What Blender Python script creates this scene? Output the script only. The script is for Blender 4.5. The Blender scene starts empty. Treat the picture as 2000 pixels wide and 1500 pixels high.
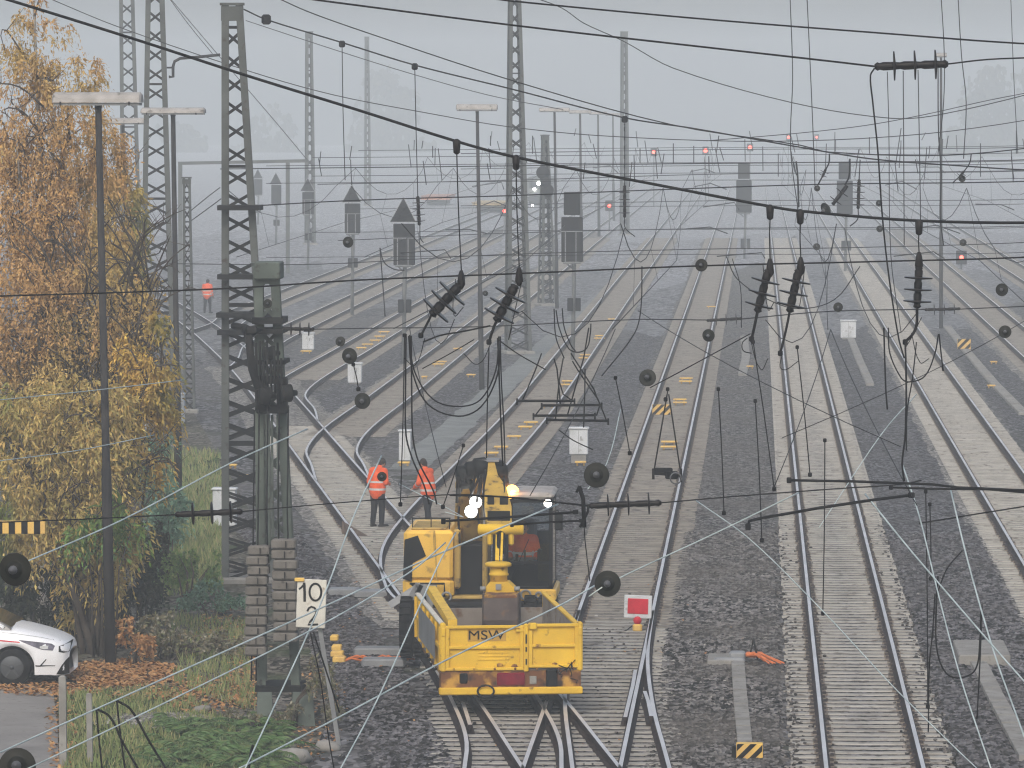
import bpy, math, random
from mathutils import Vector, Matrix, noise
R = math.radians
rnd = random.Random(11)
sc = bpy.context.scene
col = sc.collection
# ------------------------------------------------------------------ camera model (photograph is 2000 x 1500)
F = 10200.0                 # focal length in photograph pixels
H = 10.4                    # height of the footbridge camera above the ground
PITCH = math.atan(537.0 / F)
YAW = math.atan(480.0 / F * math.cos(PITCH))
_f = Vector((-math.sin(YAW) * math.cos(PITCH), math.cos(YAW) * math.cos(PITCH), -math.sin(PITCH)))
_r = Vector((math.cos(YAW), math.sin(YAW), 0))
_u = _r.cross(_f)
CAM = Vector((0, 0, H))
def ray(px, py):
    return _f + _r * ((px - 1000.0) / F) + _u * ((750.0 - py) / F)
def G(px, py, z=0.0):       # where the sight line meets the height z
    d = ray(px, py)
    return CAM + d * ((z - H) / d.z)
def S(px, py, Y):           # where the sight line meets the distance Y
    d = ray(px, py)
    return CAM + d * (Y / d.y)
def ZY(py):                 # distance of a ground point in row py
    return F * H / (py - 213.0)
cam = bpy.data.cameras.new('camera')
cam.sensor_width = 36.0
cam.lens = F / 2000.0 * 36.0
cam.clip_start = 1.0
cam.clip_end = 6000.0
camo = bpy.data.objects.new('camera', cam)
col.objects.link(camo)
camo.location = CAM
camo.rotation_euler = Matrix((_r, _u, -_f)).transposed().to_euler()
sc.camera = camo

# ------------------------------------------------------------------ materials
def mat(name, c1, c2=None, rough=0.85, metal=0.0, scale=3.0, bump=0.0, bscale=None, detail=6.0, lo=0.35, hi=0.65,
        c3=None, scale3=20.0, lo3=0.6, hi3=0.72, spec=0.12, island=None):
    m = bpy.data.materials.new(name)
    m.use_nodes = True
    nt = m.node_tree; N = nt.nodes; L = nt.links
    b = N['Principled BSDF']
    b.inputs['Roughness'].default_value = rough
    b.inputs['Metallic'].default_value = metal
    b.inputs['Specular IOR Level'].default_value = spec
    geo = N.new('ShaderNodeNewGeometry')
    def nz(s, d=detail):
        t = N.new('ShaderNodeTexNoise'); t.inputs['Scale'].default_value = s; t.inputs['Detail'].default_value = d
        L.new(geo.outputs['Position'], t.inputs['Vector']); return t
    def ramp(src, a, b_):
        r = N.new('ShaderNodeMapRange'); r.inputs['From Min'].default_value = a; r.inputs['From Max'].default_value = b_
        L.new(src, r.inputs['Value']); return r.outputs['Result']
    def mix(fac, a, b_):
        x = N.new('ShaderNodeMix'); x.data_type = 'RGBA'
        L.new(fac, x.inputs['Factor'])
        for sock, v in ((x.inputs['A'], a), (x.inputs['B'], b_)):
            if isinstance(v, tuple): sock.default_value = (*v, 1)
            else: L.new(v, sock)
        return x.outputs['Result']
    colr = c1
    if c2 is not None:
        colr = mix(ramp(nz(scale).outputs['Fac'], lo, hi), c1, c2)
    if c3 is not None:
        colr = mix(ramp(nz(scale3).outputs['Fac'], lo3, hi3), colr, c3)
    if island:
        cr = N.new('ShaderNodeValToRGB')
        L.new(geo.outputs['Random Per Island'], cr.inputs['Fac'])
        el = cr.color_ramp.elements
        for i, c in enumerate(island):
            e = el[i] if i < 2 else el.new(0.5)
            e.color = (*c, 1)
        for i in range(len(island)): el[i].position = i / max(1, len(island) - 1)
        if c2 is not None:
            colr = mix(ramp(nz(scale).outputs['Fac'], lo, hi), cr.outputs['Color'], colr)
        else:
            colr = cr.outputs['Color']
    if isinstance(colr, tuple): b.inputs['Base Color'].default_value = (*colr, 1)
    else: L.new(colr, b.inputs['Base Color'])
    if bump:
        t = nz(bscale or scale * 4, 8)
        bp = N.new('ShaderNodeBump'); bp.inputs['Strength'].default_value = bump; bp.inputs['Distance'].default_value = 0.03
        L.new(t.outputs['Fac'], bp.inputs['Height']); L.new(bp.outputs['Normal'], b.inputs['Normal'])
    return m
def emit(name, c, s):
    m = bpy.data.materials.new(name); m.use_nodes = True
    b = m.node_tree.nodes['Principled BSDF']
    b.inputs['Base Color'].default_value = (*c, 1)
    b.inputs['Emission Color'].default_value = (*c, 1); b.inputs['Emission Strength'].default_value = s
    return m
def gravel(name, dark, light, tint, amt=0.5, stone=14.0, big=0.18, lo=0.42, hi=0.62, c4=None):
    """loose stones: each Voronoi cell its own grey, large soft patches of a second tint, real bump"""
    m = bpy.data.materials.new(name); m.use_nodes = True
    nt = m.node_tree; N = nt.nodes; L = nt.links
    b = N['Principled BSDF']; b.inputs['Roughness'].default_value = 0.95; b.inputs['Specular IOR Level'].default_value = 0.05
    geo = N.new('ShaderNodeNewGeometry')
    v = N.new('ShaderNodeTexVoronoi'); v.inputs['Scale'].default_value = stone
    mpv = N.new('ShaderNodeMapping'); mpv.inputs['Scale'].default_value = (1, .42, 1); L.new(geo.outputs['Position'], mpv.inputs['Vector'])
    L.new(mpv.outputs['Vector'], v.inputs['Vector'])
    sep = N.new('ShaderNodeSeparateColor'); L.new(v.outputs['Color'], sep.inputs['Color'])
    r0 = N.new('ShaderNodeValToRGB'); L.new(sep.outputs['Red'], r0.inputs['Fac'])
    e = r0.color_ramp.elements
    e[0].color = (*dark, 1); e[0].position = 0.25; e[1].color = (*[min(.8, q * 1.55) for q in light], 1); e[1].position = 1.0
    n0 = N.new('ShaderNodeTexNoise'); n0.inputs['Scale'].default_value = 2.6; n0.inputs['Detail'].default_value = 9; n0.inputs['Roughness'].default_value = 0.75
    L.new(geo.outputs['Position'], n0.inputs['Vector'])
    mr0 = N.new('ShaderNodeMapRange'); mr0.inputs['From Min'].default_value = 0.3; mr0.inputs['From Max'].default_value = 0.7
    mr0.inputs['To Min'].default_value = 0.6; mr0.inputs['To Max'].default_value = 1.35
    L.new(n0.outputs['Fac'], mr0.inputs['Value'])
    mul = N.new('ShaderNodeMix'); mul.data_type = 'RGBA'; mul.blend_type = 'MULTIPLY'; mul.inputs['Factor'].default_value = 1
    L.new(r0.outputs['Color'], mul.inputs['A']); L.new(mr0.outputs['Result'], mul.inputs['B'])
    n1 = N.new('ShaderNodeTexNoise'); n1.inputs['Scale'].default_value = big; n1.inputs['Detail'].default_value = 7; n1.inputs['Roughness'].default_value = 0.62
    L.new(geo.outputs['Position'], n1.inputs['Vector'])
    mr = N.new('ShaderNodeMapRange'); mr.inputs['From Min'].default_value = lo; mr.inputs['From Max'].default_value = hi
    mr.inputs['To Max'].default_value = amt; L.new(n1.outputs['Fac'], mr.inputs['Value'])
    mx = N.new('ShaderNodeMix'); mx.data_type = 'RGBA'; L.new(mr.outputs['Result'], mx.inputs['Factor'])
    L.new(mul.outputs['Result'], mx.inputs['A']); mx.inputs['B'].default_value = (*tint, 1)
    out = mx.outputs['Result']
    if c4:
        n2 = N.new('ShaderNodeTexNoise'); n2.inputs['Scale'].default_value = 0.5; n2.inputs['Detail'].default_value = 8
        mp = N.new('ShaderNodeMapping'); mp.inputs['Location'].default_value = (31, 7, 3); L.new(geo.outputs['Position'], mp.inputs['Vector'])
        L.new(mp.outputs['Vector'], n2.inputs['Vector'])
        q = N.new('ShaderNodeMapRange'); q.inputs['From Min'].default_value = 0.55; q.inputs['From Max'].default_value = 0.68; q.inputs['To Max'].default_value = 0.8
        L.new(n2.outputs['Fac'], q.inputs['Value'])
        m2 = N.new('ShaderNodeMix'); m2.data_type = 'RGBA'; L.new(q.outputs['Result'], m2.inputs['Factor'])
        L.new(out, m2.inputs['A']); m2.inputs['B'].default_value = (*c4, 1); out = m2.outputs['Result']
    L.new(out, b.inputs['Base Color'])
    bp = N.new('ShaderNodeBump'); bp.inputs['Strength'].default_value = 0.9; bp.inputs['Distance'].default_value = 0.05
    L.new(v.outputs['Distance'], bp.inputs['Height']); L.new(bp.outputs['Normal'], b.inputs['Normal'])
    return m

M = {}
M['ballast'] = gravel('ballast_stone', (0.012, 0.0115, 0.011), (0.185, 0.174, 0.163), (0.105, 0.094, 0.080), 0.62)
M['ballast_dark'] = gravel('ballast_dark', (0.010, 0.010, 0.010), (0.15, 0.145, 0.148), (0.076, 0.071, 0.067), 0.5)
M['ballast_brown'] = gravel('ballast_brown', (0.018, 0.016, 0.015), (0.18, 0.167, 0.151), (0.105, 0.094, 0.082), 0.65, big=0.45)
M['ballast_pale'] = gravel('ballast_pale', (0.06, 0.056, 0.05), (0.30, 0.283, 0.255), (0.21, 0.195, 0.17), 0.65, big=0.5)
M['yard'] = gravel('yard_ground', (0.02, 0.02, 0.02), (0.16, 0.155, 0.155), (0.115, 0.108, 0.10), 0.7, stone=9, big=0.12, c4=(0.055, 0.06, 0.042))
M['soil'] = gravel('weedy_soil', (0.02, 0.018, 0.014), (0.16, 0.145, 0.12), (0.085, 0.08, 0.055), 0.8, stone=11, big=0.4, c4=(0.05, 0.07, 0.03))
M['path'] = mat('concrete_path', (0.24, 0.248, 0.235), (0.165, 0.17, 0.158), scale=0.9, c3=(0.14, 0.15, 0.12), scale3=2.5, lo3=0.55, hi3=0.7, bump=0.2, bscale=12)
M['drive'] = mat('driveway_tar', (0.20, 0.19, 0.175), (0.27, 0.255, 0.235), scale=0.8, c3=(0.13, 0.12, 0.10), scale3=6, bump=0.3, bscale=40)
M['sleeper'] = mat('sleeper_concrete', (0.42, 0.40, 0.352), (0.295, 0.276, 0.238), scale=1.3, c3=(0.12, 0.10, 0.082), scale3=5, lo3=0.56, hi3=0.72, rough=0.9, bump=0.15, bscale=40)
M['sleeper_worn'] = mat('sleeper_worn', (0.27, 0.247, 0.21), (0.19, 0.172, 0.147), scale=1.2, c3=(0.09, 0.08, 0.07), scale3=4, lo3=0.55, hi3=0.7, rough=0.95)
M['stain'] = mat('sleeper_rust_stain', (0.17, 0.135, 0.105), (0.26, 0.225, 0.18), scale=6, rough=0.95)
M['clip'] = mat('rail_clip', (0.03, 0.026, 0.025), (0.06, 0.045, 0.038), scale=20, rough=0.7)
M['rust'] = mat('rail_rust', (0.022, 0.017, 0.018), (0.045, 0.032, 0.029), scale=4, rough=0.8)
M['steel'] = mat('rail_steel', (0.94, 0.90, 0.85), (0.79, 0.75, 0.70), scale=0.6, rough=0.56, metal=0.9)
M['yard_haze_a'] = gravel('gravel_haze_pale', (0.05, 0.05, 0.05), (0.21, 0.21, 0.215), (0.17, 0.17, 0.17), 0.6, stone=5, big=0.05)  # three gravels, each paler: distance haze put into the colour
M['yard_haze_b'] = gravel('gravel_haze_paler', (0.10, 0.10, 0.10), (0.30, 0.30, 0.31), (0.24, 0.245, 0.25), 0.6, stone=5, big=0.05)
M['yard_haze_far'] = gravel('gravel_haze_palest', (0.15, 0.153, 0.155), (0.37, 0.375, 0.38), (0.29, 0.295, 0.30), 0.6, stone=5, big=0.05)
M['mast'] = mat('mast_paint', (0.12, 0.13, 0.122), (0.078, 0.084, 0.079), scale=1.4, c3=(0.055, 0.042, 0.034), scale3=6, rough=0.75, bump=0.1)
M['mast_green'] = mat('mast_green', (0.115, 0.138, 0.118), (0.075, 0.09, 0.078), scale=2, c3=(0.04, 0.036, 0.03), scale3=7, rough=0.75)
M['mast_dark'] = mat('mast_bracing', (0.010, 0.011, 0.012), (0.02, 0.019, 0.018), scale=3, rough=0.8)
M['galv'] = mat('galvanised', (0.30, 0.31, 0.31), (0.22, 0.225, 0.23), scale=2.5, rough=0.6, metal=0.35)
M['pole'] = mat('lamp_pole', (0.024, 0.023, 0.024), (0.045, 0.042, 0.04), scale=2, rough=0.8)
M['lampwhite'] = mat('lamp_shell', (0.42, 0.40, 0.37), (0.30, 0.28, 0.255), scale=3, c3=(0.13, 0.12, 0.10), scale3=5, rough=0.6)
M['wire'] = mat('wire_dark', (0.005, 0.005, 0.006), (0.010, 0.010, 0.010), scale=3, rough=0.7)
M['wirepale'] = mat('wire_patina', (0.62, 0.70, 0.67), (0.42, 0.49, 0.465), scale=1.4, rough=0.5)
M['porcelain'] = mat('insulator_glaze', (0.010, 0.008, 0.0075), (0.016, 0.013, 0.012), scale=6, rough=0.35)
M['bell'] = mat('insulator_green', (0.011, 0.012, 0.009), (0.020, 0.020, 0.015), scale=6, rough=0.4)
M['fitting'] = mat('clamp_metal', (0.16, 0.165, 0.17), (0.09, 0.09, 0.095), scale=9, rough=0.6, metal=0.4)
M['sigblack'] = mat('signal_black', (0.004, 0.004, 0.005), (0.008, 0.008, 0.009), scale=3, rough=0.65)
M['sigedge'] = mat('signal_edge', (0.45, 0.47, 0.48), (0.36, 0.37, 0.38), scale=4, rough=0.6)
M['sigpole'] = mat('signal_pole', (0.20, 0.21, 0.21), (0.14, 0.145, 0.145), scale=2, rough=0.7)
M['white'] = mat('cabinet_white', (0.62, 0.64, 0.65), (0.50, 0.52, 0.52), scale=2.2, c3=(0.30, 0.30, 0.28), scale3=6, rough=0.6)
M['yellow'] = mat('safety_yellow', (0.72, 0.46, 0.07), (0.58, 0.36, 0.05), scale=4, rough=0.6)
M['balise'] = mat('balise_yellow', (0.80, 0.52, 0.12), (0.66, 0.42, 0.13), scale=3, rough=0.7)
M['black'] = mat('black_paint', (0.006, 0.006, 0.006), (0.012, 0.011, 0.010), scale=5, rough=0.7)
M['orangecable'] = mat('orange_cable', (0.70, 0.20, 0.06), (0.55, 0.16, 0.06), scale=6, rough=0.6)
M['redlampoff'] = mat('rear_lamp_red', (0.20, 0.012, 0.025), (0.14, 0.01, 0.02), scale=8, rough=.4)
M['red'] = mat('board_red', (0.62, 0.025, 0.045), (0.5, 0.02, 0.035), scale=5, rough=0.5)
M['conc'] = mat('weathered_concrete', (0.30, 0.29, 0.265), (0.22, 0.21, 0.19), scale=2.5, c3=(0.12, 0.115, 0.095), scale3=7, rough=0.95, bump=0.2)
M['weight'] = mat('weight_block', (0.125, 0.115, 0.10), (0.18, 0.167, 0.147), scale=4, c3=(0.06, 0.058, 0.05), scale3=12, rough=0.95, bump=0.3)

# ------------------------------------------------------------------ mesh builder
class MB:
    def __init__(s):
        s.v = []; s.f = []; s.m = []; s.s = []
    def add(s, vs, fs, mi=0, sm=False):
        o = len(s.v)
        s.v += [tuple(p) for p in vs]
        for q in fs:
            s.f.append([i + o for i in q]); s.m.append(mi); s.s.append(sm)
        return s
    def box(s, c, d, rot=None, mi=0, taper=1.0):
        x, y, z = d[0] / 2, d[1] / 2, d[2] / 2
        vs = []
        for k in (-1, 1):
            t = taper if k > 0 else 1.0
            vs += [Vector((-x * t, -y * t, k * z)), Vector((x * t, -y * t, k * z)), Vector((x * t, y * t, k * z)), Vector((-x * t, y * t, k * z))]
        if rot is not None:
            if not isinstance(rot, Matrix): rot = Matrix.Rotation(rot, 3, 'Z')
            vs = [rot @ q for q in vs]
        c = Vector(c)
        return s.add([q + c for q in vs], [(3, 2, 1, 0), (4, 5, 6, 7), (0, 1, 5, 4), (1, 2, 6, 5), (2, 3, 7, 6), (3, 0, 4, 7)], mi)
    def rbox(s, c, d, b=0.03, rot=None, mi=0):
        """box with chamfered edges"""
        x, y, z = d[0] / 2, d[1] / 2, d[2] / 2
        b = min(b, x * .9, y * .9, z * .9)
        rings = []
        for (zz, k) in ((-z, b), (-z + b, 0), (z - b, 0), (z, b)):
            X, Y = x - k, y - k
            c_ = min(b, X * .9, Y * .9)
            rings.append([Vector(p) for p in ((-X + c_, -Y, zz), (X - c_, -Y, zz), (X, -Y + c_, zz), (X, Y - c_, zz), (X - c_, Y, zz), (-X + c_, Y, zz), (-X, Y - c_, zz), (-X, -Y + c_, zz))])
        vs = [p for r_ in rings for p in r_]
        fs = [tuple(range(7, -1, -1)), tuple(range(24, 32))]
        for k in range(3):
            for i in range(8):
                j = (i + 1) % 8
                fs.append((k * 8 + i, k * 8 + j, k * 8 + 8 + j, k * 8 + 8 + i))
        if rot is not None:
            if not isinstance(rot, Matrix): rot = Matrix.Rotation(rot, 3, 'Z')
            vs = [rot @ q for q in vs]
        c = Vector(c)
        return s.add([q + c for q in vs], fs, mi)
    def bar(s, a, b, w, h=None, mi=0, up=(0, 0, 1)):
        a = Vector(a); b = Vector(b); d = (b - a).normalized()
        u = Vector(up)
        if abs(d.dot(u)) > 0.98: u = Vector((0, 1, 0))
        x = d.cross(u).normalized(); y = x.cross(d)
        h = h or w
        x *= w / 2; y *= h / 2
        return s.add([a - x - y, a + x - y, a + x + y, a - x + y, b - x - y, b + x - y, b + x + y, b - x + y],
                     [(3, 2, 1, 0), (4, 5, 6, 7), (0, 1, 5, 4), (1, 2, 6, 5), (2, 3, 7, 6), (3, 0, 4, 7)], mi)
    def tube(s, pts, r, n=6, mi=0, sm=True, cap=True):
        pts = [Vector(p) for p in pts]
        k = len(pts)
        rs = r if isinstance(r, (list, tuple)) else [r] * k
        t0 = (pts[1] - pts[0]).normalized()
        x = t0.orthogonal().normalized()
        vs = []
        for i, p in enumerate(pts):
            t = (pts[min(i + 1, k - 1)] - pts[max(i - 1, 0)])
            t = t.normalized() if t.length > 1e-9 else t0
            x = x - t * x.dot(t)
            x = x.normalized() if x.length > 1e-6 else t.orthogonal().normalized()
            y = t.cross(x)
            for j in range(n):
                a = 2 * math.pi * j / n
                vs.append(p + (x * math.cos(a) + y * math.sin(a)) * rs[i])
        fs = []
        for i in range(k - 1):
            for j in range(n):
                j2 = (j + 1) % n
                fs.append((i * n + j, i * n + j2, (i + 1) * n + j2, (i + 1) * n + j))
        s.add(vs, fs, mi, sm)
        if cap:
            o = len(s.v) - len(vs)
            s.f.append([o + j for j in range(n - 1, -1, -1)]); s.m.append(mi); s.s.append(False)
            s.f.append([o + (k - 1) * n + j for j in range(n)]); s.m.append(mi); s.s.append(False)
        return s
    def lathe(s, prof, a, b, n=12, mi=0, sm=True):
        """profile [(t along a->b in metres, radius)]"""
        a = Vector(a); d = (Vector(b) - a).normalized()
        pts = [a + d * t for t, _ in prof]
        x = d.orthogonal().normalized(); y = d.cross(x)
        vs = []
        for (t, r_), p in zip(prof, pts):
            for j in range(n):
                q = 2 * math.pi * j / n
                vs.append(p + (x * math.cos(q) + y * math.sin(q)) * max(r_, 1e-4))
        fs = []
        for i in range(len(prof) - 1):
            for j in range(n):
                j2 = (j + 1) % n
                fs.append((i * n + j, i * n + j2, (i + 1) * n + j2, (i + 1) * n + j))
        fs.append(tuple(range(n - 1, -1, -1))); fs.append(tuple((len(prof) - 1) * n + j for j in range(n)))
        return s.add(vs, fs, mi, sm)
    def ball(s, c, r, n=8, mi=0, sz=(1, 1, 1)):
        c = Vector(c); vs = []; fs = []
        m_ = max(4, n // 2)
        for i in range(m_ + 1):
            th = math.pi * i / m_
            for j in range(n):
                ph = 2 * math.pi * j / n
                vs.append(c + Vector((math.sin(th) * math.cos(ph) * r * sz[0], math.sin(th) * math.sin(ph) * r * sz[1], math.cos(th) * r * sz[2])))
        for i in range(m_):
            for j in range(n):
                j2 = (j + 1) % n
                fs.append((i * n + j, (i + 1) * n + j, (i + 1) * n + j2, i * n + j2))
        return s.add(vs, fs, mi, True)
    def prism(s, poly, n, t, mi=0):
        """polygon of 3D points given thickness t along direction n"""
        n = Vector(n).normalized() * t; k = len(poly)
        vs = [Vector(p) for p in poly] + [Vector(p) + n for p in poly]
        fs = [tuple(range(k - 1, -1, -1)), tuple(range(k, 2 * k))] + [(i, (i + 1) % k, k + (i + 1) % k, k + i) for i in range(k)]
        return s.add(vs, fs, mi)
    def build(s, name, mats, parent=None, fix=True):
        me = bpy.data.meshes.new(name)
        off = parent.location if parent is not None else None
        vs = s.v
        if off is not None and off.length > 0:
            ox, oy, oz = off
            q = parent
            vs = [(x - ox, y - oy, z - oz) for x, y, z in vs]
        me.from_pydata(vs, [], s.f)
        if not isinstance(mats, (list, tuple)): mats = [mats]
        for m_ in mats: me.materials.append(m_)
        me.polygons.foreach_set('material_index', s.m)
        me.polygons.foreach_set('use_smooth', s.s)
        me.update()
        o = bpy.data.objects.new(name, me); col.objects.link(o)
        if parent is not None: o.parent = parent
        return o
def sub(o_parent, mb, name, mats):
    """a sub-part: its parent is a part that already sits in its thing's space"""
    root = o_parent.parent
    off = root.location.copy()
    mb.v = [(x - off.x, y - off.y, z - off.z) for x, y, z in mb.v]
    o = mb.build(name, mats); o.parent = o_parent
    return o
def tag(o, label=None, cat=None, group=None, kind=None):
    if label: o['label'] = label
    if cat: o['category'] = cat
    if group: o['group'] = group
    if kind: o['kind'] = kind
    return o
def empty(name, loc, label, cat, group=None):
    o = bpy.data.objects.new(name, None); col.objects.link(o)
    o.location = Vector(loc); o.empty_display_size = 0.3
    return tag(o, label, cat, group)
def kids(o): return [c for c in bpy.data.objects if c.parent == o]
def copy_tree(o, kidmap, parent=None):
    c = o.copy(); col.objects.link(c)
    if parent is not None: c.parent = parent
    for ch in kidmap.get(o, []): copy_tree(ch, kidmap, c)
    return c
def kmap(root):
    d = {}
    for o in bpy.data.objects:
        if o.parent is not None: d.setdefault(o.parent, []).append(o)
    return d
def structure(o): o['kind'] = 'structure'; return o
HAZE = 0.0014; HAZECOL = (0.93, 0.982, 0.985, 1); EXPOSURE = 0.2
# ------------------------------------------------------------------ world, sun, air
w = bpy.data.worlds.new('World'); sc.world = w; w.use_nodes = True
nt = w.node_tree; N = nt.nodes; L = nt.links
sky = N.new('ShaderNodeTexSky'); sky.sky_type = 'NISHITA'; sky.sun_disc = False
SUN_EL, SUN_AZ = R(42), R(190)
sky.sun_elevation = SUN_EL; sky.sun_rotation = SUN_AZ
sky.dust_density = 4.0; sky.ozone_density = 1.0
hs = N.new('ShaderNodeHueSaturation'); hs.inputs['Saturation'].default_value = 0.85
L.new(sky.outputs['Color'], hs.inputs['Color'])
bg = N['Background']; L.new(hs.outputs['Color'], bg.inputs['Color']); bg.inputs['Strength'].default_value = 0.15
sl = bpy.data.lights.new('sun', 'SUN'); sl.energy = 0.8; sl.angle = R(25); sl.color = (1.0, 0.985, 0.965)
so = bpy.data.objects.new('sun', sl); col.objects.link(so)
_sd = Vector((math.sin(SUN_AZ) * math.cos(SUN_EL), math.cos(SUN_AZ) * math.cos(SUN_EL), math.sin(SUN_EL)))
so.rotation_euler = (-_sd).to_track_quat('-Z', 'Y').to_euler()
so.location = (0, 0, 60)
FAR = 1500.0
hz = MB().box((0, FAR / 2 - 30, 15.0), (600, FAR + 200, 32)).build('haze', [])
tag(hz, None, None, None, 'stuff')
hm = bpy.data.materials.new('haze_air'); hm.use_nodes = True
hn = hm.node_tree; hn.nodes.clear()
ho = hn.nodes.new('ShaderNodeOutputMaterial'); pv = hn.nodes.new('ShaderNodeVolumePrincipled')
pv.inputs['Color'].default_value = HAZECOL; pv.inputs['Density'].default_value = HAZE
pv.inputs['Anisotropy'].default_value = 0.0
pv.inputs['Density Attribute'].default_value = ''
hn.links.new(pv.outputs['Volume'], ho.inputs['Volume'])
hz.data.materials.append(hm)
sc.view_settings.view_transform = 'Standard'; sc.view_settings.look = 'None'
sc.view_settings.exposure = EXPOSURE; sc.view_settings.gamma = 1.0
cy = sc.cycles
cy.use_denoising = True
cy.denoiser = 'OPENIMAGEDENOISE'
cy.volume_bounces = 3; cy.max_bounces = 10; cy.transparent_max_bounces = 12
cy.volume_step_rate = 1.0; cy.use_adaptive_sampling = True; cy.adaptive_threshold = 0.01
cy.sample_clamp_indirect = 6.0
cy.pixel_filter_type = 'BLACKMAN_HARRIS'; cy.filter_width = 1.2
sc.render.film_transparent = False

# ------------------------------------------------------------------ ground sheets
def sheet(name, poly, z, m):
    mb = MB(); mb.add([(x, y, z) for x, y in poly], [tuple(range(len(poly)))])
    return structure(mb.build(name, m))
def strip(name, xf, y0, y1, half, z, m, jag=0.12, step=0.7):
    """a band of ground along a path x=xf(y), its edges ragged"""
    mb = MB(); vs = []; fs = []; y = y0; k = 0; rr = random.Random(int(y0 * 13 + xf(200) * 7))
    while y < y1:
        a = rr.uniform(-jag, jag); b = rr.uniform(-jag, jag)
        h0, h1 = half if isinstance(half, tuple) else (half, half)
        vs += [(xf(y) - h0 + a, y, z), (xf(y) + h1 + b, y, z)]
        if k: fs.append((2 * k - 2, 2 * k - 1, 2 * k + 1, 2 * k))
        k += 1; y += step * (1 + max(0, y - 110) / 60)
    mb.add(vs, fs)
    return structure(mb.build(name, m))
def relief(name, xf, y0, y1, h0, h1, z, m, amp=.035, dx=.055, dy=.075):
    """near ballast as a real rough surface of stones"""
    mb = MB(); rr = random.Random(int(y0 * 7 + h0 * 100)); nx = int((h0 + h1) / dx) + 1; ny = int((y1 - y0) / dy)
    vs = []; fs = []
    for j in range(ny + 1):
        y = y0 + j * dy; c = xf(y); e0 = rr.uniform(-.1, .1); e1 = rr.uniform(-.1, .1)
        for i in range(nx + 1):
            t = i / nx; edge = 0 if i in (0, nx) else 1
            vs.append((c - h0 + (h0 + h1) * t + rr.uniform(-.02, .02) + (e0 if i == 0 else e1 if i == nx else 0), y + rr.uniform(-.025, .025), z + (rr.uniform(-.3, 1) * amp if edge else -.02)))
    for j in range(ny):
        for i in range(nx):
            a = j * (nx + 1) + i; fs.append((a, a + 1, a + nx + 2, a + nx + 1))
    mb.add(vs, fs); return structure(mb.build(name, m))
sheet('ground', [(-200, -20), (200, -20), (200, FAR - 10), (-200, FAR - 10)], 0.0, M['yard'])

# ------------------------------------------------------------------ railway tracks
GAUGE = 0.7525
PROF = [(-.085, .03), (.085, .03), (.085, .05), (.018, .075), (.014, .14), (.037, .155), (.037, .195), (.033, .203), (-.033, .203), (-.037, .195), (-.037, .155), (-.014, .14), (-.018, .075), (-.085, .05)]
def smooth(pts, n=6):
    out = []
    P = [Vector(p) for p in pts]
    for i in range(len(P) - 1):
        p0 = P[max(i - 1, 0)]; p1 = P[i]; p2 = P[i + 1]; p3 = P[min(i + 2, len(P) - 1)]
        m1 = (p2 - p0) * .5; m2 = (p3 - p1) * .5
        # tangents scaled for uneven spacing
        d = (p2 - p1).length
        m1 = m1.normalized() * d if m1.length > 0 else m1
        m2 = m2.normalized() * d if m2.length > 0 else m2
        for k in range(n):
            t = k / n
            out.append(p1 * (2 * t**3 - 3 * t**2 + 1) + m1 * (t**3 - 2 * t**2 + t) + p2 * (-2 * t**3 + 3 * t**2) + m2 * (t**3 - t**2))
    out.append(P[-1])
    return out
def rail_mesh(path):
    """sweep the rail profile along ground points"""
    mb = MB(); k = len(path); n = len(PROF); vs = []; fs = []; ms = []
    for i, p in enumerate(path):
        t = (path[min(i + 1, k - 1)] - path[max(i - 1, 0)]).normalized()
        x = Vector((t.y, -t.x, 0))
        for a, b in PROF: vs.append(Vector((p.x, p.y, 0)) + x * a + Vector((0, 0, b)))
    mb.add(vs, [])
    for i in range(k - 1):
        for j in range(n):
            j2 = (j + 1) % n
            mb.f.append([i * n + j, i * n + j2, (i + 1) * n + j2, (i + 1) * n + j]); mb.m.append(1 if j == 7 else 0); mb.s.append(False)
    mb.f.append(list(range(n - 1, -1, -1))); mb.m.append(0); mb.s.append(False)
    mb.f.append([(k - 1) * n + j for j in range(n)]); mb.m.append(0); mb.s.append(False)
    return mb
def offset(path, d):
    k = len(path); out = []
    for i, p in enumerate(path):
        t = (path[min(i + 1, k - 1)] - path[max(i - 1, 0)]).normalized()
        out.append(p + Vector((t.y, -t.x, 0)) * d)
    return out
_slp = {}
def sleeper_mesh(length, m='sleeper'):
    key = (round(length, 2), m)
    if key in _slp: return _slp[key]
    h = length / 2
    mb = MB()
    # trapezoid concrete beam, top a little hollow in the middle
    sec = [(-h, .03), (-h + .18, .045), (-.91, .046), (-.59, .046), (0, .034), (.59, .046), (.91, .046), (h - .18, .045), (h, .03)] if length < 3 else [(-h, .03), (-h + .18, .045), (-.45 * h, .045), (-.2 * h, .042), (0, .042), (.2 * h, .042), (.45 * h, .045), (h - .18, .045), (h, .03)]
    vs = []
    for x, z in sec: vs += [(x, -.165, -.05), (x, -.128, z), (x, .128, z), (x, .165, -.05)]
    fs = [(0, 1, 2, 3), (32, 35, 34, 33)]
    for i in range(8):
        a = i * 4
        for j in range(3): fs.append((a + j, a + 4 + j, a + 5 + j, a + 1 + j))
    mb.add(vs, fs)
    if length < 3:
        for i in (2, 5):
            for j in range(3): mb.m[2 + i * 3 + j] = 2
        for sx in (-GAUGE, GAUGE):
            for d in (-.105, .105): mb.box((sx + d, 0, .058), (.075, .17, .05), mi=1, taper=.7)
    me = mb.build('sleeper_master', [M[m], M['clip'], M['stain']])
    d = me.data; bpy.data.objects.remove(me)
    _slp[key] = d
    return d
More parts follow.
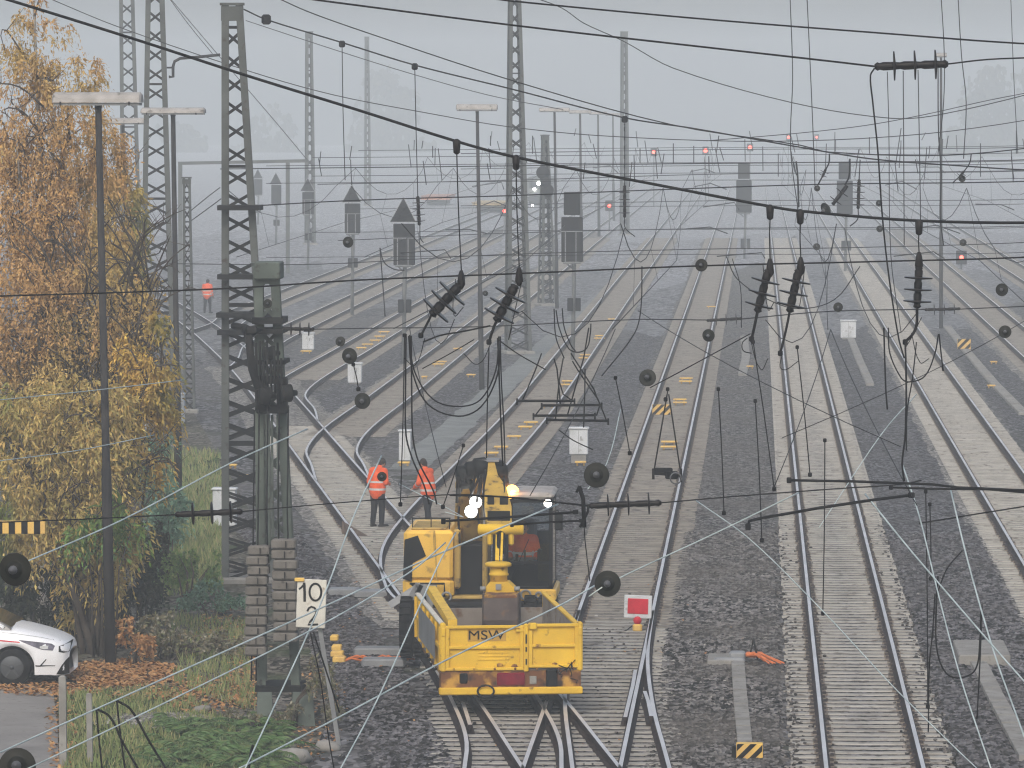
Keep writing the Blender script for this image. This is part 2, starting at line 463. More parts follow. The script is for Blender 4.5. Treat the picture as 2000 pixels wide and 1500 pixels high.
def track(label, path, smat='sleeper', nsl=0, y0=0, ymax=0, slen=2.6, rails=(1, -1), far_sleepers=True, pitch=0.6):
    path = [Vector((p[0], p[1], 0)) for p in path]
    root = empty('railway_track', path[0], label, 'railway track', None)
    for s_ in rails: rail_mesh(offset(path, s_ * GAUGE)).build('rail', [M['rust'], M['steel']], root)
    if nsl or ymax:
        # walk along the path and lay the sleepers
        d = 0; pos = []
        cum = [0]
        for a, b in zip(path, path[1:]): cum.append(cum[-1] + (b - a).length)
        i = 0; s_ = 0.2
        while s_ < cum[-1]:
            while i < len(cum) - 2 and cum[i + 1] < s_: i += 1
            t = (s_ - cum[i]) / (cum[i + 1] - cum[i]); p = path[i].lerp(path[i + 1], t)
            v = path[i + 1] - path[i]
            if p.y >= y0: pos.append((p, math.atan2(-v.x, v.y)))
            if ymax and p.y > ymax: break
            s_ += pitch
        me = sleeper_mesh(slen, smat)
        for p, a in pos[:nsl]:
            o = bpy.data.objects.new('sleeper', me); col.objects.link(o); o.parent = root
            o.location = p - root.location + Vector((rnd.uniform(-.025, .025), 0, rnd.uniform(-.004, .004)))
            o.rotation_euler = (0, 0, a + rnd.uniform(-.004, .004))
        if len(pos) > nsl:
            mb = MB(); vs0 = [v.co.copy() for v in me.vertices]; fs0 = [tuple(q.vertices) for q in me.polygons]; ms0 = [q.material_index for q in me.polygons]
            for p, a in pos[nsl:]:
                rm = Matrix.Rotation(a, 3, 'Z'); o_ = len(mb.v)
                mb.v += [tuple(rm @ v + p) for v in vs0]
                mb.f += [[i_ + o_ for i_ in q] for q in fs0]; mb.m += ms0; mb.s += [False] * len(fs0)
            o = mb.build('sleepers', [M[smat], M['clip'], M['stain']], root); o['kind'] = 'stuff'
    return root
def straight(x, y0, y1): return [(x, y0), (x, (y0 + y1) / 2), (x, y1)]
YE = 700
X6, X7, X8, X9 = 1.84, 6.75, 11.75, 16.6
X5, X4, X3, X2, X1, X0 = -2.86, -7.65, -13.05, -17.2, -21.6, -26.0
def LX(y): return -9.6 + .1375 * (130 - y) - (.00022 * max(0, y - 185) ** 2)
track('straight main track with pale gapped sleepers, next to the hazard block', straight(X6, 70, YE), 'sleeper', 100, 76, 420)
track('main track at the right edge with a dark ballast strip on its left', straight(X7, 70, YE), 'sleeper', 60, 95, 420)
track('track running past the tall trough slab towards the low red signal light', straight(X8, 70, YE), 'sleeper_worn', 0, 130, 420)
track('farthest track on the right, faint in the fog', straight(X9, 120, YE), 'sleeper_worn', 0, 160, 420)
# main track beside the excavator: straight rails running into the turnout
track('track beside the excavator with yellow boards between its rails and the red board on it', straight(X5, 70, YE), 'sleeper_worn', 80, 104, 420)
# ladder track coming from the far left, passing the workers and running under the excavator
ladder = smooth([(-3.13 + .13 * 12.6 - .02, 70), (-3.13, 82.6), (-3.95, 89), (LX(106), 106), (LX(130), 130), (LX(160), 160), (LX(190), 190), (LX(215), 215), (LX(250), 250), (LX(300), 300)])
track('ladder track slanting past the workers and under the excavator', ladder, 'sleeper', 90, 105.5, 170)
br = smooth([(-3.55, 70), (-3.85, 82.6), (-4.42, 89), (-6.1, 103)])
track('short turnout branch coming out from beneath the yellow trailer', br)
dv = smooth([(-1.55, 70), (-2.2, 82.6), (-2.52, 89), (-2.78, 97), (-2.86, 106)])
track('turnout branch leaving the red board track towards the bottom', dv)
t4 = smooth([(LX(106) - .03, 106), (-7.15, 111), (-7.95, 121), (-8.1, 133), (-7.95, 148), (-7.7, 175), (X4, 200), (X4, 400), (X4, YE)])
track('curved siding with steel boards, rising from behind the excavator arm', t4, 'sleeper_worn', 0, 128, 420)
t3 = smooth([(LX(143) + .02, 143), (-12.0, 149), (-12.75, 156), (-13.1, 166), (X3, 185), (X3, 300), (X3, YE)])
track('siding branching off the ladder beside the white cabinet of the left worker', t3, 'sleeper_worn', 0, 165, 420)
t2 = smooth([(LX(170), 170), (-15.8, 177), (-16.9, 186), (-17.25, 197), (X2, 220), (X2, 330), (X2, YE)])
track('siding branching off the ladder behind the green weight mast', t2, 'sleeper_worn', 0, 200, 420)
t1 = smooth([(LX(206), 206), (-20.5, 213), (-21.4, 225), (X1, 240), (X1, 400), (X1, YE)])
track('siding two tracks left of the triangle topped signals', t1, 'sleeper_worn', 0, 240, 420)
t0 = smooth([(LX(240), 240), (-25.3, 248), (X0, 262), (X0, 400), (X0, YE)])
track('leftmost siding fading into the fog behind the thin lattice post', t0, 'sleeper_worn', 0, 270, 420)
# long turnout sleepers under the trailer and the two turnouts
tn = empty('turnout_sleepers', (-3.2, 80, 0), 'fan of long pale turnout sleepers in front of and beside the yellow trailer', 'turnout')
y = 78.2
while y < 105.4:
    lx = -5.75 if y > 96 else -5.3 - .042 * (y - 82)
    if y > 92: lx = -5.7 - .11 * (y - 92)
    rx = -1.15 - .03 * (y - 82)
    ln = rx - lx
    o = bpy.data.objects.new('sleeper', sleeper_mesh(round(ln * 5) / 5)); col.objects.link(o); o.parent = tn
    o.location = ((lx + rx) / 2 + rnd.uniform(-.09, .09) + 3.2, y - 80, -.003); o.rotation_euler = (0, 0, rnd.uniform(-.004, .004))
    y += .6
# guard rails of the two crossings
for lab, pts in (('short guard rail between the rails below the trailer', [(901, 1388), (906, 1400), (918, 1439)]),
                 ('guard rail beside the left rail of the red board turnout', [(1241, 1330), (1236, 1360), (1221, 1424)]),
                 ('guard rail inside the right rail of the red board turnout', [(1259, 1372), (1266, 1392), (1272, 1422)])):
    p = [G(a, b) for a, b in pts]
    tag(rail_mesh(p).build('guard_rail', [M['rust'], M['steel']]), lab, 'guard rail')
# bands of ballast and trodden ground between the tracks
strip('ballast_strip', lambda y: (X6 + X7) / 2 + .0, 60, 380, 1.12, .006, M['ballast_dark'], .1)
strip('ballast_strip', lambda y: (X5 + X6) / 2 - .02, 60, 380, (1.3, 1.0), .010, M['ballast'], .1)
strip('ballast_strip', lambda y: (X7 + X8) / 2 + .2, 60, 380, (1.1, 1.1), .006, M['ballast_dark'], .15)
strip('track_bed', lambda y: X5, 105, 600, (1.45, 1.3), .014, M['ballast_brown'], .14)
strip('track_bed', lambda y: X6, 60, 600, (1.24, 1.24), .022, M['ballast_dark'], .03)
strip('track_bed', lambda y: X7, 60, 600, (1.5, 1.35), .014, M['ballast_pale'], .1)
strip('track_bed', lambda y: X8, 60, 600, (1.6, 1.4), .014, M['ballast_pale'], .1)
strip('track_bed', lambda y: LX(y), 104, 210, (1.6, 1.55), .018, M['ballast_pale'], .12)
strip('track_bed', lambda y: X4 - .35 * max(0, min(1, (200 - y) / 60)), 150, 600, (1.3, 1.3), .012, M['ballast_brown'], .15)
strip('track_bed', lambda y: X3, 165, 600, (1.35, 1.35), .012, M['ballast_pale'], .2)
strip('track_bed', lambda y: X2, 192, 600, (1.3, 1.3), .012, M['ballast_brown'], .2)
strip('track_bed', lambda y: X1, 225, 600, (1.3, 1.3), .012, M['ballast_brown'], .2)
strip('ballast_strip', lambda y: (X2 + X3) / 2, 175, 380, .55, .008, M['ballast_dark'], .1)
strip('ballast_strip', lambda y: -11.2, 172, 420, .75, .008, M['ballast_dark'], .12)
strip('ballast_strip', lambda y: -5.2, 104, 420, .75, .008, M['ballast_dark'], .15)
strip('ballast_strip', lambda y: LX(y) - 2.3 - max(0, y - 100) * .012, 80, 135, (.8, .65), .016, M['ballast_dark'], .12)
# concrete walkway between the sidings
strip('path', lambda y: -10.15 + .011 * (y - 150), 150, 300, (.5, .62), .016, M['path'], .07)

relief('ballast_strip', lambda y: (X5 + X6) / 2 - .02, 78, 128, 1.28, .98, .022, M['ballast'])
relief('ballast_strip', lambda y: (X6 + X7) / 2, 78, 128, 1.10, 1.10, .020, M['ballast_dark'])
relief('ballast_strip', lambda y: LX(y) - 2.3 - max(0, y - 100) * .012, 80, 132, .78, .63, .028, M['ballast_dark'])
relief('ballast_strip', lambda y: -5.2 + .0 * y, 108, 140, .72, .72, .022, M['ballast_dark'])

strip('track_bed', lambda y: -3.35 - .05 * (y - 84), 70, 105.5, 2.1, .026, M['ballast_dark'], .08)

for y0_, z_, m_ in ((250, .009, 'yard_haze_a'), (330, .0105, 'yard_haze_b'), (430, .03, 'yard_haze_far')):  # added far sheets, paled in steps to imitate fog whitening the ground
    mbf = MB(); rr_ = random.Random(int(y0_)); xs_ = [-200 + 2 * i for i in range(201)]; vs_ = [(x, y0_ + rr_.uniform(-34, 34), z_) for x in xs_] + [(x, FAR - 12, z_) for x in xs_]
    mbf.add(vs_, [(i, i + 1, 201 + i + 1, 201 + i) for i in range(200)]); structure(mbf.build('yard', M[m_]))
# ------------------------------------------------------------------ masts, lamps, signals, boxes and signs
def pxbox(mb, x0, y0, x1, y1, Y, th, mi=0, b=0.0):
    """a box whose front face spans two corners as seen, th metres deep"""
    a = S(x0, y0, Y); c = S(x1, y1, Y)
    ctr = ((a.x + c.x) / 2, Y + th / 2, (a.z + c.z) / 2); d = (abs(c.x - a.x), th, abs(a.z - c.z))
    return mb.rbox(ctr, d, b, None, mi) if b else mb.box(ctr, d, None, mi)
def lattice_mast(name, label, Y, top, bot, n, leg=.09, bar=.045, rot=6, mleg='mast', mbar='mast_dark', fill=.66, group=None, cap=True, horiz=False, tmin=0.0):
    """four tapering angle legs, crossed flat bars on every side; top/bot = (left, right, row) in the photograph"""
    a = R(rot); k = math.cos(a) + math.sin(abs(a))
    tl, tr = S(top[0], top[2], Y), S(top[1], top[2], Y); bl, br_ = S(bot[0], bot[2], Y), S(bot[1], bot[2], Y)
    wt, wb = (tr.x - tl.x) / k, (br_.x - bl.x) / k
    T = (tl + tr) / 2; B = (bl + br_) / 2; B.z = 0
    root = empty(name, B, label, 'mast', group)
    rm = Matrix.Rotation(a, 3, 'Z')
    def corner(i, t):
        w_ = (wb + (wt - wb) * t) / 2 - leg * .4
        sx, sy = ((-1, -1), (1, -1), (1, 1), (-1, 1))[i % 4]
        return B.lerp(T, t) + rm @ Vector((sx * w_, sy * w_, 0))
    for i in range(4):
        mb = MB(); sx, sy = ((-1, -1), (1, -1), (1, 1), (-1, 1))[i]
        for (dx, dy, ww, hh) in ((0, -sy * .0, leg, .016), (0, 0, .016, leg)):
            p0, p1 = corner(i, 0), corner(i, 1)
            off = rm @ Vector((-sx * (leg / 2 if ww == leg else 0), -sy * (leg / 2 + .009 if hh == leg else 0), 0))
            off2 = rm @ Vector((sx * leg * .4, sy * leg * .4, 0))
            X = rm @ Vector((1, 0, 0)) * ww / 2; Yv = rm @ Vector((0, 1, 0)) * hh / 2
            q0 = p0 + off + off2; q1 = p1 + off + off2
            mb.add([q0 - X - Yv, q0 + X - Yv, q0 + X + Yv, q0 - X + Yv, q1 - X - Yv, q1 + X - Yv, q1 + X + Yv, q1 - X + Yv],
                   [(3, 2, 1, 0), (4, 5, 6, 7), (0, 1, 5, 4), (1, 2, 6, 5), (2, 3, 7, 6), (3, 0, 4, 7)])
        mb.build('leg', M[mleg], root)
    mb = MB()
    for s_ in range(4):
        d_out = rm @ Vector(((0, -1, 0), (1, 0, 0), (0, 1, 0), (-1, 0, 0))[s_])
        for j in range(n):
            if j / n < tmin: continue
            t0_ = (j + (1 - fill) / 2) / n; t1_ = (j + 1 - (1 - fill) / 2) / n
            a0, a1 = corner(s_, t0_), corner(s_, t1_); b0, b1 = corner(s_ + 1, t0_), corner(s_ + 1, t1_)
            mb.bar(a0 - d_out * .012, b1 - d_out * .012, .014, bar, up=d_out.cross(b1 - a0))
            mb.bar(b0 - d_out * .030, a1 - d_out * .030, .014, bar, up=d_out.cross(a1 - b0))
            if horiz or j % 6 == 5:
                tt = (j + 1) / n
                mb.bar(corner(s_, tt) - d_out * .05, corner(s_ + 1, tt) - d_out * .05, .014, bar)
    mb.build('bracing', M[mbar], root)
    if cap:
        mb = MB(); hh = (wt + .04); mb.box(T - Vector((0, 0, .35 * wt + .05)), (hh, hh, .7 * wt), a); mb.box(T + Vector((0, 0, .0)), (hh + .05, hh + .05, .05), a)
        mb.build('head_plate', M[mleg], root)
    f = MB(); f.rbox(B + Vector((0, 0, .04)), (wb + .25, wb + .3, .2), .04, a); f.build('foundation', M['conc'], root)
    return root, corner
m3, c3 = lattice_mast('lattice_mast', 'tall grey lattice mast whose flat top stands free, beside the counterweights', 114.4, (432, 475, 8), (430, 547, 1140), 25, .15, .062, 5)
mb = MB()   # clamp bands and the anchor bracket of the steady wires
for py, e in ((406, 6), (541, 6), (616, 8), (650, 6)):
    l_ = 430 + (py - 400) * 0; r_ = 475 + (py - 8) * .0645
    mb = MB(); pxbox(mb, l_ - e, py - 5, r_ + e, py + 5, 113.6, .9); mb.build('clamp_band', M['mast_dark'], m3)
lattice_mast('lattice_mast', 'lattice mast behind the lamp whose white head crosses it, top beyond the sky edge', 170, (284, 321, -60), (268, 350, 835), 24, .16, .07, 7)
lattice_mast('lattice_mast', 'paler lattice mast behind the birch leaves with its top beyond the sky edge', 262, (231, 262, -60), (236, 282, 618), 22, .17, .08, 8)
lattice_mast('lattice_mast', 'slim tall mast rising in the middle beside the two disc insulator droppers', 222, (992, 1017, -40), (984, 1040, 692), 24, .14, .05, 12)
lattice_mast('lattice_mast', 'short lattice mast with tensioning wheels behind the screen signal', 276, (1057, 1072, 264), (1049, 1087, 597), 18, .11, .06, 22)
for lab, Y, t, b in (('faint lattice mast above the row of triangle topped signals', 400, (596, 611, 62), (594, 618, 478)),
                     ('faint lattice mast near the far red signals, wires fanning from its top', 430, (1212, 1226, 62), (1210, 1230, 460)),
                     ('barely visible lattice mast in front of the dim grey tree', 560, (712, 721, 72), (711, 726, 402))):
    lattice_mast('lattice_mast', lab, Y, t, b, 22, .17, .09, 15)
lattice_mast('lattice_post', 'thin ladder like lattice post with box at its foot beside the far worker', 178, (357, 372, 347), (359, 382, 810), 16, .07, .045, 3, horiz=True)
# tensioning wheels on the short mast
wh = MB()
for (px, py, r_) in ((1061, 337, .36), (1066, 356, .28), (1070, 372, .34)):
    p = S(px, py, 275); wh.lathe([(0, r_), (.10, r_), (.10, r_ * .8), (.14, r_ * .5), (.2, r_ * .2)], p - Vector((0, .35, 0)), p, 16)
tag(wh.build('tension_wheel', M['mast_dark']), 'stack of dark tensioning wheels hung on the short lattice mast', 'tension wheel')
# --- green mast with the counterweights
Y4 = 88.0
m4, c4 = lattice_mast('weight_mast', 'short green lattice mast carrying wheels, clamps and hanging counterweight stacks', Y4, (497, 545, 516), (503, 592, 1415), 15, .14, .055, 3, 'mast_green', 'mast_green', tmin=.32)
mb = MB(); pxbox(mb, 495, 512, 547, 546, Y4 - .35, .75, 0, .02); mb.build('head_box', M['mast_green'], m4)
mb = MB()
for y0, y1, x0, x1 in ((621, 633, 492, 552), (643, 652, 491, 552), (704, 712, 494, 556), (1340, 1352, 498, 588)): mb = MB(); pxbox(mb, x0, y0, x1, y1, Y4 - .5, 1.0); mb.build('clamp_band', M['mast_dark'], m4)
mb = MB()   # tension wheel gear
for px, py, r_, dx in ((506, 772, .17, -.1), (549, 768, .15, .1), (515, 690, .12, 0), (480, 645, .08, 0)):
    p = S(px, py, Y4 - .75); mb.lathe([(0, r_), (.04, r_ * .86), (.09, r_ * .86), (.13, r_), (.17, r_), (.2, r_ * .4), (.28, r_ * .3)], p, p + Vector((1, .35 + dx, 0)), 16)
mb.tube([S(478, 640, Y4 - .6), S(486, 660, Y4 - .7), S(492, 720, Y4 - .75), S(505, 760, Y4 - .8)], .07, 6)
mb.tube([S(455, 636, Y4 - .3), S(480, 640, Y4 - .5), S(500, 650, Y4 - .5)], .06, 6)
for k in range(8):
    mb.tube([S(500 + k * 7, 700 + rnd.uniform(-40, 10), Y4 - .7 - rnd.random() * .2), S(502 + k * 7, 780 + rnd.uniform(-20, 25), Y4 - .75)], .022, 5)
mb.build('tension_gear', M['mast_dark'], m4)
mb = MB()
for x0, x1, y0, y1 in ((500, 548, 735, 750), (500, 562, 792, 808), (498, 520, 745, 805), (540, 560, 738, 800)): pxbox(mb, x0, y0, x1, y1, Y4 - .65, .3, 0, .02)
mb.build('gear_frame', M['mast_dark'], m4)
mb = MB()
for x0, x1, y1 in ((519, 527, 1070), (529, 533, 1050), (540, 544, 1052)):
    mb.bar(S((x0 + x1) / 2, 810, Y4 - .45), S((x0 + x1) / 2 + 2, y1, Y4 - .45), (x1 - x0) / 116, .05)
mb.build('guide_rod', M['mast_green'], m4)
for x, lab in ((488, 'left'), (583, 'right')):
    pass
mb = MB()
for x in (497, 506, 523, 545, 563): mb.tube([S(x, 800, Y4 - .8), S(x - 2, 1000, Y4 - .8), S(x - (6 if x < 510 else 0), 1330 if x < 510 else 1090, Y4 - .8)], .014, 5)
mb.build('hanging_rope', M['wire'], m4)
mb = MB()   # spread foot plates
for x0, x1 in ((503, 530), (572, 610)):
    a, b = S(x0, 1352, Y4 - .55), S(x1, 1352, Y4 - .55); c, d = S(x0 - 2, 1425, Y4 - .75), S(x1 + 6, 1425, Y4 - .75)
    mb.prism([a, b, d, c], (0, 1, 0), .08)
mb.build('foot_plate', M['mast_green'], m4)
def stack(label, x0, x1, y0, y1, n, split, lean):
    root = empty('counterweight', (S((x0 + x1) / 2, y1, Y4 - .9) * 1.0), label, 'counterweight')
    h = (y1 - y0) / n
    for k in range(n):
        ox = lean * (k / n) + rnd.uniform(-2, 2)
        mb = MB(); pxbox(mb, x0 + ox, y0 + k * h + .8, x1 + ox, y0 + (k + 1) * h - .8, Y4 - 1.0 + rnd.uniform(-.03, .03), .36, 0, .025)
        mb.build('weight_block', M['weight'], root)
    mb = MB()
    for k in range(n):
        xx = x0 + (x1 - x0) * split + lean * k / n + (0 if k % 2 else 3)
        pxbox(mb, xx, y0 + k * h + 4, xx + 1.7, y0 + (k + 1) * h - 4, Y4 - 1.012 - .02, .05)
    mb.build('slot', M['black'], root)
    return root
stack('tall stack of brick like weight blocks hanging at the left of the green mast', 482, 524, 1066, 1282, 11, .52, -6)
stack('stack of brick like weight blocks hanging beside the ten sign', 530, 578, 1053, 1255, 10, .5, 3)

# --- yard lamps
def lamp(label, foot, top, head, r=.075, depth=.55):
    Y = ZY(foot[1]); B = S(foot[0], foot[1], Y); B.z = 0; T = S(top[0], top[1], Y)
    root = empty('yard_lamp', B, label, 'street lamp', 'long headed lamps over the yard')
    MB().tube([B, B.lerp(T, .35), B.lerp(T, .36), T], [r * 1.35, r * 1.25, r, r * .8], 10).build('pole', M['pole'], root)
    x0, x1, y0, y1 = head
    a, c = S(x0, y0, Y), S(x1, y1, Y); hh = a.z - c.z; L_ = c.x - a.x; cx = (a.x + c.x) / 2; cz = (a.z + c.z) / 2
    mb = MB(); prof = []
    n = 9; vs = []
    for i, (t, k) in enumerate(((0, .8), (.02, 1), (.98, 1), (1, .8))):
        for j in range(n):
            an = math.pi * j / (n - 1)
            vs.append((a.x + L_ * t, Y - math.cos(an) * depth / 2 * k, cz - hh * .28 + math.sin(an) * hh * .78 * k))
    fs = [tuple(range(n - 1, -1, -1)), tuple(3 * n + j for j in range(n))]
    for i in range(3):
        for j in range(n): fs.append((i * n + j, i * n + (j + 1) % n, (i + 1) * n + (j + 1) % n, (i + 1) * n + j))
    mb.add(vs, fs); mb.build('lamp_head', M['lampwhite'], root)
    mb = MB(); mb.box((cx, Y, cz - hh * .28 - hh * .12), (L_ * .96, depth * .86, hh * .2)); mb.build('diffuser', M['galv'], root)
    mb = MB(); mb.box((T.x, Y, cz - hh * .55), (.12, .16, hh * .34)); mb.box((a.x + L_ * .1, Y - depth * .45, cz - hh * .36), (.03, .06, hh * .3)); mb.box((a.x + L_ * .87, Y - depth * .45, cz - hh * .36), (.03, .06, hh * .3)); mb.build('bracket', M['pole'], root)
    return root
lamp('nearest lamp with a wide white head, its dark pole running down through the birch', (216, 1308), (192, 206), (104, 278, 180, 206))
lamp('second lamp with white head across the lattice mast, pole ending in green bushes', (349, 990), (338, 224), (276, 401, 210, 224))
lamp('lamp whose small white head peeks out behind the first lamp pole', (262, 760), (240, 243), (196, 284, 230, 243))
lamp('lamp with lone white head between the two central masts', (941, 762), (932, 216), (891, 972, 203, 217))
lamp('lamp with the head just right of the tall central mast', (1088, 603), (1083, 219), (1053, 1113, 210, 219))
lamp('faded lamp whose head touches the end of the lamp head before it', (1136, 512), (1133, 222), (1111, 1155, 215, 222), .09)
lamp('very faint lamp, third in the row right of the central mast', (1170, 462), (1168, 224), (1150, 1186, 218, 224), .09)
lamp('last discernible lamp in the row, almost lost in the fog', (1199, 432), (1197, 226), (1182, 1212, 221, 226), .09)
lamp('thin lamp far right behind the wires with its short head end on', (1838, 640), (1838, 112), (1826, 1849, 103, 112), .07)

# curved bracket lamp arm on the second mast
tag(MB().tube([S(330, 150, 169.2), S(338, 150, 169.2), S(338, 130, 169.2), S(341, 120, 169.2), S(352, 114, 169.2), S(380, 112, 169.2), S(430, 107, 169.2)], .05, 6).tube([S(326, 132, 169.2), S(338, 132, 169.2)], .03, 5).build('bracket_arm', M['pole']), 'bent pipe bracket reaching out from the lattice mast behind the lamps', 'bracket')

# --- colour light signals
SG = 'main signals along the sidings'
def signal(label, cx, u, foot, tri=True, y_top=0, lean=0, edge=True, group=SG):
    """u = pixels per unit; screens drawn in units of the nearest one"""
    Y = ZY(foot); B = S(cx + 4 * u * .3, foot, Y); B.z = 0
    root = empty('light_signal', B, label, 'railway signal', group)
    X = lambda d: cx + d * u
    yy = lambda d: y_top + d * u
    base_d = 118 if tri else 125
    p = S(X(4), yy(base_d + 10), Y)
    mb = MB(); mb.tube([B + Vector((0, .25, 0)), Vector((p.x, Y + .25, p.z)), Vector((p.x, Y + .25, S(X(0), yy(60), Y).z))], .085, 8); mb.build('post', M['sigpole'], root)
    if tri:
        mb = MB(); a, b, c = S(X(2), yy(0), Y - .05), S(X(-25), yy(49), Y - .05), S(X(27), yy(49), Y - .05)
        mb.prism([a, b, c], (0, 1, 0), .1); mb.build('triangle_board', M['sigblack'], root)
        e = MB(); e.bar(b, a, .03, .03); e.bar(c, a, .03, .03); e.bar(b, c, .03, .03); e.build('edge', M['sigedge'], root)
        mb = MB()
        for py in (16, 33): q = S(X(1), yy(py), Y - .06); mb.lathe([(0, .10), (.22, .12), (.22, .09)], q, q - Vector((0, 1, 0)), 10)
        mb.build('lamp_hood', M['sigblack'], root)
        q0, q1, q2, q3 = -18, 24, 52, 133
    else:
        mb = MB(); pxbox(mb, X(-16), yy(0), X(16), yy(45), Y - .05, .3, 0, .03); mb.build('upper_screen', M['sigblack'], root)
        q0, q1, q2, q3 = -21, 21, 49, 137
    mb = MB(); pxbox(mb, X(q0), yy(q2), X(q1), yy(q3), Y - .05, .25, 0, .03); mb.build('screen', M['sigblack'], root)
    f = MB(); hw = .022
    if edge:
        for d in (q0 + 8, q1 - 13): f.bar(S(X(d), yy(q2 + 29), Y - .09), S(X(d), yy(q3 - 1), Y - .09), hw, hw)
        f.bar(S(X(q0), yy(q2 + 28), Y - .09), S(X(q1), yy(q2 + 28), Y - .09), hw, hw); f.bar(S(X(q0 + 6), yy(q3), Y - .09), S(X(q1 - 6), yy(q3), Y - .09), hw, hw)
        f.bar(S(X(q0), yy(q2), Y - .09), S(X(q0), yy(q3), Y - .09), hw * .6, hw * .6)
        f.build('trim', M['sigedge'], root)
    mb = MB()
    for d in (q0 + 12, q1 - 16): mb.bar(S(X(d - 4), yy(q3 + 1), Y + .1), S(X(3), yy(q3 + 14), Y + .2), .05, .05)
    pxbox(mb, X(q0 + 4), yy(q3 + 1), X(q1 - 4), yy(q3 + 4), Y - .06, .4); mb.build('bracket', M['sigpole'], root)
    for d0, d1 in ((-9, 2), (7, 17)):
        mb = MB(); pxbox(mb, X(d0), yy(base_d + 82), X(d1), yy(base_d + 108), Y - .05, .25, 0, .02); mb.build('marker_box', M['sigblack'], root)
    return root
signal('nearest triangle topped black signal, standing before the U shaped cables', 786, 1.0, 712, True, 385)
signal('triangle topped signal second in the row, a wheel insulator under it', 686, .72, 618, True, 360)
signal('triangle topped signal third in the row, grey with fog', 600, .54, 528, True, 347)
signal('pale triangle topped signal fourth in the row', 538, .46, 478, True, 337, edge=False)
signal('palest triangle topped signal, half hidden by the tall grey mast', 503, .38, 440, True, 330, edge=False)
signal('black screen signal without triangle beside the short lattice mast', 1117, 1.0, 705, False, 375)
signal('grey screen signal above the track bed, left one of the fogged pair', 1453, .72, 505, False, 317, edge=False)
signal('grey screen signal behind the slanting insulator, right one of the fogged pair', 1650, .74, 530, False, 317, edge=False)

# small bright red lamps on posts far off
M['redlamp'] = emit('red_lamp', (1.0, 0.075, 0.05), 9)
M['redlampnear'] = emit('red_lamp_near', (1.0, 0.085, 0.055), 7)
def red_signal(label, px, py, Y, r, m='redlamp'):
    p = S(px, py, Y)
    root = empty('stop_signal', (p.x, Y + .2, 0), label, 'signal light')
    MB().tube([(p.x, Y + .2, 0), (p.x, Y + .2, p.z + .3)], .06, 6).build('post', M['sigpole'], root)
    MB().rbox((p.x, Y + .12, p.z), (.7, .16, .9), .03).build('screen', M['sigblack'], root)
    MB().ball((p.x, Y, p.z), r, 10).build('red_lens', M[m], root)
red_signal('low red signal light on the far right track', 1878, 503, 340, .13, 'redlampnear')
red_signal('red light left of the central slim mast', 985, 412, 430, .14)
red_signal('red light beside the faint mast right of the screen signal', 1190, 402, 440, .14)
red_signal('first of three red lights high in the fog, from the faint mast', 1277, 297, 560, .2)
red_signal('middle one of three red lights high in the fog', 1378, 294, 580, .22)
red_signal('last of three red lights high in the fog, above a grey screen signal', 1465, 288, 600, .22)
red_signal('tiny dim red light above the wire bundle', 1540, 268, 720, .2)
red_signal('tiny dimmest red light beside a hanging wire', 1595, 268, 760, .16)

# --- white relay cabinets
def cabinet(label, x0, x1, y0, y1, foot, sign=True):
    Y = ZY(foot); a, c = S(x0, y0, Y), S(x1, y1, Y)
    root = empty('relay_cabinet', ((a.x + c.x) / 2, Y + .2, 0), label, 'cabinet', 'white relay cabinets in the yard')
    mb = MB(); pxbox(mb, x0, y0, x1, y1, Y, .38, 0, .02); mb.build('housing', M['white'], root)
    mb = MB(); mb.rbox(((a.x + c.x) / 2, Y + .19, a.z + .02), (c.x - a.x + .06, .46, .06), .02); mb.build('lid', M['white'], root)
    mb = MB(); mb.box(((a.x + c.x) / 2, Y + .19, c.z / 2), ((c.x - a.x) * .8, .3, max(.06, c.z))); mb.build('plinth', M['conc'], root)
    mb = MB(); mb.box(((a.x + c.x) / 2, Y - .008, (a.z + c.z) / 2), (.012, .012, (a.z - c.z) * .9)); mb.box(((a.x + c.x) / 2 + .07, Y - .02, (a.z + c.z) / 2 + .1), (.03, .03, .12)); mb.build('door_seam', M['galv'], root)
cabinet('white cabinet with dark foot right of the excavator boom', 1112, 1148, 838, 888, 906)
cabinet('white cabinet between the two orange workers', 779, 802, 843, 900, 912)
cabinet('white cabinet just under the dark wheel insulators of the siding', 679, 706, 711, 748, 752)
cabinet('white cabinet right of the green mast with a yellow cover in front', 590, 613, 652, 683, 686)
cabinet('white cabinet at the head of the cable trough between the main tracks', 1642, 1672, 627, 660, 662)
cabinet('big white cabinet half hidden behind the tall mast leg', 415, 460, 957, 1028, 1036)
cabinet('thin upright white box beside the lattice post', 343, 359, 771, 826, 832)

# --- cable troughs
def trough(label, pts, wd, m='conc'):
    p = [G(a, b) for a, b in pts]; mb = MB()
    for a, b in zip(p, p[1:]):
        n_ = max(1, int((b - a).length / 1.0))
        for k in range(n_):
            q0, q1 = a.lerp(b, k / n_), a.lerp(b, (k + 1) / n_ - .012)
            mb.bar(q0 + Vector((0, 0, .06)), q1 + Vector((0, 0, .06 + rnd.uniform(-.012, .012))), wd, .1)
    return tag(mb.build('cable_trough', M[m]), label, 'cable trough')
trough('concrete cable trough leading to the hazard striped block', [(1441, 1300), (1445, 1360), (1455, 1462)], .24)
trough('concrete cable trough running off the corner by the pale slab', [(1908, 1296), (1950, 1380), (2010, 1490)], .3)
trough('cable trough leading from the cabinet between the main tracks', [(1662, 665), (1680, 710), (1700, 755)], .3)
trough('long pale cable trough beyond the right hand main track', [(1850, 640), (1885, 685), (1940, 750), (2000, 812)], .34)
trough('short trough between the hazard block and the row of yellow boards', [(1453, 660), (1457, 700), (1450, 735)], .34)
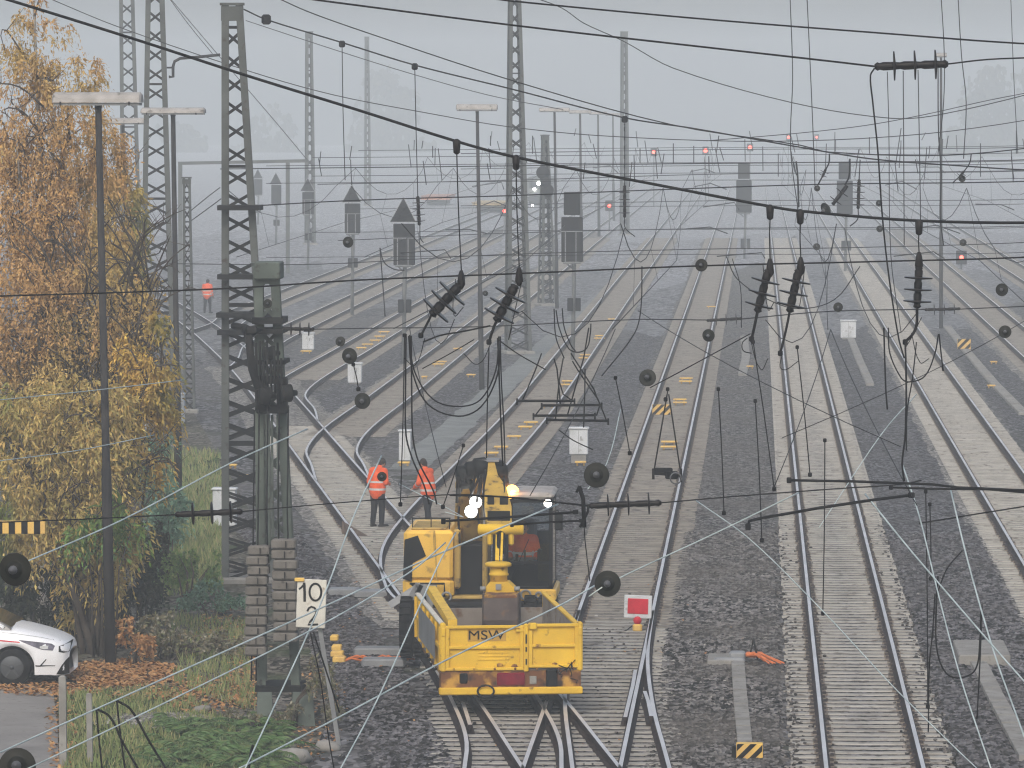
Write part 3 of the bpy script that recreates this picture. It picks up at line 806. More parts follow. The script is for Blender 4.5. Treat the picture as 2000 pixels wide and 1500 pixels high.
def slab(name, label, cat, x0, x1, y0, y1, h, m, parts=()):
    p = [G(x0, y1), G(x1, y1), G(x1, y0), G(x0, y0)]; c = sum(p, Vector()) / 4
    root = empty(name, c, label, cat)
    mb = MB(); mb.rbox(c + Vector((0, 0, h / 2)), ((p[1] - p[0]).length, max(.25, (p[3] - p[0]).length), h), .02); mb.build('cover', M[m], root)
    return root, c, (p[1] - p[0]).length, max(.25, (p[3] - p[0]).length)
slab('trough_cover', 'pale concrete chamber slab beside the corner trough', 'slab', 1866, 1968, 1272, 1302, .22, 'conc')
r_, c_, L_, W_ = slab('point_machine', 'point machine with orange cables beside the hazard block trough', 'point machine', 1382, 1436, 1288, 1302, .12, 'conc')
mb = MB(); mb.rbox(c_ + Vector((.30, -.1, .16)), (.30, .4, .14), .03); mb.rbox(c_ + Vector((.15, -.45, .1)), (.6, .25, .1), .04); mb.build('motor', M['galv'], r_)
mb = MB()
for k in range(7):
    a = c_ + Vector((.45 + rnd.random() * .15, -.2 - rnd.random() * .3, .16)); mb.tube([a, a + Vector((.15, rnd.uniform(-.3, .3), .05)), a + Vector((.3 + rnd.random() * .3, rnd.uniform(-.8, .1), -.06))], .014, 5)
mb.rbox(c_ + Vector((.62, .02, .16)), (.34, .2, .1), .03)
mb.build('cable', M['orangecable'], r_)
MB().tube([c_ + Vector((.55, 0, .2)), c_ + Vector((.6, .1, .45)), c_ + Vector((.68, -.2, .1))], .02, 5).build('hose', M['black'], r_)
# point machine on the left with grey plates, orange cable and yellow pieces
root = empty('point_machine', G(730, 1290), 'point machine with grey covers and orange cable left of the trailer wheel', 'point machine')
mb = MB()
for x0, x1, y0, y1 in ((690, 795, 1268, 1284), (705, 790, 1290, 1306), (640, 700, 1155, 1166), (690, 760, 1160, 1170)):
    p = G((x0 + x1) / 2, y1); wd = (G(x1, y1) - G(x0, y1)).length; mb = MB(); mb.rbox(p + Vector((0, .3, .09)), (wd, .5, .16), .03); mb.build('cover', M['galv'], root)
mb = MB()
for k in range(9):
    a = G(665 + k * 12, 1296 + rnd.uniform(-4, 5)); mb.tube([a + Vector((0, 0, .05)), a + Vector((.2, rnd.uniform(-.3, .3), .12)), a + Vector((.45, rnd.uniform(-.3, .3), .05))], .022, 5)
mb.build('cable', M['orangecable'], root)
root = empty('track_device', G(660, 1292), 'little pile of yellow blocks beside the left point machine', 'track device')
for x0, x1, y0, y1 in ((645, 662, 1249, 1258), (648, 668, 1264, 1274), (646, 672, 1277, 1284), (650, 676, 1285, 1293)):
    p = G((x0 + x1) / 2, y1 + 4); wd = (x1 - x0) / 108; MB().rbox(p + Vector((0, 0, .1 + (1290 - y1) * .002)), (wd, .3, .11), .02).build('block', M['balise'], root)

# --- yellow boards between the rails
BG = 'yellow boards laid between the rails'
def balise(px, py, wpx, label):
    Y = ZY(py + 3); p = S(px, py + 3, Y); wd = wpx * Y / F
    mb = MB(); mb.rbox((p.x, Y, .13), (wd, .34, .05), .015)
    for d in (-.3, .3): mb.box((p.x + d * wd, Y, .07), (.05, .1, .08))
    return tag(mb.build('track_board', M['balise']), label, 'track board', BG)
for x_, y_, w_, lab in (
    (1340, 742, 26, 'upper yellow board of the pair above the hanging hazard plate'), (1339, 748, 26, 'lower yellow board of the pair above the hanging hazard plate'),
    (1328, 784, 26, 'upper yellow board of the pair beside the hanging hazard plate'), (1328, 790, 27, 'lower yellow board of the pair beside the hanging hazard plate'),
    (1307, 868, 32, 'upper yellow board of the pair above the hanging pulley'), (1306, 878, 32, 'lower yellow board of the pair above the hanging pulley'),
    (1172, 658, 20, 'first upper yellow board of the curved siding, beside the hanging loops'), (1171, 663, 22, 'first lower yellow board of the curved siding, beside the hanging loops'),
    (1143, 696, 21, 'second upper yellow board of the curved siding'), (1141, 702, 22, 'second lower yellow board of the curved siding'),
    (1109, 748, 24, 'yellow board right above the hanging bar frame'), (1106, 755, 24, 'yellow board touching the hanging bar frame'),
    (1071, 797, 26, 'yellow board seen through the hanging bars'), (1037, 830, 28, 'yellow board below the hanging bars, upper of two'), (1026, 839, 28, 'yellow board below the hanging bars, lower of two'),
    (1004, 858, 28, 'yellow board above the two boards at the arm top'), (979, 879, 28, 'yellow board right above the arm top of the excavator'), (960, 891, 28, 'yellow board hiding behind the arm top of the excavator'),
    (894, 684, 18, 'upper yellow board of the pair by the loop cable'), (861, 710, 24, 'upper board of the close pair on the cabinet siding'), (856, 715, 24, 'lower board of the close pair on the cabinet siding'),
    (829, 740, 12, 'small yellow board on the rail of the cabinet siding'), (750, 651, 22, 'topmost of the yellow boards in the next siding'), (742, 660, 22, 'second from top of the yellow boards in the next siding'),
    (733, 668, 22, 'third from top of the yellow boards in the next siding'), (718, 676, 22, 'fourth from top of the yellow boards in the next siding'), (706, 683, 20, 'lowest of the yellow boards in the next siding'),
    (920, 736, 18, 'yellow board standing alone near the central lamp foot'), (1134, 909, 22, 'yellow board at the foot of the white cabinet by the boom'), (789, 911, 24, 'yellow board at the foot of the cabinet between the workers'),
    (1941, 708, 14, 'upper yellow board beside the long pale trough'), (1936, 755, 16, 'lower yellow board beside the long pale trough'), (598, 690, 22, 'yellow cover before the cabinet right of the green mast'),
    (455, 917, 16, 'small yellow board left of the green mast'), (481, 938, 26, 'wider yellow board against the green mast'), (1196, 625, 18, 'faint yellow board near the top of the curved siding'),
    (1465, 718, 14, 'tiny yellow board at the foot of the trough by the main track'), (1390, 600, 20, 'faint yellow board above the pairs on the red board track')):
    balise(x_, y_, w_, lab)

# --- signs
def text_mesh(txt, size, font_scale=(1, 1), ext=.004):
    cu = bpy.data.curves.new('txt', 'FONT'); cu.body = txt; cu.size = size; cu.extrude = ext; cu.align_x = 'CENTER'; cu.align_y = 'CENTER'
    o = bpy.data.objects.new('txt', cu); col.objects.link(o)
    dg = bpy.context.evaluated_depsgraph_get()
    me = bpy.data.meshes.new_from_object(o.evaluated_get(dg)); bpy.data.objects.remove(o)
    return me
def lettering(name, txt, size, ctr, m, parent, sx=1, bold=0):
    me = text_mesh(txt, size); rm = Matrix.Rotation(R(90), 3, 'X')
    xs = [v.co.x for v in me.vertices]; ys = [v.co.y for v in me.vertices]
    cx, cy_ = (min(xs) + max(xs)) / 2, (min(ys) + max(ys)) / 2
    for v in me.vertices: v.co = rm @ Vector(((v.co.x - cx) * sx, v.co.y - cy_, v.co.z)) + Vector(ctr) - parent.location
    me.materials.clear(); me.materials.append(M[m])
    o = bpy.data.objects.new(name, me); col.objects.link(o); o.parent = parent
    return o
def tubes_text(): pass
Ykm = 84.5
p = S(608, 1179, Ykm); q = G(652, 1490)
root = empty('distance_sign', (q.x, Ykm + .3, 0), 'weathered white distance sign reading 10 over 2 on a leaning post', 'sign')
M['signwhite'] = mat('sign_plate', (0.66, 0.64, 0.56), (0.55, 0.53, 0.46), scale=3, c3=(0.28, 0.2, 0.12), scale3=5, lo3=.62, hi3=.75, rough=.6)
mb = MB(); rz = Matrix.Rotation(R(2.2), 3, 'Y'); ppm = F / Ykm
mb.rbox((p.x, Ykm, p.z), (58 / ppm, .03, 96 / ppm), .012, rz); mb.build('plate', M['signwhite'], root)
def ring(mb, c, rx, rz_, t, y, a0=0, a1=360, n=26):
    pts = [Vector((c.x + rx * math.cos(R(a0 + (a1 - a0) * k / n)), y, c.z + rz_ * math.sin(R(a0 + (a1 - a0) * k / n)))) for k in range(n + 1)]
    for a, b in zip(pts, pts[1:]): mb.bar(a, b + (b - a) * .12, .006, t, up=(0, 0, 1) if abs((b - a).normalized().z) < .9 else (1, 0, 0))
mb = MB(); yF = Ykm - .021
def stroke(mb, pts, t):
    """flat painted stroke through photograph points"""
    P = [S(a, b, yF) for a, b in pts]
    L_, R_ = [], []
    for i, q_ in enumerate(P):
        d = (P[min(i + 1, len(P) - 1)] - P[max(i - 1, 0)]); d.y = 0; d.normalize()
        n_ = Vector((-d.z, 0, d.x)) * t / 2; L_.append(q_ + n_); R_.append(q_ - n_)
    k = len(P); vs = L_ + R_ + [v + Vector((0, .005, 0)) for v in L_ + R_]
    fs = []
    for i in range(k - 1): fs += [(i, i + 1, k + i + 1, k + i), (2 * k + i, 3 * k + i, 3 * k + i + 1, 2 * k + i + 1)]
    mb.add(vs, fs)
stroke(mb, [(584, 1151), (589, 1147), (594, 1141)], .03); stroke(mb, [(594, 1138), (595, 1156), (595, 1175)], .042)
stroke(mb, [(616 + 11.5 * math.cos(R(a)), 1156.5 - 16.5 * math.sin(R(a))) for a in range(0, 361, 15)], .034)
stroke(mb, [(600, 1194), (603, 1188), (608, 1185), (614, 1187), (618, 1193), (617, 1199), (612, 1207), (606, 1214), (602, 1220), (612, 1220), (621, 1219.5)], .032)
mb.build('numerals', M['black'], root)
MB().bar((p.x + .02, Ykm + .05, p.z + .3), (q.x - .1, Ykm + .3, 0), .07, .07).build('post', M['galv'], root)
MB().rbox(S(585, 1132, Ykm - .02), (.16, .06, .06), .01).build('clip', M['balise'], root)
# red stop board lying on the turnout
Yr = ZY(1238); p = S(1246, 1185, Yr)
root = empty('stop_board', (p.x, Yr, 0), 'red stop board with white border and red lamp standing between the rails', 'sign')
MB().rbox((p.x, Yr, p.z), (54 / 98, .04, 45 / 98), .01, Matrix.Rotation(R(2), 3, 'Y')).build('plate', M['white'], root)
MB().rbox((p.x, Yr - .022, p.z + .01), (40 / 98, .02, 30 / 98), .008, Matrix.Rotation(R(2), 3, 'Y')).build('red_panel', M['red'], root)
q = S(1245, 1212, Yr - .08); mb = MB(); mb.ball(q, .085, 12); mb.build('lamp', M['red'], root)
q = S(1245, 1226, Yr - .08); mb = MB(); mb.rbox(q, (.19, .16, .15), .03); mb.build('base', M['balise'], root)
MB().tube([S(1235, 1222, Yr), S(1225, 1230, Yr - .1), S(1212, 1236, Yr - .2)], .012, 5).build('leg', M['black'], root)
# hazard striped plates: stripes are real painted bands
def hazard(name, label, cat, x0, y0, x1, y1, Y, nst, th=.05, slant=1, side=False):
    a, c = S(x0, y0, Y), S(x1, y1, Y); wd = c.x - a.x; hh = a.z - c.z
    root = empty(name, ((a.x + c.x) / 2, Y, 0 if name != 'hazard_plate' else c.z), label, cat)
    mb = MB(); pxbox(mb, x0, y0, x1, y1, Y, th, 0, .008); mb.build('plate', M['balise'], root)
    mb = MB(); st = (wd + hh * abs(slant)) / nst
    for k in range(nst):
        u0 = k * st + st * .12 - (hh if slant < 0 else 0); u1 = u0 + st * .5
        # band between u0 and u1 along x + slant*z, clipped to the plate
        poly = []
        def P(x, z): return Vector((a.x + x, Y - .006, c.z + z))
        pts = [(u0 - 0, 0), (u1, 0), (u1 - hh * slant, hh), (u0 - hh * slant, hh)]
        def clip(ps, f):
            out = []
            for i in range(len(ps)):
                p_, q_ = ps[i], ps[(i + 1) % len(ps)]; fp, fq = f(p_), f(q_)
                if fp >= 0: out.append(p_)
                if fp * fq < 0:
                    t = fp / (fp - fq); out.append((p_[0] + (q_[0] - p_[0]) * t, p_[1] + (q_[1] - p_[1]) * t))
            return out
        ps = clip(clip(pts, lambda s_: s_[0] - .01), lambda s_: wd - .01 - s_[0])
        if len(ps) > 2: mb.prism([P(*s_) for s_ in ps], (0, 1, 0), .005)
    mb.build('stripes', M['black'], root)
    return root
r_ = hazard('hazard_block', 'yellow and black striped block at the end of the cable trough', 'hazard block', 1438, 1453, 1490, 1500, 83.2, 4, .25, -1)
mb = MB(); pxbox(mb, 1429, 1458, 1438, 1498, 83.2, .25); mb.build('side_panel', M['black'], r_)
mb = MB(); mb.box((S(1464, 1500, 83.2).x, 83.32, S(1464, 1500, 83.2).z / 2), (.36, .2, S(1464, 1500, 83.2).z)); mb.build('foot', M['black'], r_)
hazard('hazard_sign', 'yellow and black striped plate at the rail above the hanging pulley', 'hazard sign', 1274, 790, 1310, 817, 177, 4, .05, -1)
r_ = empty('hazard_sign', (S(1292, 817, 177).x, 177, 0), 'x', 'x'); bpy.data.objects.remove(r_)
hazard('hazard_sign', 'round little yellow and black sign beside the long trough', 'hazard sign', 1870, 662, 1896, 682, 225, 3, .05, -1)
r_ = hazard('height_barrier', 'yellow and black barred beam over the driveway in front of the birch', 'barrier', -60, 1018, 88, 1043, 94, 6, .18, 0)
MB().tube([(S(-52, 1040, 94).x, 94.1, 0), (S(-52, 1040, 94).x, 94.1, S(-52, 1025, 94).z)], .07, 8).build('post', M['yellow'], r_)
# brown sheet leaning on the walkway
a, b, c = G(668, 1008), G(722, 1048), G(684, 1050)
mb = MB(); mb.prism([G(668, 1046) + Vector((0, 0, .36)), G(722, 1049), G(690, 1050), G(668, 1047)], (0, 1, 0), .05)
M['brown'] = mat('rusty_sheet', (0.075, 0.055, 0.045), (0.12, 0.09, 0.07), scale=4, rough=.8)
tag(mb.build('rail_chock', M['brown']), 'brown wedge of sheet metal lying by the rail near the left worker', 'wedge')
# far beam gantry with posts
root = empty('beam_gantry', (S(562, 460, 330).x, 330, 0), 'faint horizontal beam on a post behind the triangle topped signals', 'gantry')
MB().bar(S(348, 319, 330), S(602, 314, 330), .2, .2).build('beam', M['mast'], root)
for px in (562, 352): MB().bar(S(px, 318, 330), (S(px, 460, 330).x, 330, 0), .24, .24).build('post', M['mast'], root)
# old stone kerb posts by the driveway
for lab, x, y0, y1, wpx in (('pale concrete fence post at the bumper of the white car', 122, 1322, 1510, 14), ('slim weathered concrete fence post on the grass', 174, 1356, 1500, 11)):
    Y = ZY(y1); b_ = S(x + 2, y1, Y); t_ = S(x, y0, Y)
    MBx = MB(); MBx.bar((b_.x, Y, 0), (t_.x, Y, t_.z), wpx * Y / F, wpx * Y / F); MBx.ball((t_.x, Y, t_.z), wpx * Y / F * .5, 8, 0, (1, 1, .5))
    tag(MBx.build('fence_post', M['conc']), lab, 'fence post')
# ------------------------------------------------------------------ overhead line: spans, insulators, droppers, arms
YA, YB, YC = 65.0, 114.0, 165.0       # near, second and third head span
def spts(pts, Y):
    out = []
    for q in pts:
        out.append(S(q[0], q[1], q[2] if len(q) > 2 else Y))
    return out
def curve(pts, n=5):
    P = [Vector(p) for p in pts]
    if len(P) < 3: return P
    return smooth(P, n)
def wire(label, pts, Y, wpx, m='wire', name='overhead_wire', cat='wire', knots=(), sm=True, group=None):
    pts = list(pts)
    if len(pts[-1]) == 2 and pts[-1][0] >= 2040:      # spans run on to a mast beyond the right edge
        (xa, ya), (xb, yb) = pts[-2], pts[-1]; pts.append((xb + 900, yb + (yb - ya) / (xb - xa) * 900 - 40))
    if len(pts[0]) == 2 and pts[0][0] <= -40:
        (xa, ya), (xb, yb) = pts[1], pts[0]; pts.insert(0, (xb - 500, yb + (yb - ya) / (xb - xa) * -500))
    P = spts(pts, Y)
    mb = MB(); C_ = curve(P) if sm else P
    mb.tube(C_, [max(.0035, wpx / 2 * p.y / F) for p in C_], 5)
    o = mb.build(name, M[m])
    tag(o, label, cat, group)
    if knots:
        kb = None
        for i, k in enumerate(knots):
            kb = MB(); p = S(k[0], k[1], k[3] if len(k) > 3 else Y); r = k[2] * p.y / F
            kb.rbox(p, (r * 2, r * 1.6, r * 2.2), r * .4)
            c = kb.build('clamp', M['wire']); c.parent = o
    return o
def insulator(label, a, b, Y, wpx=30, n=3, name='insulator', sheds=None, m='porcelain', tail=.16, Y2=None):
    """a rod insulator with flat sheds between two photograph points; wpx = shed radius in px"""
    A, B = S(a[0], a[1], Y), S(b[0], b[1], Y2 or Y); L_ = (B - A).length; u = Y / F
    root = empty(name, A, label, 'insulator', None)
    k = u * wpx * 1.1
    prof = [(0, k * .16), (L_ * .04, k * .3)]
    core = k * .30
    for i in range(n + 1):
        t = .08 + (1 - 2 * .08) * i / n
        prof += [(L_ * (t - .01), core * .78)]
        if i < n:
            tm = .08 + .84 * (i + .5) / n
            prof += [(L_ * (tm - .12 / n * 3 * .84), core), (L_ * (tm + .02), core * .95)]
    prof += [(L_ * .96, k * .3), (L_, k * .16)]
    MB().lathe(prof, A, B, 10).build('rod', M[m], root)
    for i in range(n):
        tm = .08 + .84 * (i + .62) / n
        p0 = A.lerp(B, tm); d = (B - A).normalized()
        t_ = k * .11
        MB().lathe([(0, core), (t_ * .3, k * .8), (t_ * .2, k * 1.0), (t_ * 1.0, k * 1.0), (t_ * 1.6, core)], p0, p0 + d, 16).build('shed', M[m], root)
    return root
def bell(label, px, py, dpx, Y, face=(0, -1, .12), m='bell'):
    """wheel shaped insulator seen along its wire"""
    p = S(px, py, Y); r = dpx / 2 * Y / F; f = Vector(face).normalized()
    root = empty('wheel_insulator', p, label, 'insulator', 'wheel insulators in the wires')
    MB().lathe([(-r * .5, r * .2), (-r * .42, r * .55), (-r * .05, r * .98), (r * .06, r), (r * .12, r * .96), (r * .07, r * .90), (r * .15, r * .82), (r * .10, r * .75), (r * .19, r * .66), (r * .14, r * .58), (r * .26, r * .48), (r * .40, r * .36), (r * .46, r * .2)], p, p + f, 22).build('disc', M[m], root)
    MB().lathe([(r * .3, r * .28), (r * .62, r * .26), (r * .7, r * .16), (r * .95, r * .1)], p, p + f, 10).build('cap', M['fitting'], root)
    return root
# ---- near head span
o = wire('thick uppermost span wire sloping across from the birch top to the right edge', [(-60, -22), (18, 0), (265, 77), (490, 150), (700, 215), (892, 276), (1008, 307), (1300, 364), (1504, 403), (1563, 412), (1795, 431), (2060, 434)], YA, 6)
for px, py in ((892, 284), (1008, 315), (1504, 412), (1563, 421), (1795, 442)):
    p = S(px, py, YA); r = 8 * YA / F
    c = MB().lathe([(0, r * .3), (r * .5, r), (r * 3.4, r * .8), (r * 3.8, r * .3)], p + Vector((0, 0, r * 1.6)), p - Vector((0, 0, 1)), 8).build('hanger_sleeve', M['porcelain']); c.parent = o
for lab, a, b in (('dropper wire at the nearest triangle topped signal side, first from the left', (892, 300), (901, 528)), ('dropper wire running down in front of the slim central mast', (1008, 330), (1014, 522)),
                  ('dropper wire left of the two close ones beside the wheel insulator', (1504, 425), (1504, 505)), ('dropper wire right of the two close ones', (1563, 432), (1564, 502)), ('dropper wire ending at the upright insulator on the right', (1795, 452), (1795, 492))):
    o = wire(lab, [a, ((a[0] + b[0]) / 2 - 1, (a[1] + b[1]) / 2), b], YA, 2.6, name='dropper_wire')
    p = S(b[0], b[1], YA); r = 8 * YA / F
    c = MB().lathe([(0, r * .4), (r * 1.2, r * .8), (r * 3.4, r * 1.05), (r * 4.2, r * .6), (r * 4.6, r * .3)], p, p - Vector((0, 0, 1)), 9).build('weight_sleeve', M['porcelain']); c.parent = o
insulator('slanting three shed insulator left of the U shaped cables', (899, 556), (842, 616), YA, 31)
insulator('slanting three shed insulator in front of the slim central mast', (1007, 556), (969, 628), YA, 30)
insulator('steep three shed insulator, left one of the close pair', (1501, 526), (1479, 610), YA, 26)
insulator('steep three shed insulator, right one of the close pair', (1560, 526), (1542, 610), YA, 26)
insulator('upright three shed insulator over the main tracks', (1795, 520), (1791, 602), YA, 25)
insulator('big level insulator high at the right, a long cable hanging from its end', (1708, 130), (1852, 125), YA, 26)
insulator('level insulator in front of the tall mast leg above the weights', (342, 1005), (474, 999), YA, 20)
insulator('level insulator right of the excavator beside the rails', (1150, 988), (1292, 982), YA, 20)
wire('upper cross span wire running level behind the insulators', [(-60, 580), (430, 564), (700, 547), (1040, 533), (1370, 519), (1700, 511), (2060, 499)], YA, 3.4)
wire('span wire descending from the top centre to the big level insulator', [(560, -8), (650, 4), (1000, 49), (1350, 89), (1600, 117), (1712, 130)], YA, 4)
wire('span wire continuing from the big level insulator to the right edge', [(1850, 125), (1930, 116), (2060, 110)], YA, 3.2)
wire('topmost span wire entering at the top centre and leaving near the top right corner', [(940, -6), (1000, 2), (1350, 35), (1700, 63), (2060, 88)], YA, 3.6)
wire('lower cross span wire from the barred beam to the insulator by the mast', [(-60, 1022), (160, 1014), (344, 1005)], YA, 2.8)
wire('lower cross span wire passing the workers to the excavator', [(472, 999), (650, 983), (877, 966), (960, 968)], YA, 2.4)
wire('lower cross span wire over the beacon to the right insulator', [(878, 967), (979, 970), (1060, 978), (1152, 988)], YA, 4)
wire('lower cross span wire from the right insulator across the main track', [(1290, 982), (1440, 969), (1640, 954), (1760, 946), (1800, 938)], YA, 2.6)
wire('steady wire leaving across the right edge', [(1795, 1022), (1900, 1005), (2060, 978)], YA, 3)
def arm(label, pts, wpx, Y=YA, hook=None):
    root = empty('steady_arm', S(pts[0][0], pts[0][1], Y), label, 'steady arm', None)
    P = spts(pts, Y); MB().tube(P, wpx / 2 * Y / F, 7).build('tube', M['wire'], root)
    mb = MB(); r = wpx * .9 * Y / F
    mb.rbox(P[0], (r * 2, r * 2, r * 2.4), r * .3); mb.rbox(P[-1], (r * 2.4, r * 2, r * 2), r * .3)
    mb.build('clamp', M['wire'], root)
    return root
arm('bent steady arm across the main track with its hooked end over ballast', [(1461, 1029), (1463, 1018), (1476, 1014), (1600, 992), (1700, 977), (1780, 967)], 6)
arm('level steady arm above the main track rails', [(1541, 938), (1660, 940), (1820, 946), (1870, 952), (2050, 960)], 5.2)
arm('short steady arm beside it at the right', [(1740, 952), (1830, 955), (1930, 956), (2050, 966)], 4.2)
arm('long steady arm in front of the excavator boom', [(866, 1018), (960, 1012), (1050, 1006), (1124, 1000)], 5)
arm('lower steady arm across the excavator cab', [(1000, 1025), (1070, 1020), (1135, 1017)], 4)
mb = MB(); mb.tube(spts([(1131, 950), (1139, 975), (1141, 1030)], YA), .028, 6); mb.tube(spts([(1126, 962), (1131, 950), (1137, 957)], YA), .018, 5); mb.tube(spts([(1133, 1030), (1148, 1000), (1150, 985)], YA), .018, 5)
tag(mb.build('arm_holder', M['wire']), 'upright hook holding the steady arms by the cab', 'bracket')
wire('thin stay from the arm hook down to the wheel insulator by the rail', [(1141, 1030), (1143, 1060), (1152, 1135)], YA, 2.4)
# clamps and jumpers at the near support points
for lab, pts, wp in (('twin clamp rods under the left slanting insulator', [(842, 616), (834, 632), (822, 655)], 5), ('link below the central slanting insulator', [(969, 628), (962, 645), (955, 668)], 6),
                     ('link below the left steep insulator', [(1479, 610), (1475, 630), (1468, 662)], 6), ('link below the right steep insulator', [(1542, 610), (1536, 640), (1524, 690)], 5),
                     ('link below the upright insulator', [(1791, 602), (1790, 635), (1783, 652), (1768, 668)], 6)):
    wire(lab, pts, YA, wp, name='clamp_link', cat='clamp', knots=[(pts[-1][0], pts[-1][1], 5)])
U = (('left dark cable falling from the clamps to the right worker', [(793, 652), (792, 750), (793, 850), (806, 898), (828, 948), (838, 985)], 3.4),
     ('dark cable next to it falling to the right worker', [(803, 656), (804, 760), (806, 850), (816, 898), (846, 958), (853, 985)], 3.4),
     ('deeper U shaped cable looping between the two supports', [(798, 656), (806, 728), (836, 790), (895, 813), (940, 794), (972, 730), (977, 657)], 3.2),
     ('shallower U shaped cable looping between the two supports', [(800, 654), (809, 724), (846, 780), (895, 794), (938, 781), (968, 724), (974, 657)], 3),
     ('cable falling from the central support to the excavator arm', [(972, 660), (975, 740), (978, 820), (982, 910)], 3.4), ('second cable falling beside it to the excavator arm', [(977, 660), (979, 740), (984, 830), (986, 905)], 2.8),
     ('thin rope hanging left of the two cables onto the excavator arm', [(955, 678), (952, 780), (950, 895)], 2.6),
     ('curved jumper between the two supports', [(826, 668), (860, 655), (900, 648), (958, 636)], 3.4),
     ('stay from the central support to the hanging bar frame', [(974, 664), (1010, 690), (1066, 722)], 2.6), ('stay from the right rail to the central support', [(825, 720), (880, 690), (926, 663)], 2.2),
     ('long cable dropping from the big level insulator to the right support', [(1708, 133), (1700, 148), (1704, 195), (1714, 290), (1723, 420), (1736, 540), (1755, 660), (1766, 700)], 3.4),
     ('U shaped cable looping at the right support', [(1735, 640), (1738, 690), (1760, 738), (1775, 746), (1806, 735), (1826, 690), (1833, 652)], 2.8),
     ('jumper loop beside the left steep insulator', [(1460, 660), (1450, 670), (1452, 685), (1468, 690)], 2.2),
     ('dark bundle cable falling from the right support', [(1768, 668), (1770, 760), (1768, 850), (1762, 905), (1766, 940)], 4), ('second dark cable in the falling bundle', [(1726, 640), (1730, 760), (1733, 800)], 3.4),
     ('third cable leaning into the falling bundle', [(1790, 668), (1782, 740), (1772, 800), (1770, 880)], 2.6), ('short cable hanging from the loop end', [(1834, 652), (1838, 690), (1842, 725)], 3),
     ('loop cable hanging lowest near the corner', [(1832, 1125), (1828, 1200), (1830, 1270), (1848, 1315), (1875, 1324), (1905, 1308), (1914, 1250), (1916, 1190)], 3.4),
     ('straight cable falling at the left of the corner loop', [(1826, 1160), (1822, 1230), (1815, 1300), (1813, 1430)], 3), ('straight cable falling at the right of the corner loop', [(1918, 1180), (1914, 1290), (1908, 1405)], 3),
     ('jumper reaching from the pale wire up to the corner loop', [(1832, 1155), (1850, 1110), (1880, 1075)], 2.6),
     ('left black cable arching down in the bottom left corner', [(188, 1384), (192, 1430), (200, 1510)], 4), ('black cable arching from the same clamp across the grass', [(188, 1384), (215, 1400), (240, 1450), (275, 1510)], 5),
     ('second left black cable falling behind the arch', [(228, 1368), (232, 1410), (245, 1510)], 4), ('second black arch over the grass and ferns', [(228, 1368), (255, 1385), (290, 1445), (330, 1510)], 5),
     ('black cables hanging from the pale crossing wires by the ferns', [(494, 1455), (490, 1470), (484, 1510)], 6), ('cable stay right of the ten sign running to the pale wire', [(612, 1235), (640, 1320), (663, 1392)], 3.4),
     ('stay hanging inside it from the sign to the stones', [(606, 1235), (626, 1330), (640, 1430), (652, 1500)], 2.8))
for lab, pts, wp in U: wire(lab, pts, YA - 3 if pts[0][1] > 1100 else YA, wp, name='hanging_cable', cat='cable')
# ---- pale contact wires passing the camera: both ends at their own distance
Pw = (('pale contact wire rising from the bottom left edge past the ten sign to the excavator', [(-60, 1497, 40), (230, 1366, 45), (600, 1200, 52), (850, 1085, 59), (1090, 985, 65)], 4.5),
      ('pale contact wire below it rising from the bottom left corner', [(-60, 1552, 40), (100, 1480, 42), (600, 1235, 50), (800, 1118, 57), (870, 1060, 60)], 4),
      ('pale wire crossing in front of the trailer tailgate', [(430, 1520, 44), (660, 1402, 49), (870, 1290, 54), (1095, 1182, 60), (1165, 1142, 62)], 4.6),
      ('steep pale wire crossing in front of the trailer wheel', [(655, 1520, 46), (740, 1360, 50), (855, 1105, 58), (890, 1040, 61)], 4),
      ('steep pale wire running from the ferns up past the ten sign', [(470, 1520, 44), (540, 1370, 48), (600, 1240, 52), (640, 1145, 55), (690, 1010, 60), (745, 890, 65)], 4.2),
      ('thin pale wire descending from the green mast to the wheel insulator at left', [(38, 1103, 46), (240, 1015, 52), (450, 905, 60), (600, 838, 68)], 4),
      ('faint pale wire across the birch, upper of two', [(-40, 785, 50), (160, 765, 55), (360, 742, 62)], 2.4), ('faint pale wire across the birch, lower of two', [(-40, 905, 48), (150, 880, 54), (300, 850, 60)], 2.4),
      ('pale wire from the wheel insulator by the rail to the steady arm', [(1150, 1165, 60), (1187, 1140, 60), (1400, 1040, 63), (1560, 962, 65)], 3.8),
      ('pale wire slanting from the hooked arm down across the main track', [(1360, 978, 70), (1461, 1050, 65), (1606, 1192, 57), (1740, 1336, 50), (1860, 1455, 46), (1950, 1540, 43)], 3.2),
      ('greenish pale wire slanting down to the right corner', [(1690, 965, 66), (1768, 1062, 60), (1830, 1135, 56), (1945, 1268, 51), (2040, 1375, 47)], 4.6),
      ('pale wire descending beside the loop cable to the bottom edge', [(1762, 905, 72), (1796, 1010, 65), (1830, 1150, 58), (1875, 1320, 52), (1935, 1500, 47)], 3.8),
      ('greenish pale wire rightmost of those running down to the bottom', [(1855, 950, 66), (1890, 1095, 60), (1940, 1270, 54), (1990, 1410, 49), (2030, 1520, 46)], 4.4),
      ('pale wire leading from the hanging bars to the far ballast', [(1148, 955, 75), (1185, 905, 77), (1212, 800, 85)], 2.4),
      ('thin pale wire rising over ballast to the falling bundle', [(1600, 1030, 70), (1720, 850, 76), (1790, 770, 82)], 2.6),
      ('pale wire from the near worker tool to the sheet metal', [(780, 945, 70), (905, 1010, 66), (870, 1000, 66)], 2.2),
      ('dark stay leading from the bell by the pulley up to the left steep insulator', [(1270, 757, 75), (1330, 725, 72), (1465, 652, 66)], 3))
for lab, pts, wp in Pw: wire(lab, pts, 60, wp * .8, 'wire' if lab.startswith('dark') else 'wirepale', name='contact_wire')
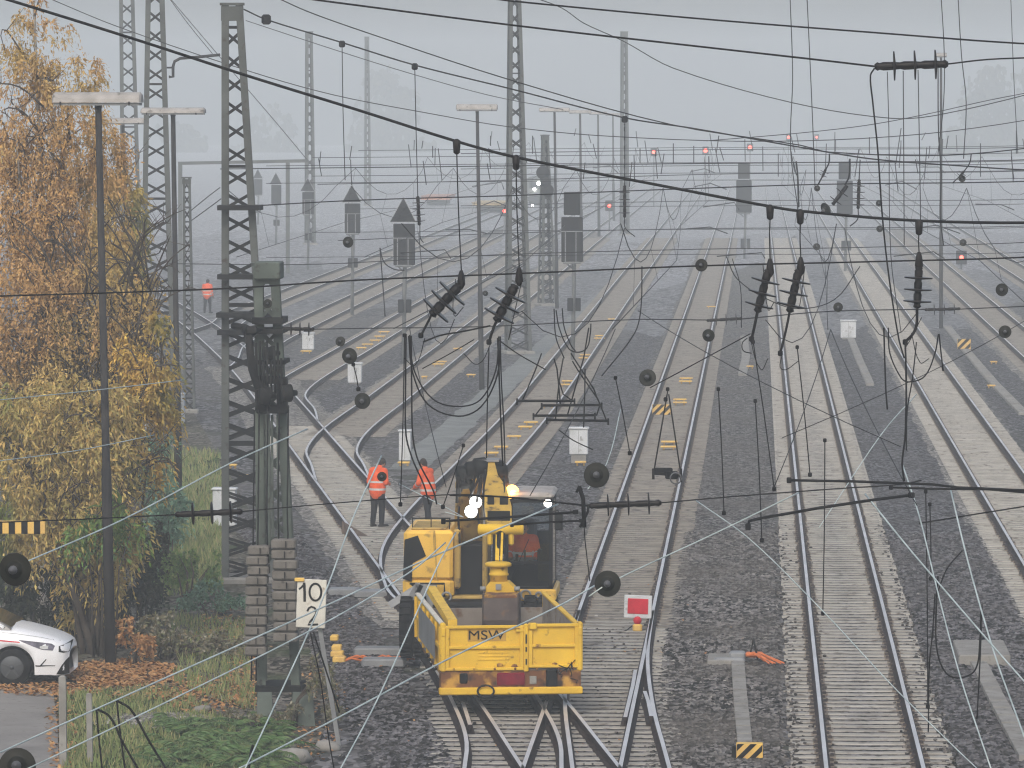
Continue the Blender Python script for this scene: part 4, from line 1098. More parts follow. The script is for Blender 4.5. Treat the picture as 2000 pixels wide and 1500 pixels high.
# droppers over the main tracks
for lab, a, b in (('thin dropper standing alone above the dark ballast', (1403, 760), (1414, 1002)), ('second thin dropper right of it above the ballast', (1475, 783), (1488, 1055)), ('dropper from the left steep insulator to the looped end', (1471, 668), (1512, 955)),
                  ('dropper ending in a small weight between the main rails', (1557, 678), (1582, 927)), ('long dropper crossing the main track sleepers', (1611, 860), (1607, 1198)), ('short dropper by the pulley left of the red board track', (1304, 760), (1300, 780)),
                  ('dropper at the foot of the left wheel insulators', (690, 712), (700, 760)), ('dropper falling along the cabinet between the workers', (790, 655), (782, 985)), ('thin dropper in front of the left worker', (905, 870), (865, 990)),
                  ('dropper standing right of the hanging bars', (1202, 738), (1230, 885)), ('dark thin dropper at the left edge of the falling bundle', (1808, 960), (1812, 1380)), ('dark thin dropper right of it', (1816, 985), (1818, 1130))):
    wire(lab, [a, ((a[0] + b[0]) / 2 + 1, (a[1] + b[1]) / 2), b], YA, 2.4, name='dropper_wire', knots=[(a[0], a[1], 3.5), (b[0], b[1], 4)])
# ---- second head span, from the tall mast
wire('span wire falling from the tall mast top to the right edge', [(476, 18), (520, 38), (668, 83), (810, 127), (1000, 174), (1220, 230), (1350, 250), (1560, 287), (1700, 310), (1850, 322), (2060, 334)], YB, 3, knots=[(520, 38, 9), (668, 86, 6), (810, 130, 6), (1220, 233, 6)])
wire('thinner span wire just above it, joining it far right', [(540, -5), (600, 22), (700, 58), (990, 154), (1310, 243), (1560, 283), (1620, 297), (1850, 303), (2060, 282)], YB, 2.4)
wire('cross span wire level with the tips of the signals', [(425, 406), (700, 391), (1000, 382), (1300, 370), (1600, 360), (2060, 352)], YB, 2.4)
wire('lower cross span wire from the green mast to the small level insulator', [(612, 643), (720, 641), (940, 638), (1240, 624), (1385, 625)], YB, 2.2)
wire('lower cross span wire between the two small level insulators', [(1448, 623), (1620, 608), (1812, 604)], YB, 2.4)
wire('lower cross span wire leaving at the right edge', [(1870, 604), (2060, 594)], YB, 2.2)
insulator('small level insulator at the head of the green mast', (552, 642), (614, 643), YB - 26.5, 12)
insulator('small level insulator above the paired track boards', (1380, 626), (1450, 622), YB, 10)
insulator('small level insulator below the upright insulator', (1806, 605), (1876, 603), YB, 10)
for lab, pts, wp in (('thin dropper falling to the second triangle topped signal', [(668, 86), (670, 220), (674, 352)], 1.8), ('thin dropper falling right of the nearest triangle topped signal', [(810, 130), (813, 270), (816, 385)], 1.9),
                     ('thin dropper falling to the dim insulator in the middle', [(1220, 233), (1220, 300), (1220, 362)], 1.9), ('kinked dropper with the wheel insulator at its end', [(1620, 300), (1619, 318), (1612, 332)], 3),
                     ('dropper hanging right of the fogged screen signal', [(1680, 312), (1678, 352)], 2), ('slanting dropper over the fogged screen signal', [(1660, 310), (1658, 345), (1650, 362)], 3.4), ('kinked dropper near the right edge', [(1897, 300), (1894, 318), (1882, 336)], 2.4),
                     ('tail of the insulator right of the nearest triangle signal', [(820, 440), (821, 465), (827, 474)], 2), ('tail of the dim insulator in the middle', [(1220, 425), (1221, 445), (1240, 462)], 2), ('tail of the right dim insulator', [(1676, 408), (1675, 428), (1660, 442)], 2.4),
                     ('link of the kinked dropper to the wheel insulator', [(1606, 345), (1597, 362)], 3), ('link of the kinked dropper near the right edge', [(1874, 345), (1860, 358)], 2.4)):
    wire(lab, pts, YB, wp, name='dropper_wire')
insulator('dim upright insulator right of the nearest triangle topped signal', (816, 383), (819, 440), YB, 11, 4)
insulator('dim upright insulator in the middle above the siding rails', (1220, 362), (1220, 425), YB, 10, 4)
insulator('dim upright insulator right of the fogged screen signal', (1678, 350), (1676, 408), YB, 11, 4)
insulator('small slanting insulator by the tiny red light', (1613, 330), (1606, 346), YB, 8, 2)
insulator('dark slanting insulator across the fogged screen signal', (1655, 362), (1626, 400), YB, 13, 2)
insulator('small slanting insulator near the right edge', (1883, 334), (1874, 346), YB, 8, 2)
bell('cone shaped insulator hanging under the thick span wire', 1613, 408, 26, YB, (-.7, -.6, -.4))
for lab, x, y, d, Y in (('wheel insulator behind the beacon, large, cap towards the excavator', 1165, 928, 50, 62), ('large wheel insulator against the rail right of the trailer', 1187, 1140, 52, 60), ('large wheel insulator at the left edge by the birch', 30, 1112, 66, 46),
                     ('large wheel insulator in the bottom left corner', 34, 1497, 74, 42), ('wheel insulator left of the red board track over weeds', 1265, 738, 34, 75), ('dark wheel insulator above the white siding cabinet', 683, 695, 32, 85),
                     ('wheel insulator lying edge on across the siding rail', 708, 783, 32, 85), ('small wheel insulator beside the small level insulator of the green mast', 665, 667, 20, 90), ('wheel insulator under the second triangle topped signal', 680, 473, 22, 100),
                     ('wheel insulator sitting on the upper cross span wire', 1370, 518, 25, YA), ('wheel insulator on the rail left of the ballast', 1384, 655, 25, 80), ('small wheel insulator between the close insulators and the trough cabinet', 1637, 600, 19, 95),
                     ('wheel insulator near the right edge, upper of two', 1957, 566, 25, 78), ('wheel insulator near the right edge, lower of two', 1963, 648, 25, 78), ('tiny wheel insulator below the kinked dropper', 1596, 368, 12, YB),
                     ('tiny wheel insulator near the faint lamp at right', 1879, 349, 14, YB), ('little wheel insulator beside the long hanging cable, upper', 1717, 397, 13, 130), ('little wheel insulator beside the long hanging cable, lower', 1718, 447, 13, 130),
                     ('little wheel insulator right of the low red light', 1881, 474, 14, 130), ('little wheel insulator left of the fogged screen signal', 1595, 482, 14, 130), ('tiny wheel insulator above the dark ballast of the siding', 948, 573, 11, 130),
                     ('green wheel insulator inside the head of the green mast', 523, 593, 18, 87.6)):
    bell(lab, x, y, d, Y, (rnd.uniform(-.35, .1), -1, rnd.uniform(-.1, .25)))
# ---- third and further spans, dim
for lab, pts, Y, wp in (
    ('third cross span wire, thin and level across the fog', [(430, 330), (900, 325), (1300, 320), (1600, 317), (2060, 310)], YC, 2),
    ('dim long span wire sagging behind the slim mast', [(80, -10), (230, 52), (490, 140), (650, 185), (825, 219), (990, 247), (1189, 266), (1500, 276), (1800, 262), (2060, 225)], YC, 1.8),
    ('dim span wire falling to the top of the faint mast', [(480, 40), (650, 96), (790, 140), (955, 186), (1100, 214)], YC + 40, 1.6),
    ('dim wire descending from the faint mast to the cable cluster', [(1040, -6), (1098, 16), (1140, 45), (1217, 80), (1315, 133), (1545, 200), (1740, 231), (1835, 224), (2060, 170)], YC, 2),
    ('faint wire rising from the cluster towards the right', [(1380, 275), (1560, 260), (1690, 245), (1800, 225), (1930, 196), (2060, 170)], YC + 20, 1.7),
    ('lower dim cross span wire in the yard', [(330, 515), (620, 516), (960, 498), (1400, 486), (1640, 484), (2060, 470)], YC, 1.8),
    ('dim cross span wire over the fogged signals', [(620, 360), (1000, 352), (1400, 340), (1800, 336), (2060, 330)], 220, 1.7),
    ('dim lower cross span wire over the far tracks', [(660, 470), (1000, 455), (1400, 446), (2060, 440)], 220, 1.7),
    ('faint far cross span wire, upper', [(900, 300), (1400, 292), (2060, 286)], 300, 1.7), ('faint far cross span wire, middle', [(900, 330), (1400, 323), (2060, 318)], 330, 1.6), ('faint far cross span wire, lower', [(900, 402), (1400, 392), (2060, 388)], 320, 1.7),
    ('faint stay from the gantry beam up to the mast', [(600, 312), (540, 240), (480, 170), (420, 100), (330, -6)], 330, 1.8),
    ('thin guy wire beside the bracket arm', [(330, -4), (370, 50), (415, 105)], 170, 1.4),
    ('wire rising from the lattice post to the tall mast', [(372, 412), (405, 385), (430, 366)], 178, 2), ('second wire rising from the lattice post to the tall mast', [(372, 432), (405, 408), (432, 388)], 178, 2)):
    wire(lab, pts, Y, wp)
for lab, pts, Y, wp in (
    ('thin upright wire at the top centre right, left of two', [(1543, -8), (1548, 150), (1544, 290), (1560, 420)], 150, 2), ('thin upright wire at the top centre right, right of two', [(1576, -8), (1582, 120), (1588, 260), (1592, 370)], 150, 2),
    ('thin upright wire right of the big level insulator', [(1838, -8), (1844, 100), (1843, 200), (1832, 300)], 150, 2), ('long thin upright wire near the right edge', [(1871, -8), (1878, 110), (1887, 200), (1882, 310)], 150, 2),
    ('faint upright wire at the right edge', [(1974, -8), (1980, 150), (1988, 300)], 190, 1.6),
    ('upright wire under the big level insulator, first of three', [(1733, 140), (1736, 250), (1740, 500), (1760, 650)], 125, 1.8), ('upright wire under the big level insulator, second of three', [(1764, 138), (1765, 280), (1766, 480)], 125, 2), ('upright wire under the big level insulator, third of three', [(1793, 136), (1796, 300), (1798, 430)], 125, 2),
    ('upright wire right of the big level insulator end', [(1832, 132), (1833, 260), (1838, 340), (1836, 420), (1843, 480)], 125, 2.4),
    ('dark wire drawing down to the thick span wire', [(1555, 315), (1558, 345), (1560, 405)], 140, 3.4),
    ('slack jumper between the close insulators and the bundle', [(1418, 500), (1440, 545), (1500, 585), (1560, 603), (1630, 585), (1680, 520)], 100, 2), ('upright wire beside the jumper left end', [(1430, 505), (1446, 560), (1448, 640)], 100, 1.8),
    ('slack wire by the rail of the far signal', [(742, 484), (750, 512), (770, 526), (790, 528)], 150, 2.4), ('rod hanging left of the nearest triangle signal', [(742, 484), (748, 560), (752, 618)], 150, 2.4)):
    wire(lab, pts, Y, wp, name='hanging_wire')
for k, (px, y0, y1, Y) in enumerate(((1297, 300, 340, 200), (1315, 280, 320, 200), (1250, 290, 318, 200), (687, 285, 312, 200), (845, 285, 308, 220), (958, 265, 285, 220), (826, 275, 290, 220), (1040, 265, 300, 220), (1355, 285, 318, 230), (1404, 265, 300, 240), (1520, 300, 345, 240), (1698, 268, 300, 240), (1760, 250, 320, 240), (1985, 255, 300, 230), (1915, 280, 345, 230), (1852, 265, 290, 240))):
    wire('dim short dropper hanging in the fog, %s' % ('left of the slim mast' if px < 990 else 'between the slim mast and the fogged signals' if px < 1450 else 'right of the fogged signals'), [(px, y0), (px - (y1 - y0) * .15 * (k % 3 == 0), y1)], Y, 2, name='dropper_wire', group='dim droppers %d' % (0 if px < 990 else 1 if px < 1450 else 2))
# ---- catenaries along the tracks beyond the second span: carrier, contact wire, droppers
def catenary(label, x, y0, spans, hc=5.6, hk=7.9):
    root = empty('catenary', (x, y0, hc), label, 'overhead line', 'catenaries along the tracks')
    y = y0; con = []; car = []; dr = MB()
    for L_ in spans:
        for k in range(8):
            t = k / 8; car.append(Vector((x + .2 * math.sin(y / 30), y + L_ * t, hk - 1.5 * 4 * t * (1 - t))))
            con.append(Vector((x + .3 * (1 if int(y / 50) % 2 else -1) * (1 - 2 * t), y + L_ * t, hc)))
        y += L_
    MB().tube(con, .012, 4).build('contact_line', M['wire'], root); MB().tube(car, .012, 4).build('carrier_line', M['wire'], root)
    for i in range(2, len(con), 3):
        MB().tube([con[i], car[i]], .007, 4).build('dropper', M['wire'], root)
    return root
for lab, x in (('catenary over the curved siding', X4), ('catenary over the cabinet siding', X3), ('catenary over the siding behind the green mast', X2), ('catenary over the red board track', X5), ('catenary over the straight main track', X6), ('catenary over the right hand main track', X7), ('catenary over the track by the low red signal light', X8)):
    catenary(lab, x, YB + (0 if x > -9 else 55), [52, 50, 60, 60, 60])
# ---- hanging bar frame (section insulators) and pulley
root = empty('section_insulator', S(1110, 800, 84), 'frame of dark level bars hanging over the siding right of the loops', 'section insulator')
for a, b in (((1010, 783), (1122, 783)), ((1058, 792), (1175, 791)), ((1042, 812), (1162, 811)), ((1068, 820), (1188, 822))):
    mb = MB(); mb.tube(spts([a, b], 84), .022, 6)
    for q in (a, b): mb.bar(S(q[0], q[1] - 5, 84), S(q[0], q[1] + 8, 84), .03, .03)
    mb.build('bar', M['wire'], root)
mb = MB()
for pts in ([(1045, 812), (1062, 790)], [(1085, 820), (1092, 745), (1100, 700)], [(1165, 812), (1172, 790)], [(1108, 812), (1140, 700), (1150, 640)], [(1185, 822), (1168, 780), (1130, 725), (1118, 705)], [(1095, 790), (1088, 720), (1082, 700)], [(1140, 835), (1142, 770), (1143, 720)], [(1020, 783), (1045, 725), (1058, 690)], [(1118, 783), (1100, 770), (1092, 745)], [(1168, 782), (1160, 760), (1115, 690)]):
    mb.tube(spts(pts, 84.1), .012, 5)
mb.build('hanger', M['wire'], root)
for lab, pts in (('long jumper loop above the bar frame, outer', [(1086, 606), (1092, 640), (1110, 680), (1128, 688), (1146, 680), (1153, 650), (1154, 632)]), ('long jumper loop above the bar frame, inner', [(1098, 602), (1102, 640), (1116, 676), (1124, 686)]), ('jumper hanging left above the bar frame', [(1082, 603), (1086, 660), (1102, 700)]),
                 ('slanting stay from the bar frame to the white cabinet', [(1092, 840), (1120, 860), (1158, 878)]), ('thin wire from the bar frame up the siding', [(1175, 735), (1240, 650), (1252, 600), (1254, 520)])):
    wire(lab, pts, 86, 2.6, name='hanging_wire')
root = empty('pulley_block', S(1305, 925, 80), 'black pulley hanging on two rods above the red board track', 'pulley')
mb = MB(); mb.rbox(S(1296, 920, 80), (.28, .12, .1), .02); mb.rbox(S(1312, 928, 80), (.2, .14, .12), .02); mb.bar(S(1276, 915, 80), S(1276, 936, 80), .04, .04); mb.bar(S(1330, 915, 80), S(1330, 942, 80), .04, .04); mb.bar(S(1276, 924, 80), S(1330, 928, 80), .05, .05)
mb.build('frame', M['wire'], root)
p = S(1320, 934, 79.9); mb = MB()
pts = [p + Vector((math.cos(k * .4) * .085, 0, math.sin(k * .4) * .085)) for k in range(17)]; mb.tube(pts, .012, 5); mb.build('wheel', M['fitting'], root)
for a, b in (((1303, 770), (1278, 915)), ((1306, 770), (1328, 915))): MB().tube(spts([a, b], 80), .012, 5).build('rod', M['wire'], root)

# ---- the thicket of fine wires deeper in the yard
rw = random.Random(77)
for k, (Y, yu, ym, yl) in enumerate(((165, 318, 352, 497), (215, 302, 338, 448), (270, 288, 322, 402), (335, 276, 300, 362), (420, 262, 282, 330))):
    nm = ('third', 'fourth', 'fifth', 'sixth', 'seventh')[k]
    x0_ = 520 + 90 * k
    for j, yy_ in enumerate((yu, ym, yl)):
        if k > 2 or (k == 2 and j == 1): continue
        x0_ = 520 + 90 * k; sl_ = -.006 * (1 + j)
        wire('thin %s wire of the %s support line in the yard' % (('upper', 'middle', 'lower')[j], nm), [(x0_, yy_ + 6), ((x0_ + 2060) / 2, yy_), (2060, yy_ - 5)], Y, 1.15)
    for q in range(11):
        px = x0_ + (2040 - x0_) * (q + rw.uniform(.1, .9)) / 11; y0_ = yu + rw.uniform(-14, 2); y1_ = y0_ + rw.uniform(24, 70) * (1 - .1 * k)
        wire('fine dropper hanging from the %s support line in the yard' % nm, [(px, y0_), (px + rw.uniform(-9, 9), y1_)], Y, 1.9, name='dropper_wire', group='fine droppers of the %s support line' % nm)
    for q in range(3):
        px = x0_ + (2000 - x0_) * (q + rw.uniform(.2, .8)) / 3; yy_ = ym + (yl - ym) * .9
        wire('short level registration arm on the %s support line' % nm, [(px, yl + rw.uniform(-4, 6)), (px + rw.uniform(40, 90) * (1 - .12 * k), yl + rw.uniform(-10, 2)), (px + rw.uniform(92, 100) * (1 - .12 * k), yl + 8)], Y, 2.2, name='registration_arm', cat='registration arm', sm=False, group='registration arms of the %s support line' % nm)

for k, (x0_, y0_, x1_, y1_) in enumerate(((890, 545, 905, 600), (1020, 545, 1000, 640), (1490, 515, 1512, 590), (1572, 520, 1555, 600), (1800, 620, 1772, 660), (1780, 650, 1815, 700), (960, 668, 905, 690), (830, 660, 790, 700), (1465, 660, 1500, 700), (1528, 690, 1560, 705))):
    mx_, my_ = (x0_ + x1_) / 2 + rw.uniform(-18, 18), max(y0_, y1_) + rw.uniform(8, 30)
    wire('thin slack loop of wire around the hanging insulators', [(x0_, y0_), (mx_, my_ - 6), (x1_, y1_)], YA, 1.8, name='hanging_wire', group='thin slack loops around the insulators')

# contact wires and carriers between the near and the second head span, running along the tracks
for lab, x0_, x1_, za, zb, wp in (('along track carrier wire left of the slim central mast', -3.6, -7.4, 7.9, 7.7, 1.7), ('along track contact wire leading to the worker siding', -3.7, -7.6, 5.9, 5.6, 1.8), ('along track carrier wire above the red board track', -2.8, -2.9, 8.0, 7.8, 1.8),
     ('along track contact wire above the red board track', -2.7, -3.1, 5.8, 5.6, 2.0), ('along track carrier wire right of the close insulators', .1, 1.7, 7.9, 7.8, 1.8), ('along track contact wire above the ballast strip', .2, 1.6, 5.9, 5.6, 2.0), ('along track carrier wire above the main track', 1.9, 1.9, 8.0, 7.8, 1.8),
     ('along track contact wire above the main track', 1.9, 1.6, 5.7, 5.6, 2.0), ('along track carrier wire above the right hand track', 5.6, 6.5, 8.1, 7.8, 1.8), ('along track contact wire above the right hand track', 5.2, 6.9, 5.8, 5.6, 2.0), ('crossover wire slanting from the main track to the red board track', 1.7, -2.6, 6.4, 6.0, 1.7), ('crossover wire slanting to the right hand track', .3, 6.3, 6.5, 6.1, 1.7)):
    P = []
    for k in range(9):
        t = k / 8; y = 62 + 52 * t; P.append(Vector((x0_ + (x1_ - x0_) * t, y, za + (zb - za) * t - (1.1 if 'carrier' in lab else .12) * 4 * t * (1 - t))))
    o = MB().tube(P, [wp / 2 * p.y / F for p in P], 5).build('overhead_wire', M['wire']); tag(o, lab, 'wire')
# ------------------------------------------------------------------ excavator, trailer, car, people
M['exyellow'] = mat('machine_yellow', (0.78, 0.48, 0.075), (0.64, 0.385, 0.06), scale=1.3, c3=(0.30, 0.19, 0.06), scale3=5, lo3=.64, hi3=.78, rough=.45, spec=.35)
M['exarm'] = mat('arm_yellow', (0.55, 0.36, 0.07), (0.40, 0.255, 0.06), scale=3.5, c3=(0.10, 0.07, 0.035), scale3=7, lo3=.56, hi3=.68, rough=.6)
M['exboom'] = mat('boom_yellow', (0.42, 0.29, 0.08), (0.30, 0.205, 0.065), scale=3, c3=(0.09, 0.065, 0.04), scale3=6, lo3=.55, hi3=.7, rough=.65)
M['tryellow'] = mat('trailer_yellow', (0.80, 0.515, 0.045), (0.64, 0.40, 0.04), scale=1.6, c3=(0.20, 0.10, 0.03), scale3=6, lo3=.63, hi3=.74, rough=.55)
M['trrust'] = mat('trailer_rust', (0.16, 0.07, 0.03), (0.50, 0.28, 0.05), scale=3.2, lo=.46, hi=.58, c3=(0.035, 0.025, 0.02), scale3=3.5, lo3=.56, hi3=.66, rough=.8)
M['trin'] = mat('trailer_inside', (0.20, 0.17, 0.145), (0.30, 0.27, 0.235), scale=1.4, c3=(0.14, 0.075, 0.04), scale3=4, lo3=.58, hi3=.7, rough=.75)
M['bucket'] = mat('bucket_steel', (0.07, 0.052, 0.048), (0.11, 0.09, 0.08), scale=3, c3=(0.16, 0.10, 0.06), scale3=6, rough=.7, bump=.1)
M['rubber'] = mat('tyre_rubber', (0.007, 0.007, 0.0075), (0.016, 0.015, 0.015), scale=6, rough=.9)
M['exblack'] = mat('machine_black', (0.006, 0.0065, 0.007), (0.012, 0.012, 0.012), scale=3, rough=.55)
M['seat'] = mat('seat_grey', (0.10, 0.11, 0.13), (0.14, 0.15, 0.17), scale=4)
g = bpy.data.materials.new('cab_glass'); g.use_nodes = True
nt_ = g.node_tree; nt_.nodes.clear()
out_ = nt_.nodes.new('ShaderNodeOutputMaterial'); mx_ = nt_.nodes.new('ShaderNodeMixShader'); tr_ = nt_.nodes.new('ShaderNodeBsdfTransparent'); gl_ = nt_.nodes.new('ShaderNodeBsdfGlossy'); fr_ = nt_.nodes.new('ShaderNodeFresnel')
tr_.inputs['Color'].default_value = (.86, .90, .92, 1); gl_.inputs['Roughness'].default_value = .03; fr_.inputs['IOR'].default_value = 1.5
nt_.links.new(fr_.outputs[0], mx_.inputs[0]); nt_.links.new(tr_.outputs[0], mx_.inputs[1]); nt_.links.new(gl_.outputs[0], mx_.inputs[2]); nt_.links.new(mx_.outputs[0], out_.inputs[0])
M['glass'] = g
M['whitelamp'] = emit('white_lamp', (1.0, 0.98, 0.90), 9)
M['beacon'] = emit('beacon_orange', (1.0, 0.36, 0.06), 9)
M['beaconhot'] = emit('beacon_core', (1.0, 0.72, 0.35), 22)
M['orange'] = mat('hi_vis_orange', (0.86, 0.13, 0.035), (0.70, 0.10, 0.03), scale=7, rough=.8)
M['silver'] = mat('reflective_band', (0.55, 0.55, 0.53), (0.48, 0.47, 0.45), scale=9, rough=.5)
M['trouser'] = mat('dark_trousers', (0.008, 0.008, 0.011), (0.015, 0.015, 0.019), scale=9, rough=.9)
M['skin'] = mat('skin', (0.42, 0.22, 0.15), (0.36, 0.18, 0.12), scale=12, rough=.6)
M['hair'] = mat('dark_hair', (0.02, 0.014, 0.011), (0.035, 0.025, 0.018), scale=30, rough=.7)
M['boot'] = mat('boots', (0.015, 0.013, 0.012), (0.03, 0.026, 0.022), scale=10, rough=.7)

Ye = 97.3
ex = empty('excavator', (S(930, 1290, Ye).x, Ye + 1, 0), 'yellow wheeled excavator with glazed cab, lit lamps and folded arm behind the trailer', 'excavator')
def part(name, mb, m, parent=None): return mb.build(name, m, parent or ex)
def dpart(o, name, mb, m): return sub(o, mb, name, m)
# undercarriage, axles, tyres
mb = MB(); pxbox(mb, 842, 1176, 1062, 1262, Ye - .6, 4.2, 0, .06); pxbox(mb, 800, 1225, 1075, 1262, Ye - .2, .35, 0, .05); pxbox(mb, 800, 1225, 1075, 1262, Ye + 2.6, .35, 0, .05)
part('chassis', mb, [M['exblack']])
for px in (812, 1052):
    for dy in (-.5, 2.6):
        c = S(px, 1250, Ye); c.y = Ye + dy; c.z = .77
        mb = MB(); w_ = .25
        mb.lathe([(-w_, .30), (-w_, .48), (-w_ + .05, .555), (-.02, .565), (-.02, .50), (.02, .50), (.02, .565), (w_ - .05, .555), (w_, .48), (w_, .30)], c, c + Vector((1, 0, 0)), 28)
        for k in range(24):
            a = 2 * math.pi * k / 24
            for s_ in (-.14, .14): mb.box(c + Vector((s_, math.cos(a) * .565, math.sin(a) * .565)), (.2, .06, .05), Matrix.Rotation(a, 3, 'X'))
        t = part('tyre', mb, [M['rubber']])
        mb = MB(); mb.lathe([(-.26, .05), (-.22, .29), (.22, .29), (.26, .05)], c, c + Vector((1, 0, 0)), 18); dpart(t, 'rim', mb, [M['exyellow']])
        if dy < 0: # steel guide wheel on the rail
            pass
mb = MB(); P = [S(786, 1160, Ye - .8), S(793, 1172, Ye - .85), S(808, 1180, Ye - .85), S(850, 1182, Ye - .85)]
for a, b in zip(P, P[1:]): mb.bar(a + Vector((0, .3, 0)), b + Vector((0, .3, 0)), .7, .03, up=(0, 1, 0))
part('mudguard', mb, [M['galv']])
# superstructure: engine cover with dark service panel
mb = MB(); pxbox(mb, 788, 1036, 884, 1134, Ye, 2.7, 0, .06); o_cov = part('engine_cover', mb, [M['exyellow']])
mb = MB(); pxbox(mb, 786, 1130, 886, 1170, Ye + .02, 2.5, 0, .07); part('counterweight', mb, [M['exyellow']])
mb = MB(); poly = [(790, 1054), (816, 1046), (832, 1086), (806, 1100), (804, 1136), (787, 1131), (789, 1077)]
mb.prism([S(a, b, Ye - .012) for a, b in poly], (0, 1, 0), .05); dpart(o_cov, 'service_panel', mb, [M['exblack']])
mb = MB(); mb.bar(S(849, 1037, Ye - .01), S(853, 1132, Ye - .01), .018, .018); mb.bar(S(846, 1037, Ye - .01), S(848, 1075, Ye - .01), .01, .012); pxbox(mb, 803, 1031, 872, 1036, Ye + .1, 1.6, 0, .02); dpart(o_cov, 'panel_seam', mb, [M['exboom']])
mb = MB(); mb.tube([S(800, 1140, Ye - .12), S(868, 1140, Ye - .12), S(868, 1166, Ye - .12)], .022, 6); mb.tube([S(803, 1141, Ye - .12), S(836, 1164, Ye - .12)], .018, 6); part('step_bracket', mb, [M['exblack']])
mb = MB(); p = S(872, 1166, Ye - .2); mb.tube([p + Vector((math.cos(k * .4) * .085, 0, math.sin(k * .4) * .085)) for k in range(17)], .022, 6); part('tow_ring', mb, [M['galv']])
mb = MB(); pxbox(mb, 884, 1062, 948, 1176, Ye + .45, 2.2, 0, .04); part('boom_well', mb, [M['exblack']])
mb = MB(); pxbox(mb, 885, 1034, 899, 1150, Ye + .2, 1.2, 0, .03); pxbox(mb, 942, 1046, 952, 1152, Ye + .2, 1.2, 0, .02); part('boom_cheek', mb, [M['exboom']])
# turntable platform
mb = MB(); pxbox(mb, 800, 1164, 1076, 1180, Ye + .1, 2.8, 0, .03); part('platform', mb, [M['exboom']])
# boom in two bends: section sweep in the vertical plane
def limb(mb, pts, x_half, mi=0):
    """pts = (px centre, py, Y, half height in m); box section through them"""
    vs = []; fs = []
    C_ = [S(a, b, y_) for a, b, y_, h in pts]
    for i, (a, b, y_, h) in enumerate(pts):
        t = (C_[min(i + 1, len(C_) - 1)] - C_[max(i - 1, 0)]).normalized(); n_ = Vector((1, 0, 0)).cross(t).normalized()
        xh = x_half if not isinstance(x_half, (list, tuple)) else x_half[i]
        for sx, sn in ((-1, -1), (1, -1), (1, 1), (-1, 1)): vs.append(C_[i] + Vector((sx * xh, 0, 0)) + n_ * sn * h)
    for i in range(len(pts) - 1):
        for j in range(4): fs.append((i * 4 + j, i * 4 + (j + 1) % 4, i * 4 + 4 + (j + 1) % 4, i * 4 + 4 + j))
    fs += [(3, 2, 1, 0), tuple(len(vs) - 4 + j for j in range(4))]
    mb.add(vs, fs, mi); return mb
mb = limb(MB(), [(917, 1105, Ye + 1.5, .26), (916, 1040, Ye + 1.35, .30), (915, 985, Ye + 1.0, .27), (921, 940, Ye + .6, .22), (938, 918, Ye + .25, .18)], [.24, .26, .25, .2, .14])
mb.ball(S(905, 948, Ye + .6), .16, 10, 0, (1, .8, 1.1)); o_boom = part('boom', mb, [M['exboom']])
mb = MB()   # top knuckle: dark pins, hoses
for px, py, r_ in ((905, 925, .16), (922, 918, .17), (938, 912, .18), (976, 922, .17), (908, 945, .1), (978, 940, .12)): p = S(px, py, Ye - .05); mb.lathe([(-.14, r_ * .7), (-.1, r_), (.1, r_), (.14, r_ * .7)], p, p + Vector((1, .25, .1)), 12)
for k in range(9):
    a = S(898 + k * 6, 912 + rnd.uniform(-4, 8), Ye + .05); mb.tube([a, a + Vector((rnd.uniform(-.1, .1), -.25, -.15)), a + Vector((rnd.uniform(-.12, .12), -.1, -.45 - rnd.random() * .25))], .028, 5)
pxbox(mb, 930, 900, 982, 912, Ye - .1, .4, 0, .03); pxbox(mb, 966, 905, 986, 946, Ye - .15, .3, 0, .04)
dpart(o_boom, 'hose_knuckle', mb, [M['exblack']])
mb = MB(); pxbox(mb, 930, 898, 974, 902, Ye - .16, .5); dpart(o_boom, 'cover_plate', mb, [M['galv']])
# arm reaching down towards the trailer
mb = limb(MB(), [(960, 908, Ye - .1, .06), (962, 935, Ye - .45, .09), (968, 962, Ye - .9, .12), (973, 1000, Ye - 1.5, .12), (976, 1040, Ye - 2.3, .12)], [.06, .10, .20, .25, .22])
o_arm = part('arm', mb, [M['exarm']])
for x0, x1, y0, y1, dy in ((952, 965, 968, 991, 1.5), (976, 992, 970, 991, 1.5), (952, 996, 998, 1030, 2.12)): mb = MB(); pxbox(mb, x0, y0, x1, y1, Ye - dy, .04); dpart(o_arm, 'recess', mb, [M['exblack']])
mb = MB(); mb.lathe([(-.42, .06), (-.4, .10), (.4, .10), (.42, .06)], S(978, 1034, Ye - 2.5), S(978, 1034, Ye - 2.5) + Vector((1, 0, 0)), 12)
for px in (957, 998): pxbox(mb, px - 5, 1036, px + 5, 1066, Ye - 2.55, .2, 0, .03)
o_link = part('arm_link', mb, [M['tryellow']])
mb = MB(); mb.lathe([(0, .09), (.55, .09), (.6, .06)], S(978, 1040, Ye - 2.5), S(973, 1098, Ye - 3.2), 10); mb.bar(S(966, 1045, Ye - 2.5), S(964, 1098, Ye - 3.1), .05, .06); mb.bar(S(990, 1045, Ye - 2.5), S(986, 1098, Ye - 3.1), .05, .06); dpart(o_link, 'hose_bundle', mb, [M['exblack']])
mb = MB(); mb.bar(S(972, 1046, Ye - 2.62), S(971, 1096, Ye - 3.3), .07, .05); mb.bar(S(981, 1042, Ye - 2.62), S(979, 1096, Ye - 3.3), .04, .05); dpart(o_link, 'cylinder', mb, [M['tryellow']])
